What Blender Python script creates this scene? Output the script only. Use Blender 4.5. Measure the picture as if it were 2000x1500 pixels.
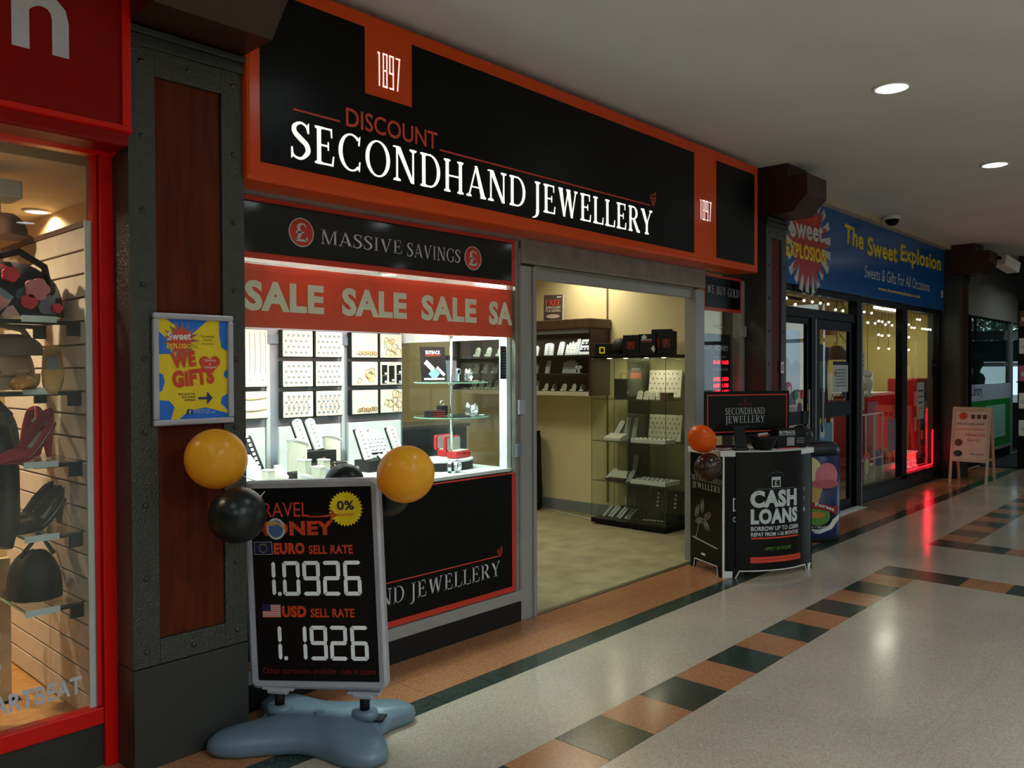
import bpy, math, random
from mathutils import Matrix, Vector
random.seed(7)
R = math.radians
S = bpy.context.scene
COL = S.collection
for o in list(bpy.data.objects): bpy.data.objects.remove(o)

# ------------------------------------------------------------------ camera
f_px, yaw, pit, rol = 1600.0, .7452, -.0162, -.0035
fw = Vector((math.cos(yaw)*math.cos(pit), math.sin(yaw)*math.cos(pit), math.sin(pit)))
rt = Vector((math.sin(yaw), -math.cos(yaw), 0)); up = rt.cross(fw)
r2 = rt*math.cos(rol)+up*math.sin(rol); u2 = -rt*math.sin(rol)+up*math.cos(rol)
cd = bpy.data.cameras.new('camera'); cam = bpy.data.objects.new('camera', cd); COL.objects.link(cam)
cd.sensor_width = 36; cd.lens = f_px/2000*36; cd.clip_start = .05; cd.clip_end = 200
cam.matrix_world = Matrix(((r2.x, u2.x, -fw.x, 0), (r2.y, u2.y, -fw.y, 0), (r2.z, u2.z, -fw.z, 1.55), (0, 0, 0, 1)))
S.camera = cam
# ------------------------------------------------------------------ world and exposure
W = bpy.data.worlds.new('world'); S.world = W; W.use_nodes = True
nt = W.node_tree; bg = nt.nodes['Background']
tc = nt.nodes.new('ShaderNodeTexCoord'); mp = nt.nodes.new('ShaderNodeMapping'); no = nt.nodes.new('ShaderNodeTexNoise')
cr = nt.nodes.new('ShaderNodeValToRGB')
mp.inputs['Scale'].default_value = (1.2, 1.2, 3)
no.inputs['Scale'].default_value = 2.2; no.inputs['Detail'].default_value = 5
cr.color_ramp.elements[0].position = .3; cr.color_ramp.elements[0].color = (.36, .47, .60, 1)
cr.color_ramp.elements[1].position = .7; cr.color_ramp.elements[1].color = (.62, .70, .78, 1)
nt.links.new(tc.outputs['Generated'], mp.inputs['Vector']); nt.links.new(mp.outputs[0], no.inputs['Vector'])
nt.links.new(no.outputs['Fac'], cr.inputs['Fac']); nt.links.new(cr.outputs[0], bg.inputs['Color'])
bg.inputs['Strength'].default_value = 2.6
vs = S.view_settings
vs.view_transform = 'Standard'; vs.look = 'None'; vs.gamma = 1; vs.use_curve_mapping = False
vs.exposure = 0.0

# ------------------------------------------------------------------ tuning of the lamps
P_DOWN, P_DISPLAY, P_SHOP, P_LEFT, P_SWEET = 15, 19, 12, 14, 13

def area(name, loc, size, power, col=(1, 1, 1), size_y=None, rot=(0, 0, 0), spread=180, parent=None, disk=False):
    l = bpy.data.lights.new(name, 'AREA'); l.energy = power; l.color = col
    l.shape = 'DISK' if disk else ('RECTANGLE' if size_y else 'SQUARE'); l.size = size
    if size_y: l.size_y = size_y
    l.spread = R(spread)
    o = bpy.data.objects.new(name, l); COL.objects.link(o); o.location = loc; o.rotation_euler = rot
    if parent: o.parent = parent
    return o

# ------------------------------------------------------------------ materials
def lin(h):
    if isinstance(h, str):
        h = h.lstrip('#'); c = [int(h[i:i+2], 16)/255 for i in (0, 2, 4)]
    else: c = [v/255 for v in h]
    return tuple(v/12.92 if v <= .04045 else ((v+.055)/1.055)**2.4 for v in c)+(1,)
MC = {}
def mat(name, col, rough=.5, metal=0, var=.06, scale=14, bump=0, bscale=60, emit=0, spec=.5, coat=0, rvar=0, ecol=None):
    if name in MC: return MC[name]
    m = bpy.data.materials.new(name); m.use_nodes = True; n = m.node_tree; b = n.nodes['Principled BSDF']
    c = lin(col); b.inputs['Roughness'].default_value = rough; b.inputs['Metallic'].default_value = metal
    b.inputs['Specular IOR Level'].default_value = spec; b.inputs['Coat Weight'].default_value = coat
    t = n.nodes.new('ShaderNodeTexCoord'); z = n.nodes.new('ShaderNodeTexNoise'); z.inputs['Scale'].default_value = scale
    z.inputs['Detail'].default_value = 4
    n.links.new(t.outputs['Object'], z.inputs['Vector'])
    q = n.nodes.new('ShaderNodeValToRGB')
    q.color_ramp.elements[0].position = .3; q.color_ramp.elements[1].position = .7
    q.color_ramp.elements[0].color = tuple(v*(1-var) for v in c[:3])+(1,)
    q.color_ramp.elements[1].color = tuple(min(1, v*(1+var)) for v in c[:3])+(1,)
    n.links.new(z.outputs['Fac'], q.inputs['Fac']); n.links.new(q.outputs[0], b.inputs['Base Color'])
    if rvar:
        mr = n.nodes.new('ShaderNodeMapRange'); mr.inputs['To Min'].default_value = max(0, rough-rvar); mr.inputs['To Max'].default_value = rough+rvar
        n.links.new(z.outputs['Fac'], mr.inputs['Value']); n.links.new(mr.outputs[0], b.inputs['Roughness'])
    if bump:
        z2 = n.nodes.new('ShaderNodeTexNoise'); z2.inputs['Scale'].default_value = bscale; z2.inputs['Detail'].default_value = 2
        n.links.new(t.outputs['Object'], z2.inputs['Vector'])
        bp = n.nodes.new('ShaderNodeBump'); bp.inputs['Strength'].default_value = bump; bp.inputs['Distance'].default_value = .01
        n.links.new(z2.outputs['Fac'], bp.inputs['Height']); n.links.new(bp.outputs[0], b.inputs['Normal'])
    if emit:
        b.inputs['Emission Color'].default_value = lin(ecol) if ecol else c; b.inputs['Emission Strength'].default_value = emit
    MC[name] = m; return m
def terrazzo(name, base, chip1, chip2, rough=.2, scale=90, amt=.5, spec=.5):
    m = bpy.data.materials.new(name); m.use_nodes = True; n = m.node_tree; b = n.nodes['Principled BSDF']
    t = n.nodes.new('ShaderNodeTexCoord'); v = n.nodes.new('ShaderNodeTexVoronoi'); v.inputs['Scale'].default_value = scale
    g = n.nodes.new('ShaderNodeNewGeometry')
    n.links.new(g.outputs['Position'], v.inputs['Vector'])
    cr = n.nodes.new('ShaderNodeValToRGB'); cr.color_ramp.interpolation = 'CONSTANT'
    e = cr.color_ramp.elements; e[0].color = lin(base); e[0].position = 0; e[1].position = amt; e[1].color = lin(chip1)
    k = e.new(amt+(1-amt)*.55); k.color = lin(base); k = e.new(amt+(1-amt)*.8); k.color = lin(chip2)
    sp = n.nodes.new('ShaderNodeSeparateColor'); n.links.new(v.outputs['Color'], sp.inputs[0]); n.links.new(sp.outputs[0], cr.inputs['Fac'])
    z = n.nodes.new('ShaderNodeTexNoise'); z.inputs['Scale'].default_value = 1.3; z.inputs['Detail'].default_value = 5
    n.links.new(g.outputs['Position'], z.inputs['Vector'])
    mx = n.nodes.new('ShaderNodeMixRGB'); mx.blend_type = 'MULTIPLY'; mx.inputs['Fac'].default_value = .35
    n.links.new(cr.outputs[0], mx.inputs[1]); n.links.new(z.outputs['Fac'], mx.inputs[2])
    mr = n.nodes.new('ShaderNodeMapRange'); mr.inputs['From Min'].default_value = .3; mr.inputs['From Max'].default_value = .7
    mr.inputs['To Min'].default_value = rough-.05; mr.inputs['To Max'].default_value = rough+.07
    n.links.new(z.outputs['Fac'], mr.inputs['Value']); n.links.new(mr.outputs[0], b.inputs['Roughness'])
    n.links.new(mx.outputs[0], b.inputs['Base Color']); b.inputs['Specular IOR Level'].default_value = spec
    MC[name] = m; return m
def glassmat(name, tint=(.95, 1, .98), ior=1.5, rough=0.0, body=.0, bodycol=(.02, .05, .04)):
    m = bpy.data.materials.new(name); m.use_nodes = True; n = m.node_tree; n.nodes.clear()
    out = n.nodes.new('ShaderNodeOutputMaterial'); tr = n.nodes.new('ShaderNodeBsdfTransparent'); gl = n.nodes.new('ShaderNodeBsdfGlossy')
    mx = n.nodes.new('ShaderNodeMixShader')
    # Schlick reflectance from the angle to the surface, the same on both faces of a thin pane
    ge = n.nodes.new('ShaderNodeNewGeometry'); dt = n.nodes.new('ShaderNodeVectorMath'); dt.operation = 'DOT_PRODUCT'
    n.links.new(ge.outputs['Incoming'], dt.inputs[0]); n.links.new(ge.outputs['Normal'], dt.inputs[1])
    def mth(op, a, b=None):
        q = n.nodes.new('ShaderNodeMath'); q.operation = op
        for i, v_ in enumerate((a, b)):
            if v_ is None: continue
            if isinstance(v_, (int, float)): q.inputs[i].default_value = v_
            else: n.links.new(v_, q.inputs[i])
        return q.outputs[0]
    fres = mth('ADD', mth('MULTIPLY', mth('POWER', mth('SUBTRACT', 1.0, mth('ABSOLUTE', dt.outputs['Value'])), 5.0), .94), .035)
    gl.inputs['Roughness'].default_value = rough; tr.inputs['Color'].default_value = tint+(1,)
    n.links.new(fres, mx.inputs[0]); n.links.new(tr.outputs[0], mx.inputs[1]); n.links.new(gl.outputs[0], mx.inputs[2])
    last = mx
    if body:
        df = n.nodes.new('ShaderNodeBsdfDiffuse'); df.inputs['Color'].default_value = bodycol+(1,)
        m2 = n.nodes.new('ShaderNodeMixShader'); m2.inputs[0].default_value = body
        n.links.new(mx.outputs[0], m2.inputs[1]); n.links.new(df.outputs[0], m2.inputs[2]); last = m2
    n.links.new(last.outputs[0], out.inputs['Surface'])
    MC[name] = m; return m
def sheer(name, col, fac=.4, rough=.4, spec=.4):
    m = mat(name, col, rough, spec=spec); n = m.node_tree; b = n.nodes['Principled BSDF']; out = n.nodes['Material Output']
    tl = n.nodes.new('ShaderNodeBsdfTranslucent'); tl.inputs['Color'].default_value = lin(col); mx = n.nodes.new('ShaderNodeMixShader'); mx.inputs[0].default_value = fac
    n.links.new(b.outputs[0], mx.inputs[1]); n.links.new(tl.outputs[0], mx.inputs[2]); n.links.new(mx.outputs[0], out.inputs['Surface']); return m
def floral(name):
    m = mat(name, (30, 34, 48), .8); n = m.node_tree; b = n.nodes['Principled BSDF']
    t = n.nodes.new('ShaderNodeTexCoord'); v = n.nodes.new('ShaderNodeTexVoronoi'); v.inputs['Scale'].default_value = 16
    n.links.new(t.outputs['Object'], v.inputs['Vector'])
    cr = n.nodes.new('ShaderNodeValToRGB'); cr.color_ramp.interpolation = 'CONSTANT'; e = cr.color_ramp.elements
    e[0].color = lin((28, 32, 48)); e[1].position = .45; e[1].color = lin((190, 60, 80))
    for p_, c_ in ((.56, (200, 150, 150)), (.68, (60, 90, 80)), (.8, (26, 30, 44)), (.9, (120, 130, 150))):
        k = e.new(p_); k.color = lin(c_)
    sp = n.nodes.new('ShaderNodeSeparateColor'); n.links.new(v.outputs['Color'], sp.inputs[0]); n.links.new(sp.outputs[0], cr.inputs['Fac'])
    n.links.new(cr.outputs[0], b.inputs['Base Color']); return m
def woodmat(name, c1, c2, rough=.4, sc=3):
    m = mat(name, c1, rough); n = m.node_tree; b = n.nodes['Principled BSDF']
    t = n.nodes.new('ShaderNodeTexCoord'); mp = n.nodes.new('ShaderNodeMapping'); mp.inputs['Scale'].default_value = (8, 8, .8)
    z = n.nodes.new('ShaderNodeTexNoise'); z.inputs['Scale'].default_value = sc; z.inputs['Detail'].default_value = 8; z.inputs['Distortion'].default_value = .6
    cr = n.nodes.new('ShaderNodeValToRGB'); cr.color_ramp.elements[0].position = .35; cr.color_ramp.elements[0].color = lin(c1)
    cr.color_ramp.elements[1].position = .65; cr.color_ramp.elements[1].color = lin(c2)
    n.links.new(t.outputs['Object'], mp.inputs[0]); n.links.new(mp.outputs[0], z.inputs['Vector']); n.links.new(z.outputs['Fac'], cr.inputs['Fac'])
    n.links.new(cr.outputs[0], b.inputs['Base Color']); return m

M_beige = terrazzo('beige_terrazzo', (188, 172, 152), (174, 157, 136), (198, 184, 166), .17, 170)
M_green = terrazzo('green_terrazzo', (46, 56, 48), (66, 80, 70), (36, 44, 38), .18, 170, .45)
M_terra = terrazzo('terracotta_terrazzo', (176, 118, 78), (160, 104, 68), (190, 136, 96), .2, 170)
M_grout = mat('grout', (150, 140, 124), .7)
M_ceil = mat('ceiling_plaster', (208, 206, 204), .85, var=.04, scale=1.5, bump=.1, bscale=6)
M_steel = mat('hammered_steel', (66, 66, 60), .34, .35, var=.12, scale=30, bump=.5, bscale=110)
M_steel2 = mat('steel_kick', (54, 54, 50), .45, .3, var=.12, scale=6, bump=.12, bscale=80)
M_pwood = woodmat('pillar_wood', (78, 26, 3), (98, 38, 6), .55); M_pwood.node_tree.nodes['Principled BSDF'].inputs['Specular IOR Level'].default_value = .15
M_dwood = woodmat('capital_wood', (44, 24, 16), (60, 32, 20), .4)
M_orange = mat('orange_gloss', (216, 72, 6), .22, var=.02, spec=.3)
M_black = mat('black_gloss', (5, 6, 7), .3, var=.1, spec=.16)
M_blackg = mat('black_mirror_gloss', (6, 7, 8), .07, var=.1, spec=.45)
M_blackm = mat('black_matt', (11, 11, 12), .6, spec=.3)
M_blacks = mat('black_satin', (9, 9, 11), .35, spec=.25)
M_redline = mat('red_line', (200, 50, 28), .4)
M_banner = sheer('banner_red', (222, 92, 62), .13)
M_cream = sheer('cream_letter', (240, 238, 212), .08)
M_lett = mat('lit_letter', (250, 250, 245), .5, emit=.85, ecol=(250, 248, 240))
M_lettg = mat('grey_letter', (196, 192, 196), .5)
M_white = mat('white_plastic', (225, 225, 222), .4)
M_alu = mat('grey_aluminium', (150, 148, 144), .38, .1, var=.05, scale=5)
M_alud = mat('stained_aluminium', (128, 122, 114), .5, .05, var=.2, scale=9)
M_kick = mat('dark_kick', (26, 25, 26), .5, spec=.25)
M_grey = mat('light_grey_frame', (176, 176, 184), .35, .3)
M_glass = glassmat('clear_glass', (.96, 1, .985))
M_glassg = glassmat('green_glass', (.95, .985, .96), body=.012, bodycol=(.25, .36, .28))
M_glassd = glassmat('dim_glass', (.80, .86, .84), body=.05, bodycol=(.05, .08, .08))
M_gedge = mat('glass_edge', (120, 170, 150), .2)
M_creamw = mat('cream_wall', (226, 212, 160), .75, var=.03, scale=2)
M_greyp = mat('grey_panel', (140, 148, 156), .5)
M_greyl = mat('pale_grey_panel', (196, 202, 200), .5)
M_pad = mat('cream_pad', (222, 219, 200), .7, var=.03, scale=20)
M_padw = mat('white_pad', (230, 230, 226), .6)
M_gold = mat('gold', (212, 170, 80), .25, 1)
M_silver = mat('silver', (200, 204, 210), .2, 1)
M_chrome = mat('chrome', (220, 222, 224), .1, 1)
M_ringd = mat('ring_grey', (158, 160, 160), .4, .3)  # one even grey for rings, chains and small pictures
M_greyfab = mat('grey_box', (112, 122, 134), .6)
M_red = mat('red_frame', (214, 14, 4), .3, var=.03, spec=.3)
M_redsh = mat('red_fascia', (138, 8, 3), .4, var=.03, spec=.15)
M_redbox = mat('red_leather', (190, 24, 36), .4)
M_carpet = mat('carpet', (150, 140, 104), .95, var=.2, scale=5, bump=.4, bscale=300)
M_slat = mat('slat_board', (206, 190, 176), .6)
M_shopceil = mat('shop_ceiling', (214, 196, 170), .8)
M_yel = mat('yellow_print', (238, 206, 20), .5)
M_blue = mat('blue_print', (20, 110, 215), .45)
M_bluesign = mat('blue_sign', (0, 88, 165), .2, var=.04, scale=1)
M_ledred = mat('led_red', (255, 30, 50), .5, emit=5, ecol=(255, 20, 40))
M_bulb = mat('fairy_bulb', (255, 255, 250), .5, emit=12)
M_tube = mat('tube_light', (255, 255, 240), .5, emit=7, ecol=(255, 250, 225))
M_lamp = mat('lamp_disc', (255, 255, 255), .5, emit=7, ecol=(240, 248, 255))
M_lampw = mat('warm_lamp_disc', (255, 250, 235), .5, emit=6, ecol=(255, 248, 225))
M_plasblue = mat('blue_grey_plastic', (98, 118, 130), .38, var=.05)
M_by = sheer('yellow_balloon', (255, 184, 44), .3, .3)
M_bo = sheer('orange_balloon', (252, 104, 12), .25, .3)
M_bb = mat('black_balloon', (22, 28, 27), .3, spec=.35)
M_brown = mat('brown_leatherette', (98, 62, 44), .6)
M_redt = mat('red_text', (214, 64, 36), .5)
M_oran = mat('orange_text', (206, 62, 20), .5)

# ------------------------------------------------------------------ mesh helpers
class MB:
    def __init__(s): s.v = []; s.f = []
    def add(s, v, f, mtx=None):
        n = len(s.v)
        s.v += [tuple(mtx @ Vector(p)) if mtx else tuple(p) for p in v]
        s.f += [tuple(i+n for i in q) for q in f]; return s
    def box(s, x0, x1, y0, y1, z0, z1, mtx=None):
        v = [(x0, y0, z0), (x1, y0, z0), (x1, y1, z0), (x0, y1, z0), (x0, y0, z1), (x1, y0, z1), (x1, y1, z1), (x0, y1, z1)]
        return s.add(v, [(3, 2, 1, 0), (4, 5, 6, 7), (0, 1, 5, 4), (1, 2, 6, 5), (2, 3, 7, 6), (3, 0, 4, 7)], mtx)
    def poly(s, pts, y0, y1, mtx=None):           # outline in XZ, front at y0 (towards -Y), back at y1
        a = sum(pts[i][0]*pts[(i+1) % len(pts)][1]-pts[(i+1) % len(pts)][0]*pts[i][1] for i in range(len(pts)))
        if a < 0: pts = pts[::-1]
        n = len(pts); v = [(x, y0, z) for x, z in pts]+[(x, y1, z) for x, z in pts]
        f = [tuple(range(n)), tuple(range(2*n-1, n-1, -1))]+[(i+n, (i+1) % n+n, (i+1) % n, i) for i in range(n)]
        return s.add(v, f, mtx)
    def yz(s, pts, x0, x1):                        # outline in YZ, extruded along X
        n = len(pts); v = [(x0, y, z) for y, z in pts]+[(x1, y, z) for y, z in pts]
        return s.add(v, [tuple(range(n-1, -1, -1)), tuple(range(n, 2*n))]+[(i, (i+1) % n, (i+1) % n+n, i+n) for i in range(n)])
    def xy(s, pts, z0, z1):
        n = len(pts); v = [(x, y, z0) for x, y in pts]+[(x, y, z1) for x, y in pts]
        return s.add(v, [tuple(range(n-1, -1, -1)), tuple(range(n, 2*n))]+[(i, (i+1) % n, (i+1) % n+n, i+n) for i in range(n)])
    def lathe(s, prof, seg=20, c=(0, 0, 0), mtx=None):
        v = []; f = []
        for r, z in prof:
            for k in range(seg):
                a = 2*math.pi*k/seg; v.append((c[0]+r*math.cos(a), c[1]+r*math.sin(a), c[2]+z))
        for i in range(len(prof)-1):
            for k in range(seg):
                k2 = (k+1) % seg; f.append((i*seg+k, i*seg+k2, (i+1)*seg+k2, (i+1)*seg+k))
        f.append(tuple(range(seg-1, -1, -1))); f.append(tuple((len(prof)-1)*seg+k for k in range(seg)))
        return s.add(v, f, mtx)
    def cyl(s, c, r, h, seg=20, mtx=None): return s.lathe([(r, 0), (r, h)], seg, c, mtx)
    def ball(s, c, r, seg=20, rings=12, sc=(1, 1, 1), mtx=None):
        v = []; f = []
        for i in range(1, rings):
            t = math.pi*i/rings
            for k in range(seg):
                a = 2*math.pi*k/seg
                v.append((c[0]+r*sc[0]*math.sin(t)*math.cos(a), c[1]+r*sc[1]*math.sin(t)*math.sin(a), c[2]+r*sc[2]*math.cos(t)))
        for i in range(rings-2):
            for k in range(seg):
                k2 = (k+1) % seg; f.append((i*seg+k, (i+1)*seg+k, (i+1)*seg+k2, i*seg+k2))
        n = len(v); v += [(c[0], c[1], c[2]+r*sc[2]), (c[0], c[1], c[2]-r*sc[2])]
        for k in range(seg):
            k2 = (k+1) % seg; f.append((n, k, k2)); f.append((n+1, (rings-2)*seg+k2, (rings-2)*seg+k))
        return s.add(v, f, mtx)
    def tube(s, pts, r, seg=8, closed=False):
        pts = [Vector(p) for p in pts]; n = len(pts); v = []; f = []
        rr = r if isinstance(r, (list, tuple)) else [r]*n
        u = None
        for i, p in enumerate(pts):
            if closed: d = pts[(i+1) % n]-pts[i-1]
            else: d = pts[min(i+1, n-1)]-pts[max(i-1, 0)]
            d.normalize()
            if u is None: u = d.orthogonal().normalized()
            else: u = (u-d*u.dot(d)).normalized()
            w = d.cross(u)
            for k in range(seg):
                a = 2*math.pi*k/seg; v.append(tuple(p+(u*math.cos(a)+w*math.sin(a))*rr[i]))
        for i in range(n if closed else n-1):
            j = (i+1) % n
            for k in range(seg):
                k2 = (k+1) % seg; f.append((i*seg+k, i*seg+k2, j*seg+k2, j*seg+k))
        if not closed: f.append(tuple(range(seg-1, -1, -1))); f.append(tuple((n-1)*seg+k for k in range(seg)))
        return s.add(v, f)
    def grid(s, fn, nu, nv, closed=False):
        v = [fn(i/nu, j/nv) for j in range(nv+1) for i in range(nu+1)]
        f = [(j*(nu+1)+i, j*(nu+1)+i+1, (j+1)*(nu+1)+i+1, (j+1)*(nu+1)+i) for j in range(nv) for i in range(nu)]
        return s.add(v, f)
    def map(s, fn): s.v = [fn(*p) for p in s.v]; return s

def P(name, mb, m, parent=None, bev=0, smooth=False, label=None, loc=None, rot=None, sub=0, stuff=False, solid=0):
    me = bpy.data.meshes.new(name); me.from_pydata(mb.v, [], mb.f); me.update()
    me.materials.append(m)
    if smooth:
        for p in me.polygons: p.use_smooth = True
    o = bpy.data.objects.new(name, me); COL.objects.link(o)
    if parent: o.parent = parent
    if loc: o.location = loc
    if rot: o.rotation_euler = rot
    if solid:
        d = o.modifiers.new('solid', 'SOLIDIFY'); d.thickness = solid
    if sub:
        d = o.modifiers.new('sub', 'SUBSURF'); d.levels = d.render_levels = sub
    if bev:
        d = o.modifiers.new('bevel', 'BEVEL'); d.width = bev; d.segments = 2; d.limit_method = 'ANGLE'
    if label: o['label'] = label
    if stuff: o['kind'] = 'stuff'
    return o
def tag(o, label, cat, group=None):
    o['label'] = label; o['category'] = cat
    if group: o['group'] = group
    return o
def T(name, label, cat, loc=(0, 0, 0), rz=0, group=None, rx=0, ry=0):
    o = bpy.data.objects.new(name, None); COL.objects.link(o); o.location = loc; o.rotation_euler = (rx, ry, rz)
    o.empty_display_size = .05
    return tag(o, label, cat, group)
def struct(name, mb, m, bev=0, **k):
    o = P(name, mb, m, None, bev, **k); o['kind'] = 'structure'; return o
def sroot(name, loc=(0, 0, 0)):
    o = bpy.data.objects.new(name, None); COL.objects.link(o); o.location = loc; o['kind'] = 'structure'; return o
def dup(root, loc, rz=None, label=None, group=None, scale=None):
    def cp(o, par):
        c = o.copy(); COL.objects.link(c)
        if par: c.parent = par
        for ch in [x for x in KIDS.get(o.name, [])]: cp(ch, c)
        return c
    KIDS = {}
    for o in bpy.data.objects:
        if o.parent: KIDS.setdefault(o.parent.name, []).append(o)
    r = cp(root, None); r.location = loc
    if rz is not None: r.rotation_euler = (r.rotation_euler[0], r.rotation_euler[1], rz)
    if scale: r.scale = scale
    if label: r['label'] = label
    if group: r['group'] = group
    return r

# ------------------------------------------------------------------ lettering
TC = {}
def textmesh(s, bold=0):
    key = (s, bold)
    if key in TC: return TC[key]
    cu = bpy.data.curves.new('t', 'FONT'); cu.body = s; cu.size = 1; cu.offset = bold; cu.resolution_u = 3; cu.align_x = 'LEFT'
    if bold > .02: cu.space_character = 1.0+bold*1.6
    ob = bpy.data.objects.new('t', cu); me = ob.to_mesh()
    v = [(p.co.x, p.co.y) for p in me.vertices]; f = [tuple(p.vertices) for p in me.polygons]
    ob.to_mesh_clear(); bpy.data.objects.remove(ob); bpy.data.curves.remove(cu)
    TC[key] = (v, f); return TC[key]
def txt(s, x, z, w, h, m, parent, y=-.002, bold=0, name='lettering', fn=None, rot=0, shear=0, obj=True, label=None, arc=None):
    v, f = textmesh(s, bold)
    x0 = min(p[0] for p in v); x1 = max(p[0] for p in v); z0 = min(p[1] for p in v); z1 = max(p[1] for p in v)
    if h is None: h = w*(z1-z0)/(x1-x0)
    if w is None: w = h*(x1-x0)/(z1-z0)
    q = []
    for a, b in v:
        X = (a-x0)/(x1-x0)*w; Z = (b-z0)/(z1-z0)*h
        if arc: Z += arc(X/w)
        X += shear*Z
        if rot: X, Z = X*math.cos(rot)-Z*math.sin(rot), X*math.sin(rot)+Z*math.cos(rot)
        q.append((x+X, y, z+Z))
    mb = MB().add(q, f)
    if fn: mb.map(fn)
    return P(name, mb, m, parent, label=label) if obj else mb

# serif capitals drawn with strokes; unit cap height
TH, TN = .105, .045
def _st(x0, z0, x1, z1, w):     # slanted/upright stroke with horizontal width w
    return [(x0-w/2, z0), (x0+w/2, z0), (x1+w/2, z1), (x1-w/2, z1)]
def _sf(x, z, w, up):           # slab serif, bracketed
    h = .045
    return [(x-w/2, z), (x+w/2, z), (x+w/2, z+h*up), (x+w*.2, z+h*1.9*up), (x-w*.2, z+h*1.9*up), (x-w/2, z+h*up)] 
def _hb(x0, x1, z, h): return [(x0, z), (x1, z), (x1, z+h), (x0, z+h)]
def _arc(cx, cz, rx, rz, a0, a1, th=TH, tn=TN, n=22):
    out = []; pr = None
    for i in range(n+1):
        a = R(a0+(a1-a0)*i/n); c, s_ = math.cos(a), math.sin(a)
        o = (cx+rx*c, cz+rz*s_); i_ = (cx+(rx-th)*c, cz+(rz-tn)*s_)
        if pr: out.append([pr[0], o, i_, pr[1]])
        pr = (o, i_)
    return out
def _curve(pts, ws, n=26):      # catmull path with width
    P_ = [Vector((*p, 0)) for p in pts]; P_ = [P_[0]*2-P_[1]]+P_+[P_[-1]*2-P_[-2]]; ws = [ws[0]]+list(ws)+[ws[-1]]
    c = []; m = len(pts)-1
    for i in range(m):
        for k in range(6 if i < m-1 else 7):
            t = k/6; a, b, d, e = P_[i:i+4]
            p = .5*((2*b)+(d-a)*t+(2*a-5*b+4*d-e)*t*t+(3*b-a-3*d+e)*t**3)
            c.append((p, ws[i+1]*(1-t)+ws[i+2]*t))
    out = []; pr = None
    for i, (p, w) in enumerate(c):
        d = (c[min(i+1, len(c)-1)][0]-c[max(i-1, 0)][0]).normalized(); nn = Vector((-d.y, d.x, 0))
        q = ((p.x+nn.x*w/2, p.y+nn.y*w/2), (p.x-nn.x*w/2, p.y-nn.y*w/2))
        if pr: out.append([pr[0], q[0], q[1], pr[1]])
        pr = q
    return out
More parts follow.
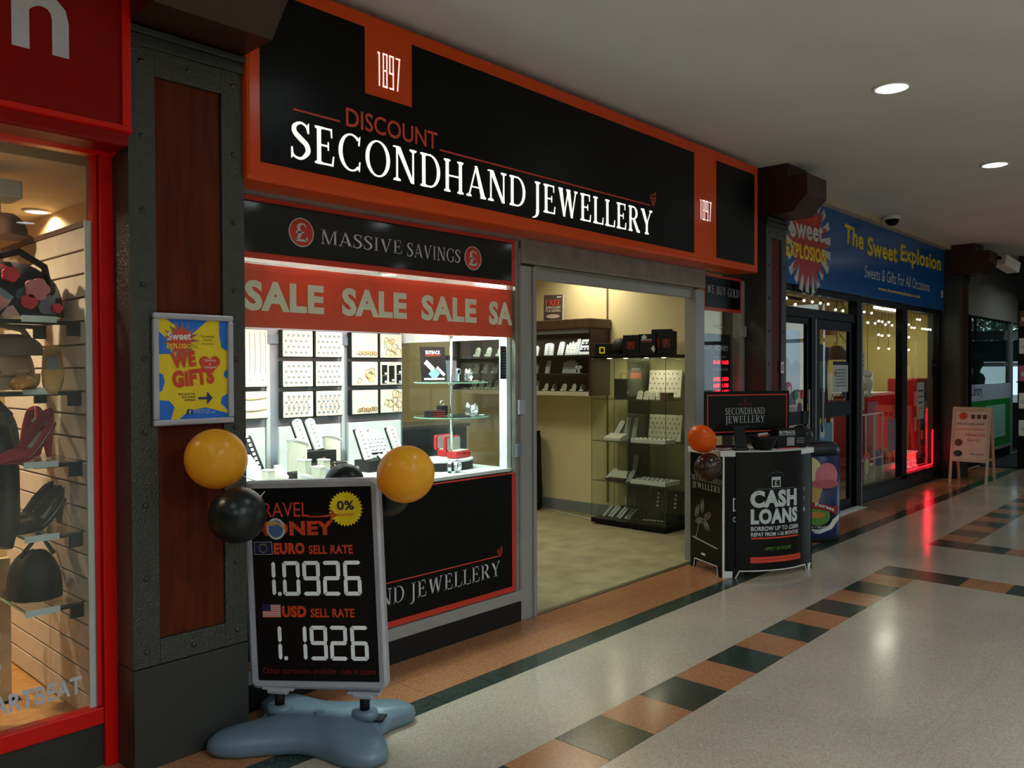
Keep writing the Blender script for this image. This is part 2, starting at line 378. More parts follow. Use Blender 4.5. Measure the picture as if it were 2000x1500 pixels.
def glyph(ch):
    s = []; sw = TH*2.1
    def stem(x, t=TH, a=1, b=1, sb=None):
        s.append(_st(x, 0, x, 1, t))
        if a: s.append(_sf(x, 0, sb or sw, 1))
        if b: s.append(_sf(x, 1, sb or sw, -1))
    w = .6
    if ch == 'S':
        w = .56
        s += _curve([(.47, .74), (.42, .9), (.27, .965), (.12, .86), (.12, .7), (.27, .55), (.42, .42), (.46, .24), (.33, .06), (.2, .03), (.08, .1), (.05, .27)],
                    [.03, .05, .06, .1, .12, .14, .13, .12, .08, .06, .045, .03])
        s.append([(.455, .72), (.49, .72), (.49, 1.0), (.455, .97)]); s.append([(.03, .0), (.065, .03), (.065, .3), (.03, .3)])
    elif ch in 'EFL':
        w = .6 if ch != 'L' else .57
        stem(.15)
        if ch != 'L':
            s.append(_hb(.15, .5, .95, .05)); s.append([(.5, 1), (.46, 1), (.48, .76), (.51, .76)])
            s.append(_hb(.15, .4, .49, .05)); s.append(_hb(.385, .415, .4, .23))
        if ch != 'F':
            s.append(_hb(.15, .53, 0, .05)); s.append([(.49, 0), (.535, 0), (.56, .27), (.53, .27)])
    elif ch in 'CG':
        w = .74
        s += _arc(.4, .5, .36, .52, 48, 312); s.append([(.6, .74), (.64, .72), (.66, 1.0), (.62, .95)])
        if ch == 'C': s.append([(.6, .06), (.64, .0), (.66, .28), (.63, .28)])
        else: s.append(_st(.62, .05, .62, .42, TH)); s.append(_sf(.62, .42, sw, -1))
    elif ch == 'O': w = .8; s += _arc(.4, .5, .37, .52, 0, 360, n=36)
    elif ch == 'Q': w = .8; s += _arc(.4, .5, .37, .52, 0, 360, n=36); s.append(_st(.62, -.2, .42, .1, TH))
    elif ch == 'N':
        w = .82; s.append(_st(.15, 0, .15, 1, TN*1.1)); s.append(_st(.67, 0, .67, 1, TN*1.1)); s.append([(.1, 1), (.25, 1), (.7, 0), (.6, 0)])
        s.append(_sf(.15, 0, sw, 1)); s.append(_sf(.67, 1, sw, -1)); s.append(_hb(.03, .2, .957, .043))
    elif ch == 'D': w = .76; stem(.16); s.append(_hb(.1, .4, .95, .05)); s.append(_hb(.1, .4, 0, .05)); s += _arc(.36, .5, .36, .5, -92, 92)
    elif ch == 'H': w = .82; stem(.17); stem(.65); s.append(_hb(.17, .65, .48, .05))
    elif ch == 'A':
        w = .76; s.append(_st(.1, 0, .38, 1, TN)); s.append([(.33, 1), (.42, 1), (.73, 0), (.57, 0)])
        s.append(_hb(.2, .58, .3, .045)); s.append(_sf(.1, 0, sw*.85, 1)); s.append(_sf(.65, 0, sw*.95, 1))
    elif ch == 'J':
        w = .4; s.append(_st(.22, .0, .22, 1, TH)); s.append(_sf(.22, 1, sw, -1))
        s += _curve([(.22, .02), (.2, -.12), (.12, -.22), (.0, -.26)], [.13, .1, .06, .03])
    elif ch == 'I': w = .33; stem(.165)
    elif ch == 'W':
        w = 1.02; s.append([(.08, 1), (.24, 1), (.37, 0), (.29, 0)]); s.append(_st(.33, 0, .52, 1, TN)); s.append([(.44, 1), (.6, 1), (.73, 0), (.65, 0)])
        s.append(_st(.69, 0, .88, 1, TN)); s.append(_sf(.16, 1, sw*.85, -1)); s.append(_sf(.88, 1, sw*.7, -1)); s.append(_sf(.52, 1, sw*.8, -1))
    elif ch == 'V': w = .76; s.append([(.05, 1), (.21, 1), (.42, 0), (.34, 0)]); s.append(_st(.38, 0, .64, 1, TN)); s.append(_sf(.13, 1, sw*.85, -1)); s.append(_sf(.64, 1, sw*.75, -1))
    elif ch == 'Y':
        w = .72; s.append([(.04, 1), (.2, 1), (.43, .42), (.3, .42)]); s.append(_st(.37, .42, .61, 1, TN)); s.append(_st(.365, 0, .365, .46, TH))
        s.append(_sf(.365, 0, sw, 1)); s.append(_sf(.12, 1, sw*.85, -1)); s.append(_sf(.61, 1, sw*.75, -1))
    elif ch in 'RPB':
        w = .7 if ch == 'R' else .62
        stem(.16); s.append(_hb(.1, .34, .95, .05)); s.append(_hb(.1, .34, .48, .045)); s += _arc(.32, .74, .24, .26, -92, 92)
        if ch == 'R': s.append([(.28, .5), (.41, .5), (.68, 0), (.53, 0)]); s.append(_sf(.62, 0, .16, 1))
        if ch == 'B': s += _arc(.32, .26, .27, .26, -92, 92); s.append(_hb(.1, .34, 0, .05))
    elif ch == 'U':
        w = .78; s.append(_st(.17, .3, .17, 1, TH)); s.append(_st(.62, .3, .62, 1, TN)); s.append(_sf(.17, 1, sw, -1)); s.append(_sf(.62, 1, sw*.8, -1))
        s += _arc(.4, .33, .3, .35, 180, 360, th=.1)
    elif ch == 'M':
        w = .95; s.append(_st(.13, 0, .15, 1, TN)); s.append(_st(.8, 0, .8, 1, TH)); s.append([(.1, 1), (.24, 1), (.5, 0), (.42, 0)]); s.append(_st(.46, 0, .76, 1, TN))
        s.append(_sf(.13, 0, sw*.8, 1)); s.append(_sf(.8, 0, sw, 1)); s.append(_hb(.03, .2, .957, .043)); s.append(_sf(.84, 1, sw*.7, -1))
    elif ch == 'T': w = .68; stem(.34, b=0); s.append(_hb(.04, .64, .95, .05)); s.append(_hb(.03, .06, .8, .2)); s.append(_hb(.62, .65, .8, .2))
    elif ch == 'K': w = .74; stem(.16); s.append(_st(.22, .42, .58, 1, TN)); s.append([(.28, .55), (.38, .6), (.7, 0), (.55, 0)]); s.append(_sf(.63, 0, sw*.8, 1)); s.append(_sf(.58, 1, sw*.7, -1))
    elif ch == '£':
        w = .6; s += _curve([(.5, .78), (.42, .93), (.28, .93), (.2, .78), (.22, .55), (.24, .3), (.12, .07)], [.05, .08, .1, .13, .14, .13, .08])
        s.append(_hb(.08, .42, .44, .08)); s.append(_hb(.08, .52, 0, .12)); s.append([(.46, .05), (.54, .0), (.56, .24), (.5, .22)])
    elif ch == ' ': w = .3
    return w, s
def serif(s, x, z, w, h, m, parent, y=-.002, d=0, name='lettering', fn=None, obj=True):
    adv = 0; polys = []
    for ch in s:
        cw, g = glyph(ch)
        polys += [[(px+adv, pz) for px, pz in q] for q in g]; adv += cw+.045
    xs = [p[0] for q in polys for p in q]; a, b = min(xs), max(xs)
    mb = MB(); k = 0
    for q in polys:
        pts = [(x+(px-a)/(b-a)*w, z+pz*h) for px, pz in q]
        if d: mb.poly(pts, y-d, y)
        else:
            A = sum(pts[i][0]*pts[(i+1) % len(pts)][1]-pts[(i+1) % len(pts)][0]*pts[i][1] for i in range(len(pts)))
            if A < 0: pts = pts[::-1]
            mb.add([(px, y, pz) for px, pz in pts], [tuple(range(len(pts)))])
    if fn: mb.map(fn)
    return P(name, mb, m, parent) if obj else mb
def flat(pts, y=-.002):
    a = sum(pts[i][0]*pts[(i+1) % len(pts)][1]-pts[(i+1) % len(pts)][0]*pts[i][1] for i in range(len(pts)))
    if a < 0: pts = pts[::-1]
    return MB().add([(p[0], y, p[1]) for p in pts], [tuple(range(len(pts)))])
def rect(x0, x1, z0, z1, y=-.002): return flat([(x0, z0), (x1, z0), (x1, z1), (x0, z1)], y)
def circ(cx, cz, rx, rz=None, n=28): 
    rz = rz or rx
    return [(cx+rx*math.cos(2*math.pi*k/n), cz+rz*math.sin(2*math.pi*k/n)) for k in range(n)]
def burst(cx, cz, r0, r1, n, jit=0, sx=1):
    o = []
    for k in range(2*n):
        a = math.pi*k/n; r = (r1*(1-jit*random.random()) if k % 2 else r0)
        o.append((cx+r*math.cos(a)*sx, cz+r*math.sin(a)))
    return o
def frame4(mb, x0, x1, z0, z1, w, y0, y1):     # picture-frame of four bars
    mb.box(x0, x1, y0, y1, z1-w, z1); mb.box(x0, x1, y0, y1, z0, z0+w)
    mb.box(x0, x0+w, y0, y1, z0+w, z1-w); mb.box(x1-w, x1, y0, y1, z0+w, z1-w); return mb
def diamond_icon(cx, cz, s, y, m, parent):
    mb = MB(); t = .07*s
    def ln(a, b):
        d = Vector((b[0]-a[0], b[1]-a[1])).normalized(); nx, nz = -d.y*t/2, d.x*t/2
        q = flat([(a[0]+nx, a[1]+nz), (b[0]+nx, b[1]+nz), (b[0]-nx, b[1]-nz), (a[0]-nx, a[1]-nz)], y); mb.add(q.v, q.f)
    pts = [(-.5, .25), (-.3, .5), (.3, .5), (.5, .25), (0, -.5)]; pts = [(cx+a*s*.85, cz+b*s) for a, b in pts]
    for i in range(5): ln(pts[i], pts[(i+1) % 5])
    ln(pts[0], pts[3]); ln((cx-.15*s, cz+.25*s), pts[4]); ln((cx+.15*s, cz+.25*s), pts[4]); ln((cx+.25*s, cz+.55*s), (cx+.3*s, cz+.8*s)); ln((cx+.15*s, cz+.62*s), (cx+.42*s, cz+.62*s))
    return P('diamond_emblem', mb, m, parent)

# ================================================================== SETTING
CZ = 3.3
# floor: slab plus flush terrazzo pieces
fl = struct('floor', MB().box(-4, 19, -6.2, 9.2, -.12, -.012), M_grout)
def piece(name, x0, x1, y0, y1, m, g=.0015):
    mb = MB().box(-(x1-x0)/2+g, (x1-x0)/2-g, -(y1-y0)/2+g, (y1-y0)/2-g, -.012, 0)
    return P(name, mb, m, fl, loc=((x0+x1)/2, (y0+y1)/2, 0))
TX = .3165; X0 = 2.638; YA, YB = 1.905, 2.197
cells = []
def checker(xs, ys, k):
    for i, (a, b) in enumerate(zip(xs[:-1], xs[1:])):
        for j, (c, d) in enumerate(zip(ys[:-1], ys[1:])):
            piece('tile', a, b, c, d, M_green if (k+i+j) % 2 == 0 else M_terra)
g0 = [X0+TX*i for i in range(-6, 14)]
checker(g0, [YA, YB], 0)
XE = X0+13*TX
yd = [YA-.2925*j for j in range(6, -1, -1)]
checker([XE-TX, XE], yd, 1)
X2 = 7.79; g2 = [X2+TX*i for i in range(0, 21)]
checker(g2, [YA, YB], 0)
checker([X2, X2+TX], yd, 1)
# beige field slabs
def slabs(x0, x1, y0, y1, sx=1.266, sy=1.17):
    nx = max(1, round((x1-x0)/sx)); ny = max(1, round((y1-y0)/sy))
    for i in range(nx):
        for j in range(ny):
            piece('slab', x0+(x1-x0)*i/nx, x0+(x1-x0)*(i+1)/nx, y0+(y1-y0)*j/ny, y0+(y1-y0)*(j+1)/ny, M_beige, .0004)
slabs(-4, 14.7, YB, 2.80, sx=1.266)
slabs(-4, g0[0], YA-1.755, YB, 1.3, 1.2); slabs(g0[0], XE-TX, YA-1.755, YA)
slabs(XE, X2, YA-1.755, YB, 1.04, 1.2)
slabs(X2+TX, g2[-1], YA-1.755, YA); slabs(g2[-1], 14.7, YA-1.755, YB)
slabs(-4, 14.7, -6.1, YA-1.755, 2.5, 2.0)
for i in range(-9, 39): 
    x = 2.59+i*TX
    if x+TX < 14.7: piece('border_tile', x, x+TX, 2.80, 2.932, M_green)
for i in range(-9, 39):
    x = 2.59+i*TX
    if x+TX < 14.7:
        piece('terracotta_tile', x, x+TX, 2.932, 3.17, M_terra, .001); piece('terracotta_tile', x, x+TX, 3.17, 3.40, M_terra, .001)
mat_far = mat('entrance_mat', (26, 30, 30), .9, bump=.5, bscale=400)
o = P('entrance_mat', MB().box(0, 3.2, 0, 2.1, 0, .012), mat_far, loc=(14.75, 1.3, -.012+.012)); tag(o, 'dark ribbed entrance mat on the floor beyond the chalk sign', 'mat')
# jeweller's carpet and other shop floors
struct('trim_1', MB().box(3.9, 5.86, 3.385, 3.425, -.005, .006), mat('threshold', (92, 84, 58), .4, .5))
P('carpet', MB().box(1.82, 7.1, 3.425, 9.0, -.012, .003), M_carpet, fl)
P('shop_flooring', MB().box(7.15, 14.0, 3.5, 9.0, -.012, .002), mat('sweet_floor', (120, 104, 80), .5), fl)
P('display_base', MB().box(-2.5, 1.24, 3.42, 6.5, -.012, .17), woodmat('display_floor', (176, 120, 60), (200, 146, 84), .4), fl)

# ceiling
struct('ceiling', MB().box(-4, 19, -6.2, 3.6, CZ, CZ+.1), M_ceil)
# walls of the mall
struct('wall_front', MB().box(-4, 19, 3.42, 3.6, 2.40, CZ), mat('header_wall', (120, 112, 100), .8))
M_wallc = mat('corridor_wall', (176, 168, 156), .8)
struct('wall_rear', MB().box(-4, 19, -6.2, -6.0, 0, CZ), M_wallc)
struct('wall_left', MB().box(-4.1, -4, -6.2, 3.6, 0, CZ), mat('dark_corridor_wall', (92, 86, 80), .8))
struct('wall_right', MB().box(14.7, 14.85, 2.36, 2.86, 0, CZ).box(14.7, 14.85, -6, 2.36, 2.75, CZ).box(14.7, 14.85, -6, 2.36, 0, .25), mat('teal_wall', (24, 38, 42), .6))
struct('wall_end', MB().box(18.9, 19, 1, 3.4, 0, CZ).box(14.85, 19, 1.0, 1.1, 0, CZ), mat('dark_end_wall', (30, 40, 44), .7))
w = sroot('window_1', (14.75, 0, 0))
for k in range(7):
    y = -6+k*1.394
    P('mullion', MB().box(-.03, .03, y-.03, y+.03, .25, 2.75), M_alu, w)
P('transom', MB().box(-.03, .03, -6, 2.36, 2.05, 2.12), M_alu, w)
P('pane', MB().box(-.004, .004, -6, 2.36, .25, 2.75), M_glass, w)
# ground outside
struct('trim_2', MB().box(15, 60, -40, .9, -.3, -.1), mat('asphalt', (96, 98, 100), .8))

# cornice over the shop fascias
struct('trim_3', MB().box(7.12, 12.73, 3.30, 3.42, 3.24, 3.30), mat('cornice_cream', (190, 176, 150), .6))
# shop interiors: jeweller
struct('wall_1', MB().box(7.06, 7.14, 3.43, 9.0, 0, 2.8), M_creamw)
struct('wall_2', MB().box(1.74, 7.06, 9.0, 9.1, 0, 2.8), M_creamw)
struct('wall_3', MB().box(1.70, 1.78, 3.6, 9.0, 0, 2.8), M_creamw)
struct('trim_4', MB().box(7.045, 7.06, 5.128, 5.14, .15, 2.8), mat('wall_joint', (120, 110, 80), .6))
struct('baseboard_right', MB().box(7.035, 7.06, 3.6, 9, .003, .12), mat('base_grey', (128, 134, 132), .5))
struct('trim_5', MB().box(1.78, 7.06, 3.6, 9.0, 2.8, 2.86), M_shopceil)
# left shop
M_lw = mat('left_shop_wall', (214, 186, 140), .8)
struct('wall_4', MB().box(1.655, 1.695, 3.62, 7.0, 0, 2.45), M_lw)
struct('wall_5', MB().box(-3, 1.655, 7.0, 7.1, 0, 2.45).box(-3.1, -3, 3.4, 7, 0, 2.45), M_lw)
struct('trim_6', MB().box(-3, 1.695, 3.42, 7.0, 2.45, 2.50), M_shopceil)
# sweet shop
M_sw = mat('sweet_wall', (226, 208, 130), .8)
struct('wall_6', MB().box(7.15, 14.0, 8.0, 8.1, 0, 2.7).box(14.0, 14.04, 3.6, 8, 0, 2.7).box(7.15, 7.2, 3.6, 8, 0, 2.7), M_sw)
struct('trim_7', MB().box(7.15, 14.0, 3.6, 8.0, 2.7, 2.76), M_shopceil)

# recessed downlights of the mall
def downlight(x, y, lab, lamp=True, power=P_DOWN, col=(.76, .93, 1.0), z=CZ, r=.095, m=None, grp='recessed round ceiling downlights'):
    t = T('downlight', lab, 'light', (x, y, z), 0, grp)
    P('rim', MB().lathe([(r+.018, -.001), (r+.018, -.008), (r, -.010), (r, -.001)], 28), M_white, t, smooth=True)
    P('lamp_disc', MB().cyl((0, 0, -.006), r, .004, 28), m or M_lamp, t)
    if lamp: area('downlight_lamp', (0, 0, -.012), r*1.9, power, col, disk=True, parent=t, spread=150)
    return t
rows = [(1.73, [-2.4, .2, 2.75, 5.36, 7.97, 10.6, 13.2]), (-1.0, [-1, 1.8, 4.42, 6.13, 8.44, 11.2]), (-3.9, [.5, 3.2, 5.9, 8.8, 11.5])]
for ry, xs in rows:
    for x in xs:
        lab = 'round white ceiling downlight of the mall outside the picture'
        if ry > 1:
            if abs(x-5.36) < .01: lab = 'larger nearer round ceiling downlight, upper right of the picture'
            if abs(x-7.97) < .01: lab = 'smaller farther round ceiling downlight at the right edge'
        downlight(x, ry, lab, power=P_DOWN*{1.73: .28, -1.0: .85, -3.9: 4.0}[ry]*(.5 if x > 7 else 3.0 if x < 2.3 and ry < 1 else 1))

downlight(15.6, 2.3, 'added round ceiling downlight that brightens the library screen', power=9)  # added lamp, lifts the dark white band of the library screen
downlight(16.6, 2.2, 'farther added round ceiling downlight that brightens the library screen', power=9)  # second added lamp for the library screen
# ------------------------------------------------------------------ pillars
def pillar(x0, x1, lab, top=CZ, riv=True):
    t = T('pillar', lab, 'pillar', ((x0+x1)/2, 3.19, 0)); w = (x1-x0)/2
    P('core', MB().box(-w+.004, w-.004, .022, .42, 0, 2.86), M_steel2, t)
    P('steel_frame', MB().box(-w, -w+.105, 0, .03, .402, 2.86).box(w-.1, w, 0, .03, .402, 2.86).box(-w+.105, w-.1, 0, .03, 2.70, 2.86).box(-w+.105, w-.1, 0, .03, .402, .50)
      .box(-w, -w+.004, .03, .42, .402, 2.86), M_steel, t, bev=.002)
    P('wood_panel', MB().box(-w+.106, w-.101, .014, .0215, .501, 2.699), M_pwood, t)
    P('kick_plate', MB().box(-w, w, -.003, .03, 0, .398).box(-w-.001, -w+.003, .03, .42, 0, .398), M_steel2, t, bev=.002)
    proto = MB().ball((0, 0, 0), .011, 10, 6, (1, .6, 1)); pm = None
    zs = [2.744-.2853*k for k in range(9)]
    pts = [(-w+.052, z) for z in zs]+[(w-.048, z) for z in zs]+[(0, 2.755), (0, .445)]
    for k, (x, z) in enumerate(pts):
        if pm is None: o = P('rivet', proto, M_steel, t, smooth=True, loc=(x, -.002, z)); pm = o.data
        else:
            o = bpy.data.objects.new('rivet', pm); COL.objects.link(o); o.parent = t; o.location = (x, -.002, z)
    P('moulding', MB().box(-w-.012, w+.012, -.015, .42, 2.80, 2.83).box(-w-.02, w+.02, -.025, .42, 2.845, 2.87), M_steel2, t, bev=.003)
    P('capital', MB().yz([(.42, 2.871), (-.23, 2.885), (-.36, 3.02), (-.36, 3.19), (-.19, 3.19), (-.19, top), (.42, top)], -w, w), M_dwood, t)
    return t
p1 = pillar(1.31, 1.79, 'dark riveted steel pillar with brown wooden panel behind the yellow and blue poster')
p2 = pillar(6.70, 7.10, 'dark steel and wood pillar between the jewellery shop and the sweet shop')
p3 = pillar(12.75, 13.2, 'far dark steel pillar at the right end of the sweet shop')
p = P('alarm_plate', MB().box(6.985, 7.035, 3.182, 3.188, 1.52, 1.62), M_white); tag(p, 'small white square switch plate on the steel pillar left of the sweet shop', 'plate')
P('switch_mark', rect(6.995, 7.025, 1.54, 1.60, 3.1815), M_greyfab, p)

# ------------------------------------------------------------------ jewellery shop fascia
t = T('fascia_sign', 'large orange and black shop fascia with white lettering SECONDHAND JEWELLERY', 'sign', (4.13, 3.16, 0))
def L(x): return x-4.13
P('sign_box', MB().box(L(1.785), L(6.49), 0, .225, 2.365, 3.255), M_orange, t, bev=.018)
P('black_panel', MB().poly([(L(1.852), 2.444), (L(5.43), 2.425), (L(5.43), 3.17), (L(2.695), 3.18), (L(2.695), 2.868), (L(2.40), 2.868), (L(2.40), 3.18), (L(1.852), 3.18)], -.005, .002), M_black, t)
P('black_panel', MB().box(L(5.775), L(6.405), -.005, .002, 2.423, 3.175), M_black, t)
serif('SECONDHAND', L(1.996), 2.487, 1.539, .168, M_lett, t, y=-.006, d=.003)
serif('JEWELLERY', L(3.597), 2.487, 1.262, .168, M_lett, t, y=-.006, d=.003)
txt('DISCOUNT', L(2.287), 2.688, .57, .088, M_redt, t, y=-.008, bold=.012)
P('rule_line', rect(L(2.008), L(2.254), 2.697, 2.706, -.0075), M_redt, t)
P('rule_line', rect(L(2.873), L(4.835), 2.687, 2.696, -.0075), M_redt, t)
diamond_icon(L(4.872), 2.728, .085, -.0075, M_redt, t)
def d1897(x, z, w, h, y, m, par, th=.17, fn=None):
    # tall condensed numerals
    mb = MB(); c = w/4.0; g = c*.72; t_ = g*th*1.5
    def bar(x0, z0, x1, z1):
        q = rect(min(x0, x1), max(x0, x1), min(z0, z1), max(z0, z1), y); mb.add(q.v, q.f)
    a = x+c*.1; bar(a+g*.45, z, a+g*.45+t_, z+h); bar(a+g*.2, z+h*.94, a+g*.45, z+h)
    a = x+c*1.05
    for (u0, v0, u1, v1) in ((0, 0, t_, .47), (g-t_, 0, g, .47), (0, .53, t_, 1), (g-t_, .53, g, 1)): bar(a+u0, z+v0*h, a+u1, z+v1*h)
    for v in (0, .475, .965): bar(a, z+v*h, a+g, z+(v+.045)*h)
    a = x+c*2.05; bar(a, z+.45*h, a+t_, z+h); bar(a+g-t_, z, a+g, z+h)
    for v in (0, .45, .965): bar(a, z+v*h, a+g, z+(v+.045)*h)
    a = x+c*3.05; bar(a, z+.955*h, a+g, z+h)
    q = flat([(a+g-t_, z+h), (a+g, z+h), (a+g*.55, z), (a+g*.55-t_, z)], y); mb.add(q.v, q.f)
    if fn: mb.map(fn)
    return P('numerals', mb, m, par)
d1897(L(2.468), 2.925, .158, .162, -.002, M_lett, t)
d1897(L(5.512), 2.69, .19, .148, -.002, M_lett, t)

# ------------------------------------------------------------------ shop front frame
sf = T('shopfront_frame', 'grey aluminium frame of the jewellery shopfront with sliding shutter posts', 'frame', (3.9, 3.39, 0))
def L(x): return x-3.9
P('post', MB().box(L(3.75), L(3.905), 0, .10, 0, 2.20), M_alu, sf, bev=.004)
P('track', MB().box(L(3.86), L(3.875), -.012, 0, 0, 2.20), M_alu, sf, bev=.002)
P('post', MB().box(L(5.855), L(6.0), 0, .10, 0, 2.2), M_alu, sf, bev=.004)
P('post', MB().box(L(3.735), L(3.752), -.004, .12, .13, 2.3), M_alud, sf)
P('header', MB().box(L(3.75), L(6.0), -.01, .12, 2.215, 2.37), M_alud, sf, bev=.006)
P('shutter', MB().box(L(3.905), L(5.855), .03, .07, 2.13, 2.215), M_alu, sf, bev=.006)
P('shutter_rail', MB().box(L(3.905), L(5.855), .015, .03, 2.198, 2.212), M_alud, sf)
P('top_rail', MB().box(L(1.79), L(3.74), -.03, .06, 2.348, 2.372), M_alud, sf)
P('post', MB().box(L(3.705), L(3.735), 0, .05, .13, 2.346), M_alud, sf)
P('sill_rail', MB().box(L(1.79), L(3.75), -.012, .05, .128, .192), M_alu, sf, bev=.003)
P('kick_board', MB().box(L(1.79), L(3.748), -.004, .05, 0, .127), M_kick, sf)
P('hinge', MB().box(L(3.72), L(3.775), -.02, .0, 1.28, 1.37), M_grey, sf, bev=.003)
P('hinge', MB().box(L(3.70), L(3.745), -.02, .0, 1.02, 1.10), M_greyfab, sf, bev=.003)
P('post', MB().box(L(6.63), L(6.70), -.0, .08, 0, 2.33), M_alu, sf, bev=.004)
P('lock_box', MB().box(L(6.60), L(6.68), -.03, .0, 1.84, 1.93), M_alu, sf, bev=.004)
P('kick_board', MB().box(L(6.0), L(6.70), 0, .05, 0, .13), M_kick, sf)
w2 = sroot('window_2', (2.75, 3.405, 0))
P('pane', MB().box(-.955, .955, 0, .008, .93, 2.35), M_glass, w2)
w3 = sroot('window_3', (6.315, 3.405, 0))
P('pane', MB().box(-.312, .312, 0, .008, .13, 2.32), M_glass, w3)

# black header panel MASSIVE SAVINGS
t = T('savings_panel', 'glossy black header panel with red border reading MASSIVE SAVINGS between two pound signs', 'sign', (2.75, 3.392, 0))
def L(x): return x-2.75
P('red_border', MB().box(L(1.795), L(3.703), -.004, .008, 2.066, 2.347), M_redline, t)
P('panel', MB().box(L(1.795), L(3.668), -.008, -.003, 2.094, 2.325), M_blackg, t)
serif('MASSIVE', L(2.303), 2.17, .505, .071, M_lettg, t, y=-.009)
serif('SAVINGS', L(2.845), 2.163, .392, .075, M_lettg, t, y=-.009)
for x, z in ((2.194, 2.211), (3.338, 2.201)):
    P('badge', flat(circ(L(x), z, .069), -.009), M_greyl, t); P('badge_disc', flat(circ(L(x), z, .064), -.0095), M_redline, t)
    serif('£', L(x)-.033, z-.043, .066, .088, M_greyl, t, y=-.0105)
# SALE banner inside the glass
t = T('sale_banner', 'orange red SALE banner strip stuck across the display window', 'banner', (2.75, 3.414, 0))
P('banner', MB().box(L(1.795), L(3.703), 0, .002, 1.753, 2.045), M_banner, t)
P('top_edge', MB().box(L(1.795), L(3.703), 0, .002, 2.047, 2.052), M_white, t)
for i, (x0, x1) in enumerate(((1.913, 2.338), (2.444, 2.865), (2.968, 3.394))):
    txt('SALE', L(x0), 1.829, x1-x0, .141, M_cream, t, y=-.0015, bold=.045)
mb = txt('SA', L(3.498), 1.826, .206, .141, M_cream, t, y=-.0015, bold=.045)
# black lower panel
t = T('lower_panel', 'black panel under the display window with orange border and white lettering JEWELLERY', 'sign', (2.75, 3.392, 0))
P('red_border', MB().box(L(1.795), L(3.70), -.004, .008, .198, .925), M_redline, t)
P('panel', MB().box(L(1.82), L(3.664), -.008, -.003, .232, .92), M_black, t)
serif('SECONDHAND', L(1.99), .322, .82, .088, M_lettg, t, y=-.009)
serif('JEWELLERY', L(2.851), .319, .704, .09, M_lettg, t, y=-.009)
P('rule_line', rect(L(2.35), L(3.542), .435, .441, -.009), M_redt, t)
diamond_icon(L(3.555), .455, .05, -.009, M_redt, t)
# WE BUY GOLD panel
t = T('header_sign', 'small black header panel with red border reading WE BUY GOLD beside the doorway', 'sign', (6.31, 3.392, 0))
def L(x): return x-6.31
P('red_border', MB().box(L(6.0), L(6.625), -.004, .008, 2.045, 2.34), M_redline, t)
P('panel', MB().box(L(6.015), L(6.60), -.008, -.003, 2.07, 2.32), M_black, t)
serif('WE', L(6.03), 2.185, .12, .07, M_lettg, t, y=-.009); serif('BUY', L(6.185), 2.18, .16, .07, M_lettg, t, y=-.009); serif('GOLD', L(6.38), 2.175, .2, .07, M_lettg, t, y=-.009)
# travel money LED board inside side window
t = T('rate_display', 'black TRAVEL MONEY exchange rate screen with red LED figures in the narrow side window', 'screen', (6.31, 3.47, 0))
P('case', MB().box(L(6.02), L(6.60), 0, .05, 1.05, 1.86), M_blacks, t, bev=.006)
txt('TRAVEL MONEY', L(6.03), 1.715, .52, .045, M_lettg, t, y=-.003, bold=.01)
txt('EXCHANGE RATE', L(6.27), 1.545, .27, .022, M_lettg, t, y=-.003)
txt('DATE      TIME', L(6.30), 1.655, .2, .014, M_lettg, t, y=-.003)
for i, (a, b, z) in enumerate((('19-10', '16:02', 1.60), ('1.0742', '1.0530', 1.455), ('1.0357', '1.1025', 1.40), ('1.4703', '1.0201', 1.345), ('1.2240', '1.3108', 1.29))):
    txt(a, L(6.29), z, .11, .033, M_ledred, t, y=-.003, bold=.02); txt(b, L(6.44), z, .11, .033, M_ledred, t, y=-.003, bold=.02)
P('cable', MB().tube([(.2, .03, 1.86), (.2, .03, 1.9), (.08, .05, 1.93), (.25, .05, 1.95), (.26, .05, 2.3)], .004, 6), M_blackm, t)
# hanging notice inside door end of display
t = T('hanging_notice', 'black printed notice stuck inside the right end of the display window', 'notice', (3.675, 3.43, 1.6))
P('sheet', MB().box(-.06, .03, 0, .002, -.1, .1), M_blackm, t)
for k in range(9): P('text_line', rect(-.05, .02, .075-k*.018, .079-k*.018, -.001), M_greyfab if k else M_redline, t)

# ================================================================== DISPLAY WINDOW
t = T('display_case', 'brightly lit white display case behind the window with grey back wall and glass end', 'display case', (2.75, 3.43, 0))
def L(x): return x-2.75
P('plinth', MB().box(L(1.80), L(3.70), .022, 1.05, .004, .93), M_blackm, t)
P('sill', MB().box(L(1.80), L(3.70), -.012, 1.05, .931, .952), M_white, t, bev=.002)
P('back_wall', MB().box(L(1.80), L(3.70), 1.035, 1.05, .953, 2.148), M_greyp, t)
P('end_wall', MB().box(L(1.80), L(1.815), 0, 1.034, .953, 2.148), M_greyl, t)
P('top_board', MB().box(L(1.80), L(3.70), 0, 1.05, 2.15, 2.17), M_white, t)
P('rail', MB().box(L(1.816), L(3.698), 1.015, 1.034, 1.72, 1.775), M_greyfab, t)
for k, x in enumerate((2.645, 3.19)): P('upright', MB().box(L(x)-.012, L(x)+.012, 1.02, 1.034, .953, 1.719), M_greyl, t)
P('end_header', MB().box(L(3.682), L(3.70), .06, 1.034, 1.745, 2.148), M_white, t)
P('end_post', MB().box(L(3.665), L(3.70), -.004, .058, .953, 2.148), M_white, t)
P('end_pane', MB().box(L(3.688), L(3.694), .06, 1.034, .957, 1.745), M_glass, t)
for k in range(7): P('light_strip', MB().box(L(1.86+k*.26), L(1.86+k*.26)+.2, .72, .76, 2.143, 2.149), mat('strip_light', (250, 255, 255), .5, emit=2.5, ecol=(220, 255, 250)), t)
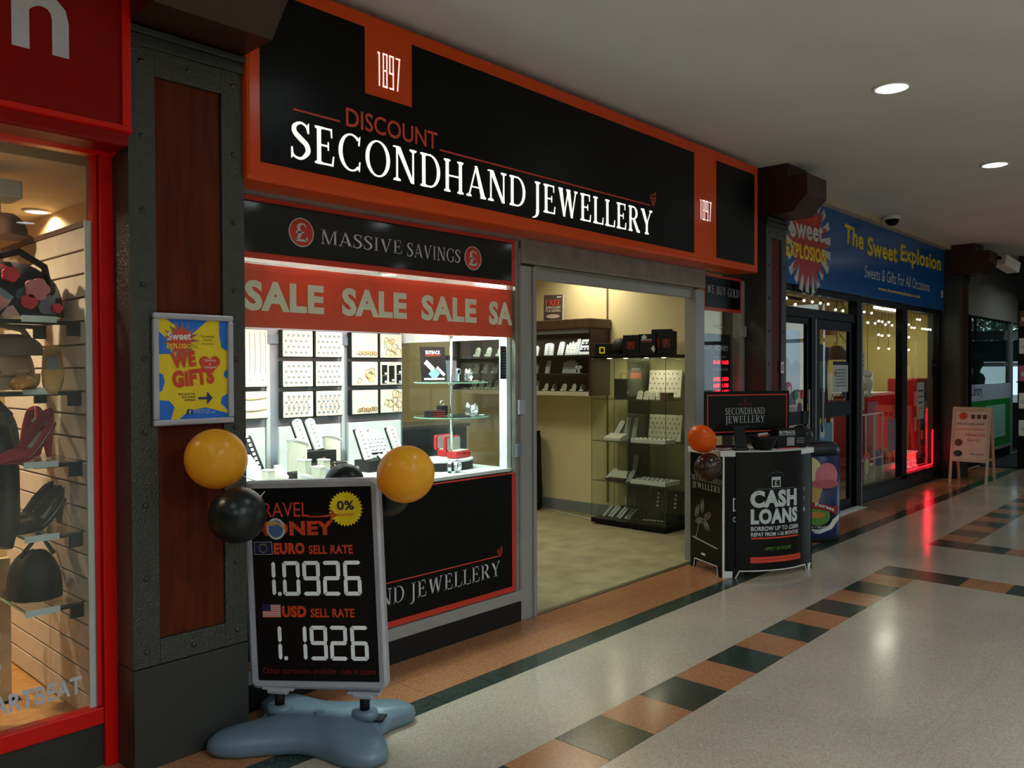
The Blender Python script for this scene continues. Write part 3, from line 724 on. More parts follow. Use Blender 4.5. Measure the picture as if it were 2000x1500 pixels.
downlight(3.2, 3.98, 'small round lamp in the top of the lit display case above the SALE banner', z=2.149, r=.05, power=3, grp='display case lamps')
for k, (x, y) in enumerate(((2.25, 3.62), (2.85, 3.62), (3.35, 3.62))):
    area('display_light', (x, y, 2.13), .4, P_DISPLAY, (.82, 1.0, .97), size_y=.16, rot=(R(-14), 0, 0))

CR, CM, CB = ('top', 'middle', 'bottom'), ('first', 'second', 'third', 'fourth', 'fifth'), 0
def arcs(mb, n, m, w, h, r, kind, y=-.012):
    for i in range(n):
        for j in range(m):
            x = -w/2+w*(i+.5+(.25 if j % 2 else -.25)*(kind == 'star'))/n; z = -h/2+h*(j+.5)/m
            if kind == 'ring': mb.tube([(x+r*math.cos(a*math.pi/5), y, z+r*math.sin(a*math.pi/5)) for a in range(10)], r*.22, 4, closed=True)
            elif kind == 'star': mb.ball((x, y, z), r, 6, 4, (1, .5, 1)); mb.box(x-r*1.8, x-r*.9, y-.002, y+.004, z-r*1.4, z+r*1.4)
            elif kind == 'bar': mb.box(x-r*.5, x+r*.5, y-.002, y+.003, z-r*2.6, z+r*2.6)
    return mb
def board(x0, x1, z0, z1, lab, kind, loc_y=4.42, grp='cream jewellery boards on the back wall of the display case'):
    cx, cz = (x0+x1)/2, (z0+z1)/2; w, h = x1-x0-.008, z1-z0-.006
    t = T('jewellery_board', lab, 'display board', (cx, loc_y, cz), 0, grp)
    P('backing', MB().box(-w/2, w/2, .0, .03, -h/2, h/2), M_blackm, t)
    P('pad', MB().box(-w/2+.008, w/2-.004, -.012, -.0005, -h/2+.006, h/2-.002), M_pad, t, bev=.005)
    if kind == 'rings':
        P('rings', arcs(MB(), 5, 4, w*.8, h*.82, .006, 'star', -.015), M_ringd, t, stuff=True)
    elif kind == 'rings_gold':
        P('rings', arcs(MB(), 5, 4, w*.8, h*.82, .006, 'star', -.015), M_ringd, t, stuff=True)
        P('gold_rings', arcs(MB(), 5, 3, w*.75, h*.6, .005, 'ring', -.016), M_gold, t, stuff=True)
    elif kind == 'bangles':
        mb = MB()
        for k in range(7):
            x, z, r = random.uniform(-w*.25, w*.38), random.uniform(-h*.32, h*.3), random.uniform(.016, .03)
            mb.tube([(x+r*math.cos(a*math.pi/8), -.016-.004*math.sin(a), z+r*math.sin(a*math.pi/8)) for a in range(16)], .002, 5, closed=True)
        P('bangles', mb, M_gold, t, stuff=True); P('cards', arcs(MB(), 4, 1, w*.8, h*.9, .008, 'bar', -.014), M_greyl, t, stuff=True)
    elif kind == 'bracelets':
        mb = arcs(MB(), 5, 1, w*.8, h*.7, .009, 'bar', -.014); P('cards', mb, M_greyl, t, stuff=True)
        mb = MB()
        for k in range(9):
            x = -w*.25+w*.7*k/9; z = -h*.28+random.uniform(-.006, .006); r = .011
            mb.tube([(x+r*math.cos(a*math.pi/5), -.016, z+r*math.sin(a*math.pi/5)) for a in range(10)], .0022, 4, closed=True)
        P('bracelets', mb, M_gold, t, stuff=True)
    elif kind == 'watches':
        for (x, z, ww, hh) in ((-.062, .025, .042, .07), (-.062, -.04, .038, .05), (0, .0, .044, .11), (.062, .03, .036, .06), (.062, -.036, .036, .06)):
            P('black_card', MB().box(x-ww/2, x+ww/2, -.018, -.0125, z-hh/2, z+hh/2), M_blackm, t)
            P('price_tag', MB().box(x-.002, x+.016, -.022, -.0185, z-hh/2+.004, z-hh/2+.018), M_padw, t)
    elif kind == 'chains':
        mb = MB()
        for k in range(7):
            x = -w*.42+w*.84*k/6; mb.tube([(x, -.014, h/2-.02), (x+.003, -.014, 0), (x, -.014, -h*.25)], .0015, 4)
        P('chains', mb, M_ringd, t, stuff=True); P('pendants', arcs(MB(), 5, 1, w*.85, h*.1, .006, 'ring', -.015).map(lambda x, y, z: (x, y, z-h*.36)), M_silver, t, stuff=True)
    elif kind == 'pearls':
        mb = MB()
        for z in (h*.28, -h*.12):
            mb.tube([(-w*.45+w*.9*k/12, -.016-.004*math.sin(k*math.pi/12), z-.008*math.sin(k*math.pi/12)) for k in range(13)], .004, 6)
        P('pearl_strings', mb, mat('pearl', (236, 214, 160), .3), t)
    return t
c0, c1, c2, c3, c4 = (2.43, 2.626), (2.712, 2.944), (2.948, 3.168), (3.225, 3.455), (3.459, 3.664)
rz = ((1.632, 1.808), (1.447, 1.618), (1.257, 1.43))
board(2.37, 2.626, 1.45, 1.805, 'tall cream board of hanging necklaces, partly hidden by the steel pillar', 'chains')
board(2.37, 2.626, 1.262, 1.437, 'cream board with pearl bracelets below the tall necklace board', 'pearls')
kinds = {(0, 1): 'rings', (0, 2): 'rings', (0, 3): 'bracelets', (0, 4): 'bangles', (1, 1): 'rings', (1, 2): 'rings', (1, 3): 'bangles', (1, 4): 'watches', (2, 1): 'rings_gold', (2, 2): 'rings_gold', (2, 3): 'bracelets', (2, 4): 'bangles'}
desc = {'rings': 'cream board of silver rings', 'rings_gold': 'cream board of mixed gold rings', 'bracelets': 'cream board of gold bracelets', 'bangles': 'cream board of gold bangles', 'watches': 'white board holding black watch cards'}
for (r, c), k in kinds.items():
    cc = (c1, c2, c3, c4)[c-1]
    board(cc[0], cc[1], rz[r][0], rz[r][1], '%s, %s row, %s from the left of the paired boards' % (desc[k], CR[r], CM[c-1]), k)
# leaning pale panels behind the stands
for (x0, x1, z1, lab) in ((2.30, 2.528, 1.224, 'pale grey backdrop panel at the left end of the display case'), (2.62, 3.056, 1.222, 'pale grey backdrop panel behind the two long white ring pads'), (3.118, 3.545, 1.222, 'pale grey backdrop panel behind the scalloped ring board')):
    t = T('backdrop_panel', lab, 'panel', ((x0+x1)/2, 4.29, .952), 0, 'pale grey backdrop panels'); w = x1-x0
    P('panel', MB().box(-w/2, w/2, 0, .02, 0, z1-.952), M_greyl, t, bev=.003)
    P('foot', MB().box(-w/2, w/2, .021, .08, 0, .02), M_greyl, t)
# riser and stands
SZ = .953
def slimpad(x, y, z, h, w, lab, m=None, lean=.35, rz=0, tag_=True, back=True, grp='long narrow jewellery pads in the window', dots='ring', cat='display pad', side=0):
    t = T('slim_pad', lab, cat, (x, y, z), rz, grp, rx=-lean, ry=side)
    if back: P('back_plate', MB().box(-w/2-.004, w/2+.002, .012, .024, .002, h), M_blackm, t, bev=.004)
    pts = [(-w/2, 0), (w/2, 0), (w/2, h-.02)]+[(w/2*math.cos(a*math.pi/8), h-.02+.02*math.sin(a*math.pi/8)) for a in range(1, 8)]+[(-w/2, h-.02)]
    P('pad', MB().poly(pts, -.010, .011), m or M_padw, t, bev=.004)
    mb = MB(); n = int(h/.026)
    for k in range(n):
        z0 = .02+k*.026
        if dots == 'ring': mb.ball((.0, -.013, z0), .0045, 6, 4); mb.box(-.012, .012, -.0125, -.0105, z0-.002, z0+.001)
        else: mb.box(-.008, .008, -.016, -.0105, z0, z0+.016)
    if n: P('rings' if dots == 'ring' else 'price_tags', mb, M_ringd if dots == 'ring' else M_padw, t, stuff=True)
    return t
t = T('display_riser', 'low black stepped riser in the middle of the display case', 'riser', (2.66, 3.95, SZ))
P('step', MB().box(-.10, .14, .02, .16, 0, .145), M_blackm, t, bev=.003); P('step', MB().box(-.10, .14, -.08, .018, 0, .08), M_blackm, t, bev=.003)
slimpad(2.345, 4.0, SZ, .27, .06, 'black long pad with white price tags at the left of the window', M_blackm, .35, .1, back=False, dots='tags', side=-.2)
slimpad(2.63, 4.02, 1.10, .19, .058, 'left of the two long white ring pads standing on the black riser', side=-.16)
slimpad(2.715, 4.02, 1.10, .19, .058, 'right of the two long white ring pads standing on the black riser', side=-.16)
slimpad(3.0, 3.93, SZ+.07, .2, .055, 'long white pad left of the scalloped ring board', side=-.12)
slimpad(3.24, 3.93, SZ+.07, .2, .055, 'long white pad right of the scalloped ring board', side=-.14)
# cylinders with oval tops
def bust(x, y, h, r, lab, grp='white bracelet pedestals with oval slanted tops'):
    t = T('bracelet_pedestal', lab, 'display stand', (x, y, SZ), 0, grp)
    mb = MB().cyl((0, 0, 0), r, h, 24); mb.map(lambda a, b, c: (a, b, c-(a*.35 if c > .01 else 0)))
    P('column', mb, M_pad, t, smooth=False)
    mt = Matrix.Translation((0, -.005, h+.004)) @ Matrix.Rotation(.34, 4, 'Y') @ Matrix.Rotation(-.3, 4, 'X')
    P('oval_top', MB().ball((0, 0, 0), 1, 24, 10, (r*1.35, r*.95, .014), mt), M_padw, t, smooth=True)
    P('bracelet', MB().tube([(r*.7*math.cos(a*math.pi/8), -.005+r*.5*math.sin(a*math.pi/8), h+.012-r*.7*math.cos(a*math.pi/8)*.34) for a in range(16)], .003, 5, closed=True), M_silver, t)
bust(2.505, 3.92, .20, .052, 'left white pedestal with oval slanted top beside the ring pads')
bust(2.80, 4.02, .20, .05, 'right white pedestal with oval slanted top beside the ring pads')
bust(2.36, 3.62, .05, .035, 'small low white pedestal near the glass at the left')
# scalloped board
def scallop(x, y, z, w, h, lab, lean=.45, rz=0, cat='display board', rows_=4, cols=5, parent=None):
    t = T('ring_board', lab, cat, (x, y, z), rz, 'scalloped ring boards', rx=-lean)
    n = 24; pts = [(-w/2, 0), (w/2, 0)]+[(w/2-w*k/n, h*(.78+.22*math.sin(math.pi*k/n)**1.5)+.012*math.cos(k*math.pi/3)) for k in range(n+1)]
    P('back_plate', MB().poly([(a*1.03, b*1.03-.004) for a, b in pts], .012, .02), M_blackm, t)
    P('pad', MB().poly(pts, -.006, .0115), M_padw, t, bev=.004)
    mb = MB()
    for i in range(cols):
        for j in range(rows_):
            px, pz = -w*.4+w*.8*(i+.5*(j % 2))/cols+.01, h*(.12+.62*j/rows_); mb.ball((px, -.009, pz), .004, 6, 4); mb.box(px-.012, px+.012, -.0085, -.0062, pz-.004, pz-.001)
    P('rings', mb, M_ringd, t, stuff=True); return t
scallop(3.11, 3.99, SZ+.10, .18, .15, 'scalloped white ring board standing in front of the right backdrop panel')
scallop(3.13, 3.80, SZ+.055, .2, .11, 'white ring board lying back in front of the scalloped board, half hidden by the balloon', 1.0)
t = T('display_riser', 'black wedge riser under the scalloped ring board', 'riser', (3.12, 3.93, SZ)); P('wedge', MB().box(-.16, .16, -.05, .09, 0, .068), M_blackm, t, bev=.003)
t = T('display_riser', 'black stack of two trays below the left pedestal', 'riser', (2.44, 3.78, SZ)); P('step', MB().box(-.05, .03, 0, .07, .0, .03), M_blackm, t, bev=.002); P('step', MB().box(-.045, .03, .0, .07, .031, .06), M_blackm, t, bev=.002)
# small white blocks and grey boxes
for i, (x, y, h, lab) in enumerate(((2.38, 3.66, .135, 'tall white block stand in front of the black trays'), (2.425, 3.6, .1, 'leaning white block stand nearest the glass'), (2.56, 3.75, .115, 'white round topped stand behind the grey boxes'), (2.97, 3.72, .10, 'white pillar stand left of the scalloped board'), (2.22, 3.74, .09, 'short white stand at the far left of the sill'))):
    t = T('block_stand', lab, 'display stand', (x, y, SZ), .2 if i < 2 else 0, 'white block stands')
    P('block', MB().box(-.022, .022, -.03, .03, 0, h), M_pad, t, bev=.004); P('top_pad', MB().box(-.024, .024, -.032, .032, h, h+.008), M_padw, t, bev=.003)
    P('ring', MB().tube([(.008*math.cos(a), 0, h+.014+.006*math.sin(a)) for a in [k*math.pi/5 for k in range(10)]], .0015, 4, closed=True), M_gold, t)
for i, (x, y, lab) in enumerate(((2.50, 3.60, 'leftmost small grey pendant box on the display sill'), (2.60, 3.60, 'middle small grey pendant box on the display sill'), (2.675, 3.61, 'rightmost small grey pendant box on the display sill'))):
    t = T('pendant_box', lab, 'box', (x, y, SZ), .12, 'grey pendant boxes', rx=-.25)
    P('box_base', MB().box(-.034, .034, .0, .02, 0, .085), M_greyfab, t, bev=.003); P('card', MB().box(-.03, .03, -.003, -.0005, .006, .08), mat('grey_card', (136, 148, 160), .6), t)
    P('pendant', MB().ball((0, -.005, .05), .004, 8, 5), M_silver, t); P('price_tag', MB().box(.02, .04, -.006, -.003, -.004, .012), M_padw, t)
t = T('necklace_bust', 'white miniature necklace bust at the left end of the sill', 'display stand', (2.30, 3.78, SZ))
P('base', MB().cyl((0, 0, 0), .03, .012, 16), M_padw, t); P('torso', MB().lathe([(.02, .012), (.05, .03), (.055, .05), (.03, .08), (.02, .1), (.022, .11)], 18), M_pad, t, smooth=True)
t = T('necklace_ramp', 'curved white necklace ramp at the far left of the sill', 'display stand', (2.20, 3.86, SZ))
P('ramp', MB().grid(lambda u, v: (-.03+.06*u, .08-.16*v, .14*(1-v)**.7+.01), 4, 10), M_padw, t, smooth=True, solid=.012)
for i, (x, lab) in enumerate(((2.585, 'left hanging pendant necklace on the black riser'), (2.70, 'right hanging pendant necklace on the black riser'))):
    t = T('pendant_necklace', lab, 'necklace', (x, 3.865, 1.036), 0, 'pendant necklaces')
    P('chain', MB().tube([(-.025, .02, .0), (-.012, -.002, -.02), (0, -.004, -.045), (.012, -.002, -.02), (.025, .02, .0)], .0013, 5), M_gold, t); P('pendant', MB().ball((0, -.006, -.05), .006, 8, 6), M_gold, t)
# glass shelf tower with bracelets and watches
t = T('shelf_tower', 'round glass shelves on a chrome pole at the right of the display window', 'shelf', (3.42, 3.66, SZ))
P('pole', MB().cyl((0, 0, 0), .009, .80, 16), M_chrome, t, smooth=True); P('foot', MB().cyl((0, 0, 0), .05, .008, 24), M_chrome, t)
for z in (.523, .315):
    P('glass_shelf', MB().cyl((0, 0, z), .232, .008, 40).map(lambda a, b, c: (a, b*.95, c)), M_glass, t); P('shelf_edge', MB().tube([(.232*math.cos(a*math.pi/24), .22*math.sin(a*math.pi/24), z+.004) for a in range(48)], .0028, 5, closed=True), M_gedge, t)
    P('clamp', MB().cyl((0, 0, z-.012), .02, .012, 16), M_chrome, t)
P('finial', MB().ball((0, 0, .81), .014, 12, 8), M_chrome, t)
t = T('picture_card', 'small orange card with silver coins on top of the shelf tower', 'card', (3.42, 3.655, 1.765)); P('card', MB().box(-.085, .085, -.0, .004, .0, .06), mat('amber', (220, 160, 60), .5), t)
for x in (-.035, .035): P('coin_picture', flat(circ(x, .032, .026), -.001), M_ringd, t)
t = T('tech_leaflet', 'black BUYBACK leaflet with pictures of white phones on the upper glass shelf', 'leaflet', (3.32, 3.70, 1.488), -.25, rx=-.12)
P('sheet', MB().box(-.085, .085, 0, .004, 0, .21), M_blackm, t); txt('BUYBACK', -.05, .165, .10, .022, M_white, t, bold=.03); txt('ELECTRONICS', -.05, .152, .10, .01, M_redt, t)
for x, z, r_, w_, h_ in ((-.03, .095, -.8, .03, .07), (.0, .045, -.8, .055, .055), (.045, .06, -.8, .02, .07)):
    q = [(-w_/2, -h_/2), (w_/2, -h_/2), (w_/2, h_/2), (-w_/2, h_/2)]; q = [(x+a*math.cos(r_)-b*math.sin(r_)*-1, z+a*math.sin(-r_)+b*math.cos(r_)) for a, b in q]
    P('phone_picture', flat(q, -.0015), M_white if w_ != .055 else mat('tablet_blue', (120, 180, 220), .4), t)
P('text_line', rect(-.07, .07, .008, .02, -.0015), M_greyl, t)
def bracelet(x, y, z, r, lab, m=None, rz_=.6, grp='silver bracelets and bangle watches', cat='bracelet', wd=.008):
    t = T('bracelet', lab, cat, (x, y, z), rz_, grp)
    n = 22; mb = MB(); pr = []
    for k in range(n):
        a = 2*math.pi*k/n
        pr.append((r*math.cos(a), r+r*math.sin(a)))
    v = []; f = []
    for k, (a, c) in enumerate(pr):
        ia, ic = a*.88, r+(c-r)*.88
        v += [(a, -wd, c+.001), (a, wd, c+.001), (ia, wd, ic+.001), (ia, -wd, ic+.001)]
    for k in range(n):
        a, b = 4*k, 4*((k+1) % n)
        f += [(a, b, b+1, a+1), (a+1, b+1, b+2, a+2), (a+2, b+2, b+3, a+3), (a+3, b+3, b, a)]
    P('band', mb.add(v, f), m or M_silver, t)
    P('clasp', MB().ball((0, -.001, 2*r), .009, 10, 6, (1.3, 1, .6)), M_chrome, t)
    P('price_tag', MB().box(.01, .045, -.05, -.02, .001, .003), M_padw, t); return t
bracelet(3.49, 3.60, 1.486, .036, 'left silver bracelet on the upper glass shelf', rz_=.9)
bracelet(3.54, 3.62, 1.486, .036, 'right silver bracelet on the upper glass shelf', rz_=.5)
bracelet(3.47, 3.57, 1.278, .037, 'left bangle on the lower glass shelf', rz_=.9, wd=.012)
bracelet(3.54, 3.58, 1.278, .034, 'right two tone bangle on the lower glass shelf', rz_=.4, wd=.012)
bracelet(3.27, 3.52, SZ, .036, 'left watch bracelet standing in front of the red case', rz_=.9, wd=.01)
bracelet(3.32, 3.50, SZ, .036, 'right watch bracelet standing in front of the red case', rz_=.4, wd=.01)
t = T('wristwatch', 'steel wristwatch with dark face on a stand on the upper glass shelf', 'watch', (3.40, 3.58, 1.486), .2)
P('cuff', MB().box(-.012, .012, -.004, .01, 0, .08), M_silver, t, bev=.003); P('case', MB().cyl((0, 0, 0), .018, .01, 20, Matrix.Translation((0, 0, .06)) @ Matrix.Rotation(R(90), 4, 'X')), M_silver, t); P('dial', MB().cyl((0, 0, .0105), .013, .001, 20, Matrix.Translation((0, 0, .06)) @ Matrix.Rotation(R(90), 4, 'X')), M_blackm, t)
t = T('gift_box', 'tall black gift box behind the watch on the upper glass shelf', 'box', (3.475, 3.72, 1.486)); P('body', MB().box(-.03, .03, -.02, .02, 0, .13), M_greyfab, t, bev=.002); P('lid', MB().box(-.032, .032, -.022, .022, .1305, .16), M_blackm, t, bev=.002)
for k in range(3):
    t = T('booklet', 'thin black booklet with red stripe, %s of the stack on the lower glass shelf' % ('bottom', 'middle', 'top')[k], 'booklet', (3.285, 3.66, 1.2765+k*.013), .1, 'booklets on the glass shelf'); P('cover', MB().box(-.06, .06, -.03, .03, 0, .012), M_blackm, t); P('stripe', rect(-.058, .058, .004, .008, -.0305), M_redline, t)
t = T('jewellery_cube', 'black cube with a silver ring on the lower glass shelf', 'display stand', (3.40, 3.72, 1.278)); P('cube', MB().box(-.025, .025, -.025, .025, 0, .06), M_blackm, t, bev=.003); P('ring', MB().tube([(.014*math.cos(a*math.pi/8), 0, .076+.014*math.sin(a*math.pi/8)) for a in range(16)], .003, 6, closed=True), M_silver, t)
# red watch case on white plateau
t = T('oval_plateau', 'black oval plinth with white top under the red watch case', 'plinth', (3.40, 3.70, SZ))
P('base', MB().cyl((0, 0, 0), .17, .05, 40).map(lambda a, b, c: (a*1.15, b*.85, c)), M_blackm, t); P('top', MB().cyl((0, 0, .0505), .172, .012, 40).map(lambda a, b, c: (a*1.15, b*.85, c)), M_padw, t)
def redcase(x, y, z, s, lab, rz_=.2):
    t = T('watch_case', lab, 'case', (x, y, z), rz_, 'open red leather watch cases'); t.scale = (s, s, s)
    P('base', MB().box(-.10, .10, -.05, .05, 0, .055), M_redbox, t, bev=.014); P('cushion', MB().box(-.085, .085, -.038, .04, .0555, .062), M_pad, t, bev=.003)
    l = P('lid', MB().box(-.10, .10, .05, .085, .05, .17), M_redbox, t, bev=.014); P('lid_lining', MB().box(-.086, .086, .044, .049, .062, .16), M_greyl, l, bev=.006)
    P('catch', MB().box(-.008, .008, -.054, -.051, .03, .045), M_gold, t); return t
redcase(3.48, 3.66, SZ+.063, .78, 'front open red leather watch case with pale lining'); 
redcase(3.53, 3.80, SZ+.063, .78, 'rear open red leather watch case peeking behind the front one')
t = T('sill_cards', 'row of white price cards lying at the right end of the sill', 'cards', (3.47, 3.47, SZ))
for k in range(3): P('card', MB().box(-.06+k*.045, -.02+k*.045, -.02, .03, .0, .002), M_padw, t)

# ================================================================== JEWELLER'S INTERIOR
for k, (x, y, pw) in enumerate(((5.4, 4.4, .8), (5.2, 6.2, .9), (3.6, 7.6, .9), (6.72, 5.25, 1.0), (6.2, 7.8, .6))):
    area('shop_light', (x, y, 2.78), .5, P_SHOP*pw, (1, .93, .74), spread=150)
# wall cabinet facing into the shop
wc = T('wall_cabinet', 'dark wood wall cabinet with glass shelves of jewellery inside the shop', 'cabinet', (7.055, 5.10, 0), R(-90))
# local: x -> -Y world, y -> +X world ; cabinet spans local x -2.1..0, y -.345..0
P('side', MB().box(-.018, 0, -.345, 0, 1.29, 1.985), M_dwood, wc, bev=.002); P('side', MB().box(-2.1, -2.082, -.345, 0, 1.29, 1.985), M_dwood, wc)
P('back', MB().box(-2.08, -.02, -.012, 0, 1.33, 1.97), M_dwood, wc); P('cornice', MB().box(-2.13, .02, -.375, 0, 1.986, 2.085), woodmat('cornice_wood', (84, 56, 34), (104, 72, 44), .45), wc, bev=.008)
P('light_rail', MB().box(-2.08, -.02, -.335, -.30, 1.94, 1.975), M_alu, wc)
P('bottom', MB().box(-2.08, -.02, -.35, -.0, 1.285, 1.328), mat('cabinet_ledge', (206, 200, 170), .5), wc, bev=.002)
for z in (1.712, 1.518): P('shelf', MB().box(-2.08, -.02, -.33, -.013, z-.012, z), mat('dark_shelf', (52, 46, 38), .5), wc)
for k in range(3): P('door_pane', MB().box(-2.08+k*.69, -1.395+k*.69, -.348, -.343, 1.33, 1.975), M_glass, wc)
area('cabinet_light', (6.80, 5.75, 1.935), .08, 2.6, (1, .97, .88), size_y=1.3, spread=170)
area('cabinet_light', (6.80, 6.6, 1.935), .08, 1.6, (1, .97, .88), size_y=.8, spread=170)
def on_wc(y, z, depth=.20): return (7.055-depth, y, z)
RZ = R(-90)
slimpad(*on_wc(5.62, 1.713), .16, .07, 'left tall narrow pad on the top shelf of the wall cabinet', lean=.35, rz=RZ, grp='pads in the wall cabinet')
slimpad(*on_wc(5.40, 1.713), .19, .05, 'right tall narrow pad on the top shelf of the wall cabinet', lean=.4, rz=RZ, grp='pads in the wall cabinet')
t = T('ring_tray', 'bright white tray with two rows of watches on the top shelf of the wall cabinet', 'tray', on_wc(5.25, 1.713, .22), RZ, rx=-.45)
P('tray', MB().box(-.1, .1, -.01, .01, 0, .18), M_padw, t, bev=.003)
for j in (.035, .105):
    P('slot', MB().box(-.085, .085, -.013, -.011, j, j+.045), M_blackm, t)
    for k in range(4): P('watch', MB().ball((-.065+k*.043, -.016, j+.022), .015, 10, 6, (1, .4, 1)), M_silver, t)
scallop(*on_wc(5.49, 1.713, .17), .17, .15, 'scalloped grey board on the top shelf of the wall cabinet', .3, RZ, rows_=2, cols=3)
slimpad(*on_wc(5.78, 1.713), .14, .12, 'bright white square pad at the left end of the top shelf of the wall cabinet', lean=.2, rz=RZ, grp='pads in the wall cabinet')
scallop(*on_wc(5.52, 1.519, .17), .19, .15, 'scalloped ring board on the middle shelf of the wall cabinet', .3, RZ, rows_=3, cols=4)
slimpad(*on_wc(5.19, 1.519), .17, .06, 'tall narrow pad at the right end of the middle shelf of the wall cabinet', lean=.35, rz=RZ, grp='pads in the wall cabinet')
slimpad(*on_wc(5.80, 1.519), .15, .06, 'tall narrow pad at the left of the middle shelf of the wall cabinet', lean=.3, rz=RZ, grp='pads in the wall cabinet')
def tstand(x, y, z, rz, s, lab, grp, m=None):
    t = T('jewellery_stand', lab, 'display stand', (x, y, z), rz, grp); t.scale = (s, s, s)
    P('base', MB().box(-.03, .03, -.025, .025, 0, .008), M_padw, t, bev=.002); P('stem', MB().box(-.012, .012, -.008, .008, .008, .055), M_padw, t, bev=.003)
    P('top', MB().poly([(-.04, .05), (.04, .05), (.045, .075), (.02, .085), (0, .075), (-.02, .085), (-.045, .075)], -.012, .012), m or M_padw, t, bev=.003)
    P('piece', MB().ball((0, -.014, .065), .008, 8, 5), M_silver, t); P('price_tag', MB().box(.01, .035, -.05, -.027, .001, .003), M_padw, t); return t
st0 = tstand(*on_wc(5.33, 1.519, .24), RZ, 1.0, 'white T shaped stand on the middle shelf of the wall cabinet', 'T stands')
def padcard(x, y, z, rz, lab, grp, w=.05, h=.085, blk=False):
    t = T('earring_card', lab, 'display card', (x, y, z), rz, grp, rx=-.3)
    P('card', MB().poly([(-w/2, 0), (w/2, 0), (w/2, h*.8), (w*.2, h), (-w*.2, h), (-w/2, h*.8)], 0, .012), M_blackm if blk else M_pad, t, bev=.002)
    P('earrings', arcs(MB(), 2, 2, w*.7, h*.6, .005, 'ring', -.004).map(lambda a, b, c: (a, b, c+h*.5)), M_silver, t, stuff=True); P('price_tag', MB().box(-.02, .012, -.02, -.012, .0, .016), M_padw, t); return t
pc = []
for k in range(11):
    y = 5.84-k*.064
    pc.append(padcard(*on_wc(y, 1.329, .26 if k % 2 else .20), RZ, 'earring card on the bottom ledge of the wall cabinet, %s from the pillar side' % ('eleventh tenth ninth eighth seventh sixth fifth fourth third second first'.split()[k]), 'small cards on the bottom ledge of the wall cabinet', blk=(k % 3 == 0)))
for z_, nm, n_ in ((1.329, 'bottom ledge', 9), (1.519, 'middle shelf', 7), (1.713, 'top shelf', 6)):
    for k in range(n_):
        dup(pc[k % 2+1], on_wc(5.98+k*(1.1/n_), z_, .2), RZ, 'earring card on the far half of the %s of the wall cabinet' % nm, 'cards in the far half of the wall cabinet, '+nm, (1.5, 1.5, 1.4))
# sign on top of the wall cabinet
t = T('cleaning_sign', 'dark card sign reading FREE JEWELLERY CLEANING on top of the wall cabinet', 'sign', (6.86, 5.72, 2.086), R(-62), rx=-.08)
P('card', MB().box(-.105, .105, 0, .006, 0, .29), mat('dark_brown_card', (48, 30, 26), .6), t); P('white_edge', MB().box(.1055, .112, -.001, .007, 0, .29), M_greyl, t)
serif('FREE', -.085, .175, .17, .06, M_oran, t); serif('JEWELLERY', -.085, .14, .17, .024, M_cream, t); serif('CLEANING', -.085, .105, .17, .024, M_cream, t)
P('ring_picture', flat(circ(0, .055, .075, .022), -.002), mat('pic_silver', (160, 140, 130), .4), t); P('brand_strip', rect(.04, .09, .26, .27), M_greyl, t)
# two glass cabinets
def gcab(y0, y1, lab):
    t = T('glass_cabinet', lab, 'cabinet', (6.83, (y0+y1)/2, 0), 0, 'tall glass display cabinets'); w = (y1-y0)/2-.003
    P('base', MB().box(-.21, .20, -w, w, .02, .065), M_blacks, t, bev=.004); P('foot_rail', MB().box(-.17, .17, -w+.04, w-.04, .003, .019), M_blackm, t)
    P('top', MB().box(-.21, .20, -w, w, 1.672, 1.70), M_blacks, t, bev=.003)
    for x in (-.2, .19): P('pane', MB().box(x, x+.005, -w+.004, w-.004, .066, 1.671), M_glassg, t)
    for y in (-w, w-.005): P('pane', MB().box(-.194, .188, y, y+.005, .066, 1.671), M_glassg, t)
    for z in (.445, .845, 1.265): P('glass_shelf', MB().box(-.19, .185, -w+.008, w-.008, z-.006, z), M_glassg, t); P('shelf_edge', MB().box(-.1935, -.191, -w+.008, w-.008, z-.006, z), mat('dark_glass_edge', (60, 66, 50), .3), t)
    for x in (-.2, .193):
        for y in (-w, w-.003): P('edge_strip', MB().box(x-.001, x+.003, y, y+.003, .066, 1.671), mat('dark_glass_edge', (60, 66, 50), .3), t)
    for y in (-.1, .1): P('spot_lamp', MB().cyl((-.05, y, 1.668), .022, .004, 16), M_lampw, t)
    area('spot_light', (-.05, 0, 1.66), .12, 1.3, (1, .85, .6), parent=t)
    return t
gcab(4.15, 4.585, 'right hand glass cabinet nearer to the doorway'); gcab(4.59, 5.03, 'left hand glass cabinet beside the wall cabinet')
def ringpanel(x, y, z, w, h, lab, lean=.15, m=None, rz=RZ):
    t = T('ring_display', lab, 'display board', (x, y, z), rz, 'white ring panels in the glass cabinets', rx=-lean)
    P('panel', MB().box(-w/2, w/2, 0, .02, 0, h), m or M_pad, t, bev=.003)
    P('rings', arcs(MB(), 7, 5, w*.94, h*.9, .0055, 'star', -.003).map(lambda a, b, c: (a, b, c+h/2)), M_ringd, t, stuff=True); return t
ringpanel(6.94, 4.37, 1.285, .37, .27, 'upper white ring panel in the right glass cabinet'); ringpanel(6.94, 4.37, .852, .37, .26, 'lower white ring panel in the right glass cabinet')
def tray(x, y, z, w, d, lab, m=None):
    t = T('ring_tray', lab, 'tray', (x, y, z), RZ, 'white trays in the glass cabinets'); P('tray', MB().box(-w/2, w/2, -d/2, d/2, 0, .04), m or M_padw, t, bev=.003)
    P('rings', MB().add(*(lambda q: (q.v, q.f))(arcs(MB(), 7, 4, w*.9, d*.85, .006, 'star', 0).map(lambda a, b, c: (a, c, .043+b)))), M_ringd, t, stuff=True); return t
tray(6.74, 4.37, .846, .40, .17, 'white ring tray on the third shelf of the right glass cabinet'); tray(6.78, 4.37, .446, .40, .26, 'white ring tray alone on the lowest glass shelf of the right cabinet')
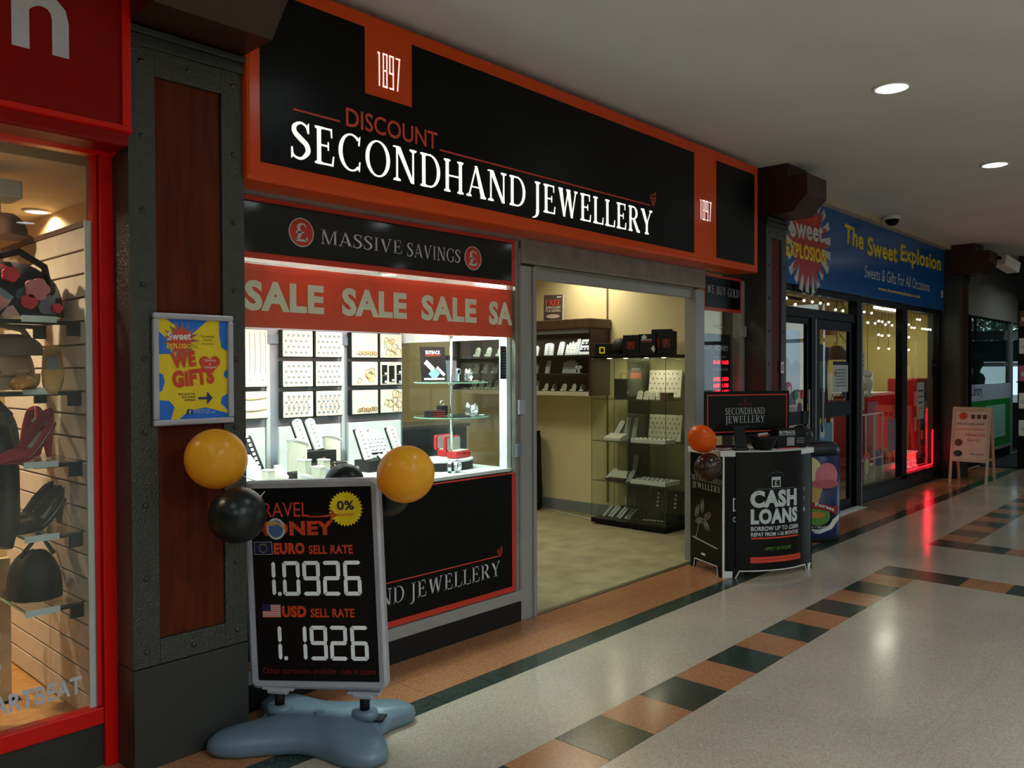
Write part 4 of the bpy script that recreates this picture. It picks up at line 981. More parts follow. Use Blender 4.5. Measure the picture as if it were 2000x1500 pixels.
for k in range(4): padcard(6.70, 4.50-k*.075, 1.266, RZ, 'white earring card on the upper shelf of the right glass cabinet, %s from the left' % CM[k], 'earring cards in the right glass cabinet', .055, .09)
t = T('storage_box', 'dark brown box at the right of the upper shelf of the glass cabinet', 'box', (6.74, 4.21, 1.266), RZ); P('box', MB().box(-.045, .045, -.05, .05, 0, .055), M_brown, t, bev=.004); P('lid', MB().box(-.047, .047, -.052, .052, .0555, .07), M_brown, t, bev=.003)
for k, (y, lab) in enumerate(((4.45, 'left'), (4.25, 'right'))):
    t = T('necklace_display', '%s black necklace panel with white tags at the bottom of the right glass cabinet' % lab, 'display board', (6.93, y, .066), RZ, 'black necklace panels', rx=-.15)
    P('panel', MB().box(-.09, .09, 0, .015, .09, .30), M_blackm, t, bev=.003); P('stand', MB().box(-.08, .08, -.06, .014, 0, .088), M_blackm, t)
    for j in range(4): P('price_tag', MB().box(-.01, .012, -.004, -.001, .13+j*.04, .15+j*.04), M_padw, t)
t = T('watch_pad', 'flat black pad with white watch tags on the base of the right glass cabinet', 'display pad', (6.72, 4.35, .066), RZ); P('pad', MB().box(-.14, .14, -.06, .08, 0, .03), M_blackm, t, bev=.004)
for k in range(6): P('price_tag', MB().box(-.1+k*.035, -.08+k*.035, -.03+k*.008, -.01+k*.008, .031, .035), M_padw, t)
# left glass cabinet contents
t = T('gift_bag', 'small black bag standing on the upper shelf of the left glass cabinet', 'bag', (6.82, 4.76, 1.266), RZ); P('bag', MB().box(-.09, .09, -.04, .04, 0, .2), M_blackm, t, bev=.004); P('handle', MB().tube([(-.04, 0, .2), (-.03, 0, .25), (.03, 0, .25), (.04, 0, .2)], .003, 6), M_brown, t)
t = T('buyback_card', 'dark BUYBACK card leaning behind the black bag in the left glass cabinet', 'card', (6.92, 4.70, 1.266), RZ, rx=-.1); P('card', MB().box(-.07, .07, 0, .005, 0, .36), mat('dark_brown_card', (48, 30, 26), .6), t); txt('BUYBACK', -.05, .29, .1, .018, M_lettg, t, bold=.02); txt('ELECTRONICS', -.05, .275, .1, .01, M_redt, t)
P('strip', rect(-.06, .06, .2, .26), M_oran, t)
t = T('watch_holder', 'black holder with a silver watch on the upper shelf between the cabinets', 'display stand', (6.74, 4.64, 1.266), RZ); P('body', MB().box(-.02, .02, -.02, .02, 0, .09), M_blackm, t, bev=.003); P('watch', MB().ball((0, -.022, .06), .015, 10, 6, (1, .4, 1.2)), M_silver, t)
grp = 'pads in the left glass cabinet'
for k, (y, x, z, h, ln, lab, blk) in enumerate(((4.90, 6.84, .846, .22, .5, 'left long pad on the third shelf of the left glass cabinet', 0), (4.78, 6.88, .846, .24, .3, 'middle white pad on the third shelf of the left glass cabinet', 0), (4.66, 6.84, .846, .24, .3, 'right long pad on the third shelf of the left glass cabinet', 0),
        (4.93, 6.78, .446, .15, .9, 'left slanting pad on the lowest glass shelf of the left cabinet', 0), (4.66, 6.84, .446, .26, .25, 'upright white pad on the lowest glass shelf of the left cabinet', 0), (4.64, 6.72, .446, .14, .8, 'right slanting pad on the lowest glass shelf of the left cabinet', 0))):
    slimpad(x, y, z, h, .055, lab, lean=ln, rz=RZ, grp=grp, side=.25 if k in (0, 3) else 0)
t = T('ring_wedge', 'wide cream ring wedge on the third shelf of the left glass cabinet', 'display board', (6.76, 4.82, .846), RZ); P('wedge', MB().yz([(-.07, 0), (.06, 0), (.06, .07), (-.07, .03)], -.1, .1), M_pad, t, bev=.004); P('rings', arcs(MB(), 6, 2, .18, .09, .006, 'ring', 0).map(lambda a, b, c: (a, c, .052+c*.3+b)), M_ringd, t, stuff=True)
t = T('ring_wedge', 'wide cream ring roll above a dark red tray on the lowest glass shelf', 'display board', (6.80, 4.80, .446), RZ); P('tray', MB().box(-.11, .11, -.09, .06, 0, .02), mat('dark_red', (60, 20, 18), .6), t, bev=.003); P('roll', MB().yz([(-.03, .021), (.06, .021), (.06, .09), (.0, .08)], -.1, .1), M_pad, t, bev=.008)
for k in range(7): slimpad(6.74+.03*(k % 2), 4.96-k*.05, .066, .15, .02, 'thin white bracelet pad on the base of the left glass cabinet, %s from the left' % ('first second third fourth fifth sixth seventh'.split()[k]), lean=.85, rz=RZ, back=False, grp='thin bracelet pads on the cabinet base', side=.3)
t = T('trophy_stand', 'clear glass ornaments on a dark block at the back of the left cabinet base', 'ornament', (6.93, 4.76, .066), RZ); P('block', MB().box(-.1, .1, -.03, .03, 0, .1), M_blackm, t, bev=.003)
for x in (-.05, 0, .05): P('glass_figure', MB().lathe([(.014, .1), (.01, .12), (.018, .16), (.005, .2)], 12, (x, 0, 0)), M_greyl, t, smooth=True)
# things on top of glass cabinets
def bag1897(x, y, w, h, lab, rz=R(-78)):
    t = T('gift_bag', lab, 'bag', (x, y, 1.701), rz, 'black gift bags with red 1897'); P('bag', MB().box(-w/2, w/2, -.04, .04, 0, h), M_blackm, t, bev=.003)
    d1897(-w*.28, h*.3, w*.55, h*.36, -.042, M_redt, t); P('fold', MB().box(-w/2+.002, w/2-.002, -.036, .036, h, h+.003), M_blacks, t); return t
bag1897(6.70, 4.575, .17, .19, 'left black gift bag with red 1897 on top of the glass cabinets'); bag1897(6.80, 4.30, .19, .24, 'tallest middle black gift bag with red 1897 on the glass cabinets'); bag1897(6.72, 4.185, .15, .215, 'right black gift bag with red 1897 at the end of the glass cabinets')
t = T('buyback_card', 'black BUYBACK poster card between the gift bags on the glass cabinets', 'card', (6.70, 4.41, 1.701), R(-78), rx=-.06); P('card', MB().box(-.085, .085, 0, .006, 0, .2), M_blackm, t); txt('BUYBACK', -.06, .135, .11, .018, M_lettg, t, bold=.02); txt('ELECTRONICS', -.06, .12, .11, .01, M_redt, t)
P('diamond_picture', flat([(-.06, .17), (-.03, .195), (.0, .17), (-.03, .14)]), M_greyl, t); P('diamond_picture', flat([(.04, .06), (.07, .09), (.085, .05), (.07, .02)]), M_greyl, t)
t = T('hat_form', 'round black felt form on the glass cabinets beside the wall cabinet', 'hat form', (6.78, 4.77, 1.701)); P('dome', MB().lathe([(.085, 0), (.088, .07), (.08, .12), (.05, .16), (.0001, .175)], 24), M_blackm, t, smooth=True); P('brim', MB().cyl((0, 0, 0), .095, .012, 24), M_blackm, t)
t = T('camera_box', 'black box with a yellow square outline at the left end of the glass cabinets', 'box', (6.72, 4.93, 1.701), R(-78)); P('box', MB().box(-.09, .07, -.03, .05, 0, .12), M_blackm, t, bev=.004)
P('yellow_square', frame4(MB(), -.04, .02, .02, .085, .012, -.033, -.031), mat('yellow_logo', (250, 226, 20), .5, emit=.15), t)
# draped dark stand
t = T('draped_stand', 'tall black cloth covered stand by the shop wall left of the doorway view', 'stand', (6.86, 6.12, 0)); P('cloth', MB().lathe([(.16, .003), (.19, .03), (.2, .2), (.185, .5), (.18, .8), (.17, .86)], 24).map(lambda a, b, c: (a*.85, b*(1+.06*math.sin(9*math.atan2(b, a))), c)), M_blackm, t, smooth=True); P('top', MB().box(-.1, .1, -.13, .13, .861, .875), M_blackm, t)
t = T('power_cable', 'thin white cable lying on the carpet along the skirting', 'cable'); P('cable', MB().tube([(6.98, 5.9, .008), (6.88, 5.6, .008), (6.84, 5.4, .008), (6.80, 5.2, .008), (6.72, 5.06, .008), (6.70, 5.0, .008)], .005, 6), M_white, t, smooth=True)
# counter, chair, back wall things seen through the display end glass
t = T('service_counter', 'dark service counter deep inside the shop', 'counter', (5.4, 6.9, 0)); P('body', MB().box(-1.0, 1.0, -.3, .3, .003, .93), M_blacks, t, bev=.004); P('worktop', MB().box(-1.03, 1.03, -.33, .33, .931, .97), mat('counter_top', (70, 66, 60), .3), t, bev=.006); P('kick', MB().box(-.98, .98, -.32, -.301, .003, .08), M_blackm, t)
t = T('office_chair', 'black office chair behind the service counter', 'chair', (5.35, 7.7, 0)); P('backrest', MB().box(-.26, .26, -.06, .04, .62, 1.18), M_blackm, t, bev=.06); P('seat', MB().box(-.26, .26, -.1, .4, .46, .55), M_blackm, t, bev=.04); P('stem', MB().cyl((0, .1, .08), .03, .38, 12), M_chrome, t)
for k in range(5): P('leg', MB().tube([(0, .1, .09), (.28*math.cos(k*1.257), .1+.28*math.sin(k*1.257), .04)], .02, 8), M_blackm, t); 
t = T('wall_poster', 'yellow and blue poster on the far wall of the shop', 'poster', (5.9, 8.985, 1.25)); P('sheet', MB().box(-.35, .35, 0, .01, -.05, .55), mat('poster_ochre', (176, 140, 50), .6), t); P('triangle', flat([(-.3, .1), (.3, .1), (0, -.3)], -.004), M_yel, t); P('blue_block', rect(-.34, .34, .3, .5), mat('poster_blue', (50, 70, 110), .6), t)

# ================================================================== LEFT SHOE SHOP
t = T('fascia_sign', 'dark red shop fascia with part of a white letter n, top left', 'sign', (-.6, 3.17, 0))
P('sign_box', MB().box(-2.4, 1.908, 0, .165, 2.40, 3.27), M_redsh, t, bev=.012); P('lower_lip', MB().yz([(-.012, 2.475), (.165, 2.41), (.165, 2.39), (-.012, 2.455)], -2.4, 1.915), M_red, t)
P('end_trim', MB().box(1.88, 1.912, -.012, -.0005, 2.476, 3.27), M_red, t)
txt('n', 1.515, 2.672, .183, .205, M_lettg, t, y=-.003, bold=.018); txt('o', 1.27, 2.668, .20, .208, M_lettg, t, y=-.003, bold=.06)
sf2 = T('window_frame', 'bright red metal window frame of the shoe shop', 'frame', (0, 3.36, 0))
P('post', MB().box(1.262, 1.325, -.02, .05, 0, 2.40), M_red, sf2, bev=.004); P('inner_post', MB().box(1.243, 1.258, .0, .05, .24, 2.40), M_red, sf2)
P('sill', MB().box(-2.9, 1.261, -.012, .05, .17, .235), M_red, sf2, bev=.004); P('head', MB().box(-2.9, 1.261, -.01, .05, 2.395, 2.46), M_red, sf2)
P('stall_riser', MB().box(-2.9, 1.261, .004, .05, 0, .169), M_steel2, sf2)
w4 = sroot('window_4', (-.8, 3.375, 0)); P('pane', MB().box(-2.05, 2.045, 0, .008, .236, 2.394), M_glass, w4)
t = T('glass_lettering', 'white vinyl lettering HEARTBEAT along the bottom of the shoe shop window', 'lettering', (.72, 3.366, .308))
txt('HEARTBEAT', .078, 0, .388, .068, M_lettg, t, y=0, bold=.03)
# slat wall: each slat a piece
sw = T('slat_wall', 'pale slatted display wall inside the shoe shop window', 'slat wall', (1.24, 3.39, 0))
z = 2.118
while z > .2:
    P('slat', MB().box(-.014, 0, 0, 1.02, z-.0845, z), M_slat, sw, bev=.002); z -= .0925
P('groove_back', MB().box(.0, .006, 0, 1.02, .2, 2.115), M_brown, sw); P('top_cap', MB().box(-.02, .006, 0, 1.03, 2.12, 2.14), M_brown, sw); P('edge_strip', MB().box(-.02, .004, -.012, -.0005, .2, 2.14), M_greyl, sw)
for k, z in enumerate((1.752, 1.478, 1.20, .921, .64)):
    DD = .34 if k < 2 else .215
    t = T('glass_shelf', 'glass shelf with black brackets on the slat wall, %s from the top' % CM[k], 'shelf', (1.228, 3.62, z), 0, 'glass shelves in the shoe shop')
    P('pane', MB().box(-DD, -.016, -.20, .28, 0, .008), M_glass, t); P('front_edge', MB().box(-DD-.004, -DD-.001, -.2, .28, 0, .008), M_gedge, t)
    for y in (-.17, .22): P('bracket', MB().yz([(y, -.06), (y+.012, -.06), (y+.012, -.001), (y, -.001)], -.05, 0).add(*(lambda q: (q.v, q.f))(MB().box(-DD+.04, -.05, y, y+.012, -.018, -.001))), M_blackm, t)
    P('price_strip', MB().box(-.22, -.10, -.206, -.2015, -.012, .012), M_greyl, t)
# goods
M_fl = floral('floral_fabric')
t = T('floral_bag', 'dark floral fabric handbag with pink flowers on the top glass shelf', 'bag', (1.03, 3.62, 1.762))
def blob(w, d, h, n=28):
    def fn(u, v):
        a = 2*math.pi*u; b = math.pi/2*v; r = 1+.05*math.sin(7*a)*(1-v)+.03*math.sin(13*a+3*v)
        return (w*r*math.cos(a)*math.cos(b)**.7, d*r*math.sin(a)*math.cos(b)**.7, h*math.sin(b)**.8*(1+.05*math.sin(5*a)))
    return MB().grid(fn, n, 12)
P('body', blob(.19, .11, .21), M_fl, t, smooth=True); P('handle', MB().tube([(-.12, -.06, .16), (-.09, -.1, .22), (0, -.11, .25), (.09, -.1, .2), (.12, -.06, .12)], .014, 8), M_blackm, t, smooth=True)
fm = mat('pink_flower', (204, 120, 130), .8); fm2 = mat('coral_flower', (206, 50, 70), .8)
for x, z, r, m_ in ((.06, .11, .045, fm), (.03, .06, .03, fm2), (-.03, .16, .03, fm2), (-.09, .06, .035, fm), (.13, .04, .02, fm2)):
    P('flower', MB().poly([(x+r*(.82+.16*abs(math.cos(2.5*a*math.pi/15)))*math.cos(a*math.pi/15), z+r*(.82+.16*abs(math.cos(2.5*a*math.pi/15)))*math.sin(a*math.pi/15)) for a in range(30)], -.125, -.095), m_, t)
t = T('floral_hat', 'floral fabric hat at the left edge on the top glass shelf', 'hat', (.76, 3.56, 1.762)); P('crown', blob(.10, .09, .17), M_fl, t, smooth=True); P('brim', MB().lathe([(.12, .0), (.14, .01), (.10, .03)], 24), M_fl, t, smooth=True)
M_bg = mat('beige_leather', (178, 140, 100), .55, bump=.2, bscale=40)
t = T('beige_handbag', 'large beige leather handbag with buckles on the second glass shelf', 'bag', (.98, 3.67, 1.488))
P('body', blob(.15, .10, .20), M_bg, t, smooth=True); P('flap', blob(.11, .09, .08).map(lambda a, b, c: (a+.06, b-.03, c+.13)), mat('taupe_leather', (110, 88, 72), .6), t, smooth=True)
P('handle', MB().tube([(-.13, -.05, .13), (-.10, -.08, .22), (-.02, -.09, .25), (.08, -.08, .23), (.13, -.05, .17)], .012, 8), mat('taupe_leather', (110, 88, 72), .6), t, smooth=True)
P('strap', MB().box(-.02, .09, -.115, -.10, .05, .075), M_bg, t, bev=.003)
for x in (-.01, .04, .09): P('stud', MB().ball((x, -.118, .062), .007, 8, 6), M_gold, t)
P('red_tag', MB().box(-.09, -.01, -.108, -.10, .145, .185), mat('red_tag', (190, 40, 24), .5), t)
def shoe(name, lab, cat, loc, rz, m, heel=0, grp=None, s=1.0, lining=None, bow=True):
    t = T(name, lab, cat, loc, rz, grp); t.scale = (s, s, s)
    L_ = .24
    def wid(u): return .038*(math.sin(math.pi*min(1, u*.62+.22)))**.8 if u < .9 else .038*(math.sin(math.pi*.778))**.8*(math.sqrt(max(0, 1-((u-.9)/.1)**2))+.001)
    def base(u): return heel*(max(0, 1-u/.62))**1.3
    def toph(u): return .055 if u < .3 else (.055-.03*((u-.3)/.35) if u < .65 else .04-.022*((u-.65)/.35))
    us = [0, .006, .02, .045, .08, .14, .22, .3, .38, .46, .54, .62, .7, .78, .86, .92, .96, .985, 1.0]; n = len(us)-1; m_ = 12
    def ww(u):
        w = wid(u); return max(.0006, w*math.sqrt(max(0, 1-((.08-u)/.08)**2))) if u < .08 else w
    v = []; f = []
    for u in us:
        w = ww(u); b = base(u); h = toph(u)
        for j in range(m_+1):
            a = math.pi*j/m_; v.append((w*math.cos(a)*(1-.1*math.cos(a)**2*(u < .62)), (u-.5)*-L_, b+h*(1-math.sin(a)**.6)))
    for i in range(n):
        for j in range(m_): f.append((i*(m_+1)+j, i*(m_+1)+j+1, (i+1)*(m_+1)+j+1, (i+1)*(m_+1)+j))
    n0 = len(v); vu = [u for u in us if u >= .54]
    for u in vu:
        w = ww(u); b = base(u); h = toph(u)
        for j in range(7): a = math.pi*j/6; v.append((w*math.cos(a)*(.9 if u < .62 else 1), (u-.5)*-L_-(.012*math.sin(a) if u < .56 else 0), b+h+.010*math.sin(a)*(1 if u < .95 else .3)))
    for i in range(len(vu)-1):
        for j in range(6): f.append((n0+i*7+j, n0+i*7+j+1, n0+(i+1)*7+j+1, n0+(i+1)*7+j))
    P('upper', MB().add(v, f), m, t, smooth=True, solid=.003)
    n = 16
    sv = []; sfc = []
    for i in range(n+1):
        u = i/n; w = wid(u)*1.03; b = base(u); y = (u-.5)*-L_; sv += [(-w, y, b), (w, y, b), (w, y, b-.004), (-w, y, b-.004)]
    for i in range(n):
        a = 4*i; c = a+4
        for q in range(4): sfc.append((a+q, a+(q+1) % 4, c+(q+1) % 4, c+q))
    P('sole', MB().add(sv, sfc), M_brown if not heel else m, t)
    P('insole', MB().add([(x*.85, y, z_+.006) for x, y, z_ in sv[0:4*11]], [(4*i, 4*i+1, 4*i+5, 4*i+4) for i in range(10)]), lining or M_greyl, t)
    if heel: P('heel', MB().add([(-.018, .118, heel*.97), (.018, .118, heel*.97), (.018, .085, heel*.85), (-.018, .085, heel*.85), (-.006, .116, 0), (.006, .116, 0), (.006, .104, 0), (-.006, .104, 0)], [(0, 1, 2, 3), (7, 6, 5, 4), (0, 4, 5, 1), (1, 5, 6, 2), (2, 6, 7, 3), (3, 7, 4, 0)]), m, t)
    elif bow: P('bow', MB().ball((-.014, -.055, .037), .012, 10, 6, (1, .7, .6)).ball((.014, -.055, .037), .012, 10, 6, (1, .7, .6)).ball((0, -.056, .038), .005, 8, 6), m, t, smooth=True)
    return t
M_tan = mat('tan_leather', (196, 148, 88), .5)
shoe('flat_shoe', 'tan ballet flat with bow lying beside the beige handbag', 'shoe', (1.03, 3.45, 1.4905), R(-28), M_tan, grp='pair of tan ballet flats')
s2 = shoe('flat_shoe', 'tan ballet flat with bow standing on its toe against the slat wall', 'shoe', (1.14, 3.50, 1.54), R(-20), M_tan, grp='pair of tan ballet flats', lining=mat('blue_insole', (130, 140, 150), .6)); s2.rotation_euler = (R(38), 0, R(-20))
M_rs = mat('red_suede', (160, 24, 34), .75); M_pk = mat('magenta_toe', (150, 20, 60), .5)
shoe('high_heel', 'red high heeled shoe in front on the third glass shelf', 'shoe', (1.04, 3.50, 1.214), R(-60), M_rs, heel=.13, grp='pair of red high heels', s=1.05)
shoe('high_heel', 'red high heeled shoe behind on the third glass shelf', 'shoe', (1.13, 3.74, 1.214), R(-25), M_rs, heel=.13, grp='pair of red high heels', s=1.05)
t = T('fur_bag', 'grey speckled fabric bag with black trim behind the red heels', 'bag', (.985, 3.72, 1.209)); P('body', blob(.10, .06, .21), mat('tweed', (84, 80, 74), .9, var=.5, scale=80), t, smooth=True); P('trim', MB().tube([(-.06, -.03, .17), (0, -.05, .24), (.06, -.03, .17)], .012, 8), M_blackm, t, smooth=True)
shoe('black_boot_shoe', 'black patent heeled shoe on the fourth glass shelf', 'shoe', (1.10, 3.56, .935), R(-60), M_black, heel=.10, grp='dark shoes on the fourth shelf')
shoe('black_boot_shoe', 'black patent heeled shoe at the left of the fourth glass shelf', 'shoe', (1.12, 3.72, .935), R(-60), M_black, heel=.10, grp='dark shoes on the fourth shelf')
t = T('black_bag', 'dark soft black bag on the lowest glass shelf', 'bag', (1.11, 3.64, .65)); P('body', blob(.095, .11, .18), M_blackm, t, smooth=True); P('handle', MB().tube([(-.06, -.03, .17), (0, -.06, .26), (.06, -.03, .17)], .01, 8), M_blackm, t, smooth=True)
t = T('brown_bag', 'brown bag standing deep behind the second shelf', 'bag', (1.02, 3.82, 1.76), 0); P('body', MB().box(-.09, .09, -.03, .05, 0, .15), M_brown, t, bev=.02); P('handle', MB().tube([(-.05, 0, .15), (0, 0, .24), (.05, 0, .15)], .008, 8), M_brown, t)
# mannequin in black coat and polka dot dress
t = T('mannequin', 'headless mannequin in a black jacket over a black and white polka dot dress', 'mannequin', (.81, 3.58, .171))
P('base', MB().cyl((0, 0, 0), .13, .012, 28), M_chrome, t); P('pole', MB().cyl((0, 0, .012), .012, .3, 10), M_chrome, t)
P('dress', MB().lathe([(.135, .16), (.14, .3), (.13, .55), (.105, .75), (.11, .85)], 28).map(lambda a, b, c: (a*(1+.05*math.sin(6*math.atan2(b, a))), b*.75, c)), M_blackm, t, smooth=True)
P('jacket', MB().lathe([(.15, .80), (.135, .92), (.15, 1.05), (.165, 1.15), (.14, 1.22), (.06, 1.27), (.05, 1.33)], 28).map(lambda a, b, c: (a*1.05, b*.72, c)), M_blacks, t, smooth=True)
for sgn in (-1, 1): P('sleeve', MB().tube([(sgn*.15, 0, 1.17), (sgn*.185, 0, 1.0), (sgn*.18, -.04, .82), (sgn*.15, -.08, .72)], [.05, .046, .04, .034], 12), M_blacks, t, smooth=True)
mb = MB()
for k in range(13):
    for j in range(11):
        a = 2*math.pi*(k+.5*(j % 2))/13; z_ = .19+j*.062; r = .143-.03*max(0, (z_-.4)/.4)
        mb.ball((r*1.02*math.cos(a), r*.77*math.sin(a), z_), .0155, 8, 5, (.8, .8, 1))
P('polka_dots', mb, M_padw, t, stuff=True, smooth=True)
t = T('price_block', 'small ochre box on the wooden floor of the shoe shop window', 'box', (.75, 3.50, .171)); P('box', MB().box(-.10, .16, -.05, .05, 0, .07), woodmat('ochre_wood', (190, 120, 50), (210, 146, 70), .5), t, bev=.004); P('lid', MB().box(-.102, .162, -.052, .052, .0705, .085), M_tan, t)
t = T('light_stripe_post', 'pale wood strip standing for a bright stripe of light behind the glass shelves', 'post', (1.06, 3.90, .171)); P('shaft', MB().box(-.03, .03, -.02, .02, 0, .6), mat('light_stripe_wood', (206, 176, 130), .6), t); P('foot', MB().box(-.06, .06, -.05, .05, 0, -.0), M_tan, t)  # bright stripe of light built as a pale upright strip
t = T('projector', 'white and ochre ceiling unit hanging near the glass, upper left', 'heater', (1.12, 4.1, 2.19)); P('body', MB().box(-.22, .08, -.08, .10, .12, .2), M_greyl, t, bev=.01); P('lamp_head', MB().box(-.16, .0, -.06, .06, .02, .115), M_tan, t, bev=.01); P('lens', MB().cyl((-.08, 0, .0), .045, .02, 20), M_blackm, t); P('drop_rod', MB().cyl((-.08, 0, .2), .012, .06, 10), M_alu, t)
downlight(1.57, 5.04, 'oval looking warm ceiling lamp inside the shoe shop', z=2.449, r=.055, power=P_LEFT*.5, col=(1, .80, .52), m=M_lampw, grp='warm lamps in the shoe shop')
downlight(.55, 3.9, 'warm ceiling lamp of the shoe shop outside the left edge', z=2.449, r=.05, power=P_LEFT*1.3, col=(1, .78, .5), m=M_lampw, grp='warm lamps in the shoe shop')
downlight(.3, 5.2, 'warm ceiling lamp deep in the shoe shop', z=2.449, r=.05, power=P_LEFT*2, col=(1, .78, .5), m=M_lampw, grp='warm lamps in the shoe shop')
t = T('sun_hat', 'round brown hat above the slat wall, left edge', 'hat', (1.13, 4.05, 2.14)); P('crown', blob(.09, .09, .1), M_brown, t, smooth=True); P('brim', MB().cyl((0, 0, 0), .11, .006, 24), M_brown, t)

# ------------------------------------------------------------------ poster on pillar
t = T('framed_poster', 'yellow and blue Sweet Explosion poster in a silver snap frame on the left pillar', 'poster', (1.557, 3.187, 1.56))
P('snap_frame', frame4(MB(), -.168, .168, -.222, .222, .024, -.020, 0), M_grey, t, bev=.006); P('backing', MB().box(-.16, .16, -.004, 0, -.215, .215), M_yel, t)
bl = M_blue; y1 = -.0052
def PF(n, pts, m, y): return P(n, flat(pts, y), m, t)
for pts in ([(-.145, .155), (-.145, .06), (-.09, .062), (-.11, .12)], [(-.11, .198), (.06, .198), (-.02, .13), (-.05, .16)], [(.11, .198), (.145, .198), (.145, .075), (.12, .09), (.112, .14)], [(-.145, -.01), (-.125, -.02), (-.118, -.05), (-.13, -.085), (-.145, -.09)],
            [(-.145, -.12), (-.1, -.125), (-.08, -.15), (-.095, -.198), (-.145, -.198)], [(.145, .0), (.132, -.01), (.13, -.03), (.145, -.04)], [(.145, -.10), (.12, -.115), (.115, -.14), (.145, -.17)], [(-.06, -.198), (-.02, -.165), (.05, -.155), (.145, -.182), (.145, -.198)]):
    PF('white_edge', [(a*1.03 if abs(a) < .144 else a, min(.1985, b*1.04) if abs(b) < .197 else b) for a, b in pts], M_white, y1)
    PF('blue_patch', pts, bl, y1-.0006)
PF('burst', burst(-.052, .115, .078, .045, 17, .2, 1.0), mat('burst_grey', (150, 110, 100), .5), y1-.0012); PF('red_burst', burst(-.052, .115, .06, .038, 15, .1), M_redt, y1-.0018)
txt('Sweet', -.105, .115, .095, .032, M_white, t, y=y1-.0024, bold=.03, rot=.03); txt('EXPLOSION', -.11, .083, .115, .02, M_yel, t, y=y1-.0024, bold=.03)
txt('WE', -.088, .002, .10, .062, M_redt, t, y=y1-.002, bold=.06, rot=.12); txt('GiFTS', -.085, -.075, .175, .068, M_redt, t, y=y1-.002, bold=.06, rot=.1)
hp = []
for k in range(40):
    a = 2*math.pi*k/40; hp.append((.068+.0028*16*math.sin(a)**3, .02+.0028*(13*math.cos(a)-5*math.cos(2*a)-2*math.cos(3*a)-math.cos(4*a))))
PF('heart', hp, M_redt, y1-.0024); txt('"Quirky', .04, .03, .055, .012, M_white, t, y=y1-.003, bold=.01); txt('&', .064, .018, .007, .008, M_white, t, y=y1-.003); txt('Unique"', .042, .002, .06, .012, M_white, t, y=y1-.003, bold=.01)
txt('FIND US BY THE', -.065, -.103, .07, .008, mat('dark_text', (40, 44, 50), .6), t, y=y1-.001, bold=.02); txt('BUS STATION', -.05, -.115, .055, .008, mat('dark_text', (40, 44, 50), .6), t, y=y1-.001, bold=.02); txt('ENTRANCE', -.038, -.127, .043, .008, mat('dark_text', (40, 44, 50), .6), t, y=y1-.001, bold=.02)
PF('arrow', [(.018, -.112), (.055, -.112), (.055, -.09), (.08, -.117), (.055, -.144), (.055, -.122), (.018, -.122)], mat('navy_print', (30, 50, 110), .5), y1-.001)
PF('social_square', [(-.03, -.183), (-.008, -.183), (-.008, -.160), (-.03, -.160)], mat('navy_print', (30, 50, 110), .5), y1-.002); txt('f', -.022, -.180, .008, .017, M_white, t, y=y1-.0026, bold=.04)
txt('Become a fan on our', .0, -.168, .065, .007, M_white, t, y=y1-.0022); txt('Facebook page today', .0, -.179, .09, .008, M_white, t, y=y1-.0022)
txt('The sweetest', .03, .13, .06, .009, mat('dark_text', (40, 44, 50), .6), t, y=y1-.001); txt('shopping', .04, .115, .04, .009, mat('dark_text', (40, 44, 50), .6), t, y=y1-.001); txt('experience', .035, .10, .05, .008, mat('dark_text', (40, 44, 50), .6), t, y=y1-.001)

# ------------------------------------------------------------------ A-board on water base
ab = T('currency_board', 'freestanding poster board with travel money rates on a grey blue water base', 'sign board', (2.0, 2.955, 0), R(-56))
outline = [(-.36, -.13), (-.395, -.2), (-.36, -.262), (-.27, -.272), (-.16, -.235), (-.03, -.20), (.09, -.225), (.19, -.275), (.29, -.28), (.345, -.22), (.325, -.14), (.275, -.06), (.265, .0), (.29, .08), (.345, .15), (.335, .22), (.27, .25), (.17, .235), (.07, .20), (-.06, .19), (-.17, .225), (-.27, .25), (-.34, .22), (-.345, .15), (-.29, .08), (-.27, .0), (-.29, -.07)]
# smooth outline
sm = []
n_ = len(outline)
for i in range(n_):
    p0, p1_, p2_, p3_ = [Vector((*outline[(i+k) % n_], 0)) for k in (-1, 0, 1, 2)]
    for k in range(3):
        q = k/3; sm.append(.5*((2*p1_)+(p2_-p0)*q+(2*p0-5*p1_+4*p2_-p3_)*q*q+(3*p1_-p0-3*p2_+p3_)*q**3))
v = []; f = []; N = len(sm)
for sc_, z_ in ((.93, .0), (.985, .008), (1.0, .025), (.985, .045), (.92, .062), (.72, .085), (.45, .10), (.2, .105), (.02, .106)):
    for p_ in sm: v.append((p_.x*sc_*1.03, p_.y*sc_*1.03, z_*1.15 if z_ < .07 else z_))
for i in range(8):
    for k in range(N): f.append((i*N+k, i*N+(k+1) % N, (i+1)*N+(k+1) % N, (i+1)*N+k))
f.append(tuple(range(N-1, -1, -1))); f.append(tuple(8*N+k for k in range(N)))
P('water_base', MB().add(v, f), M_plasblue, ab, smooth=True)
P('filler_cap', MB().cyl((0, -.03, .104), .022, .010, 20), M_plasblue, ab); P('base_ridge', MB().tube([(-.3+.06*k, -.205+.05*math.sin(math.pi*k/10)*1.2, .077+.004*math.sin(math.pi*k/10)) for k in range(11)], .006, 6), M_plasblue, ab, smooth=True)
P('carry_slot', MB().box(.225, .275, -.02, .05, .075, .086), M_blackm, ab, bev=.006)
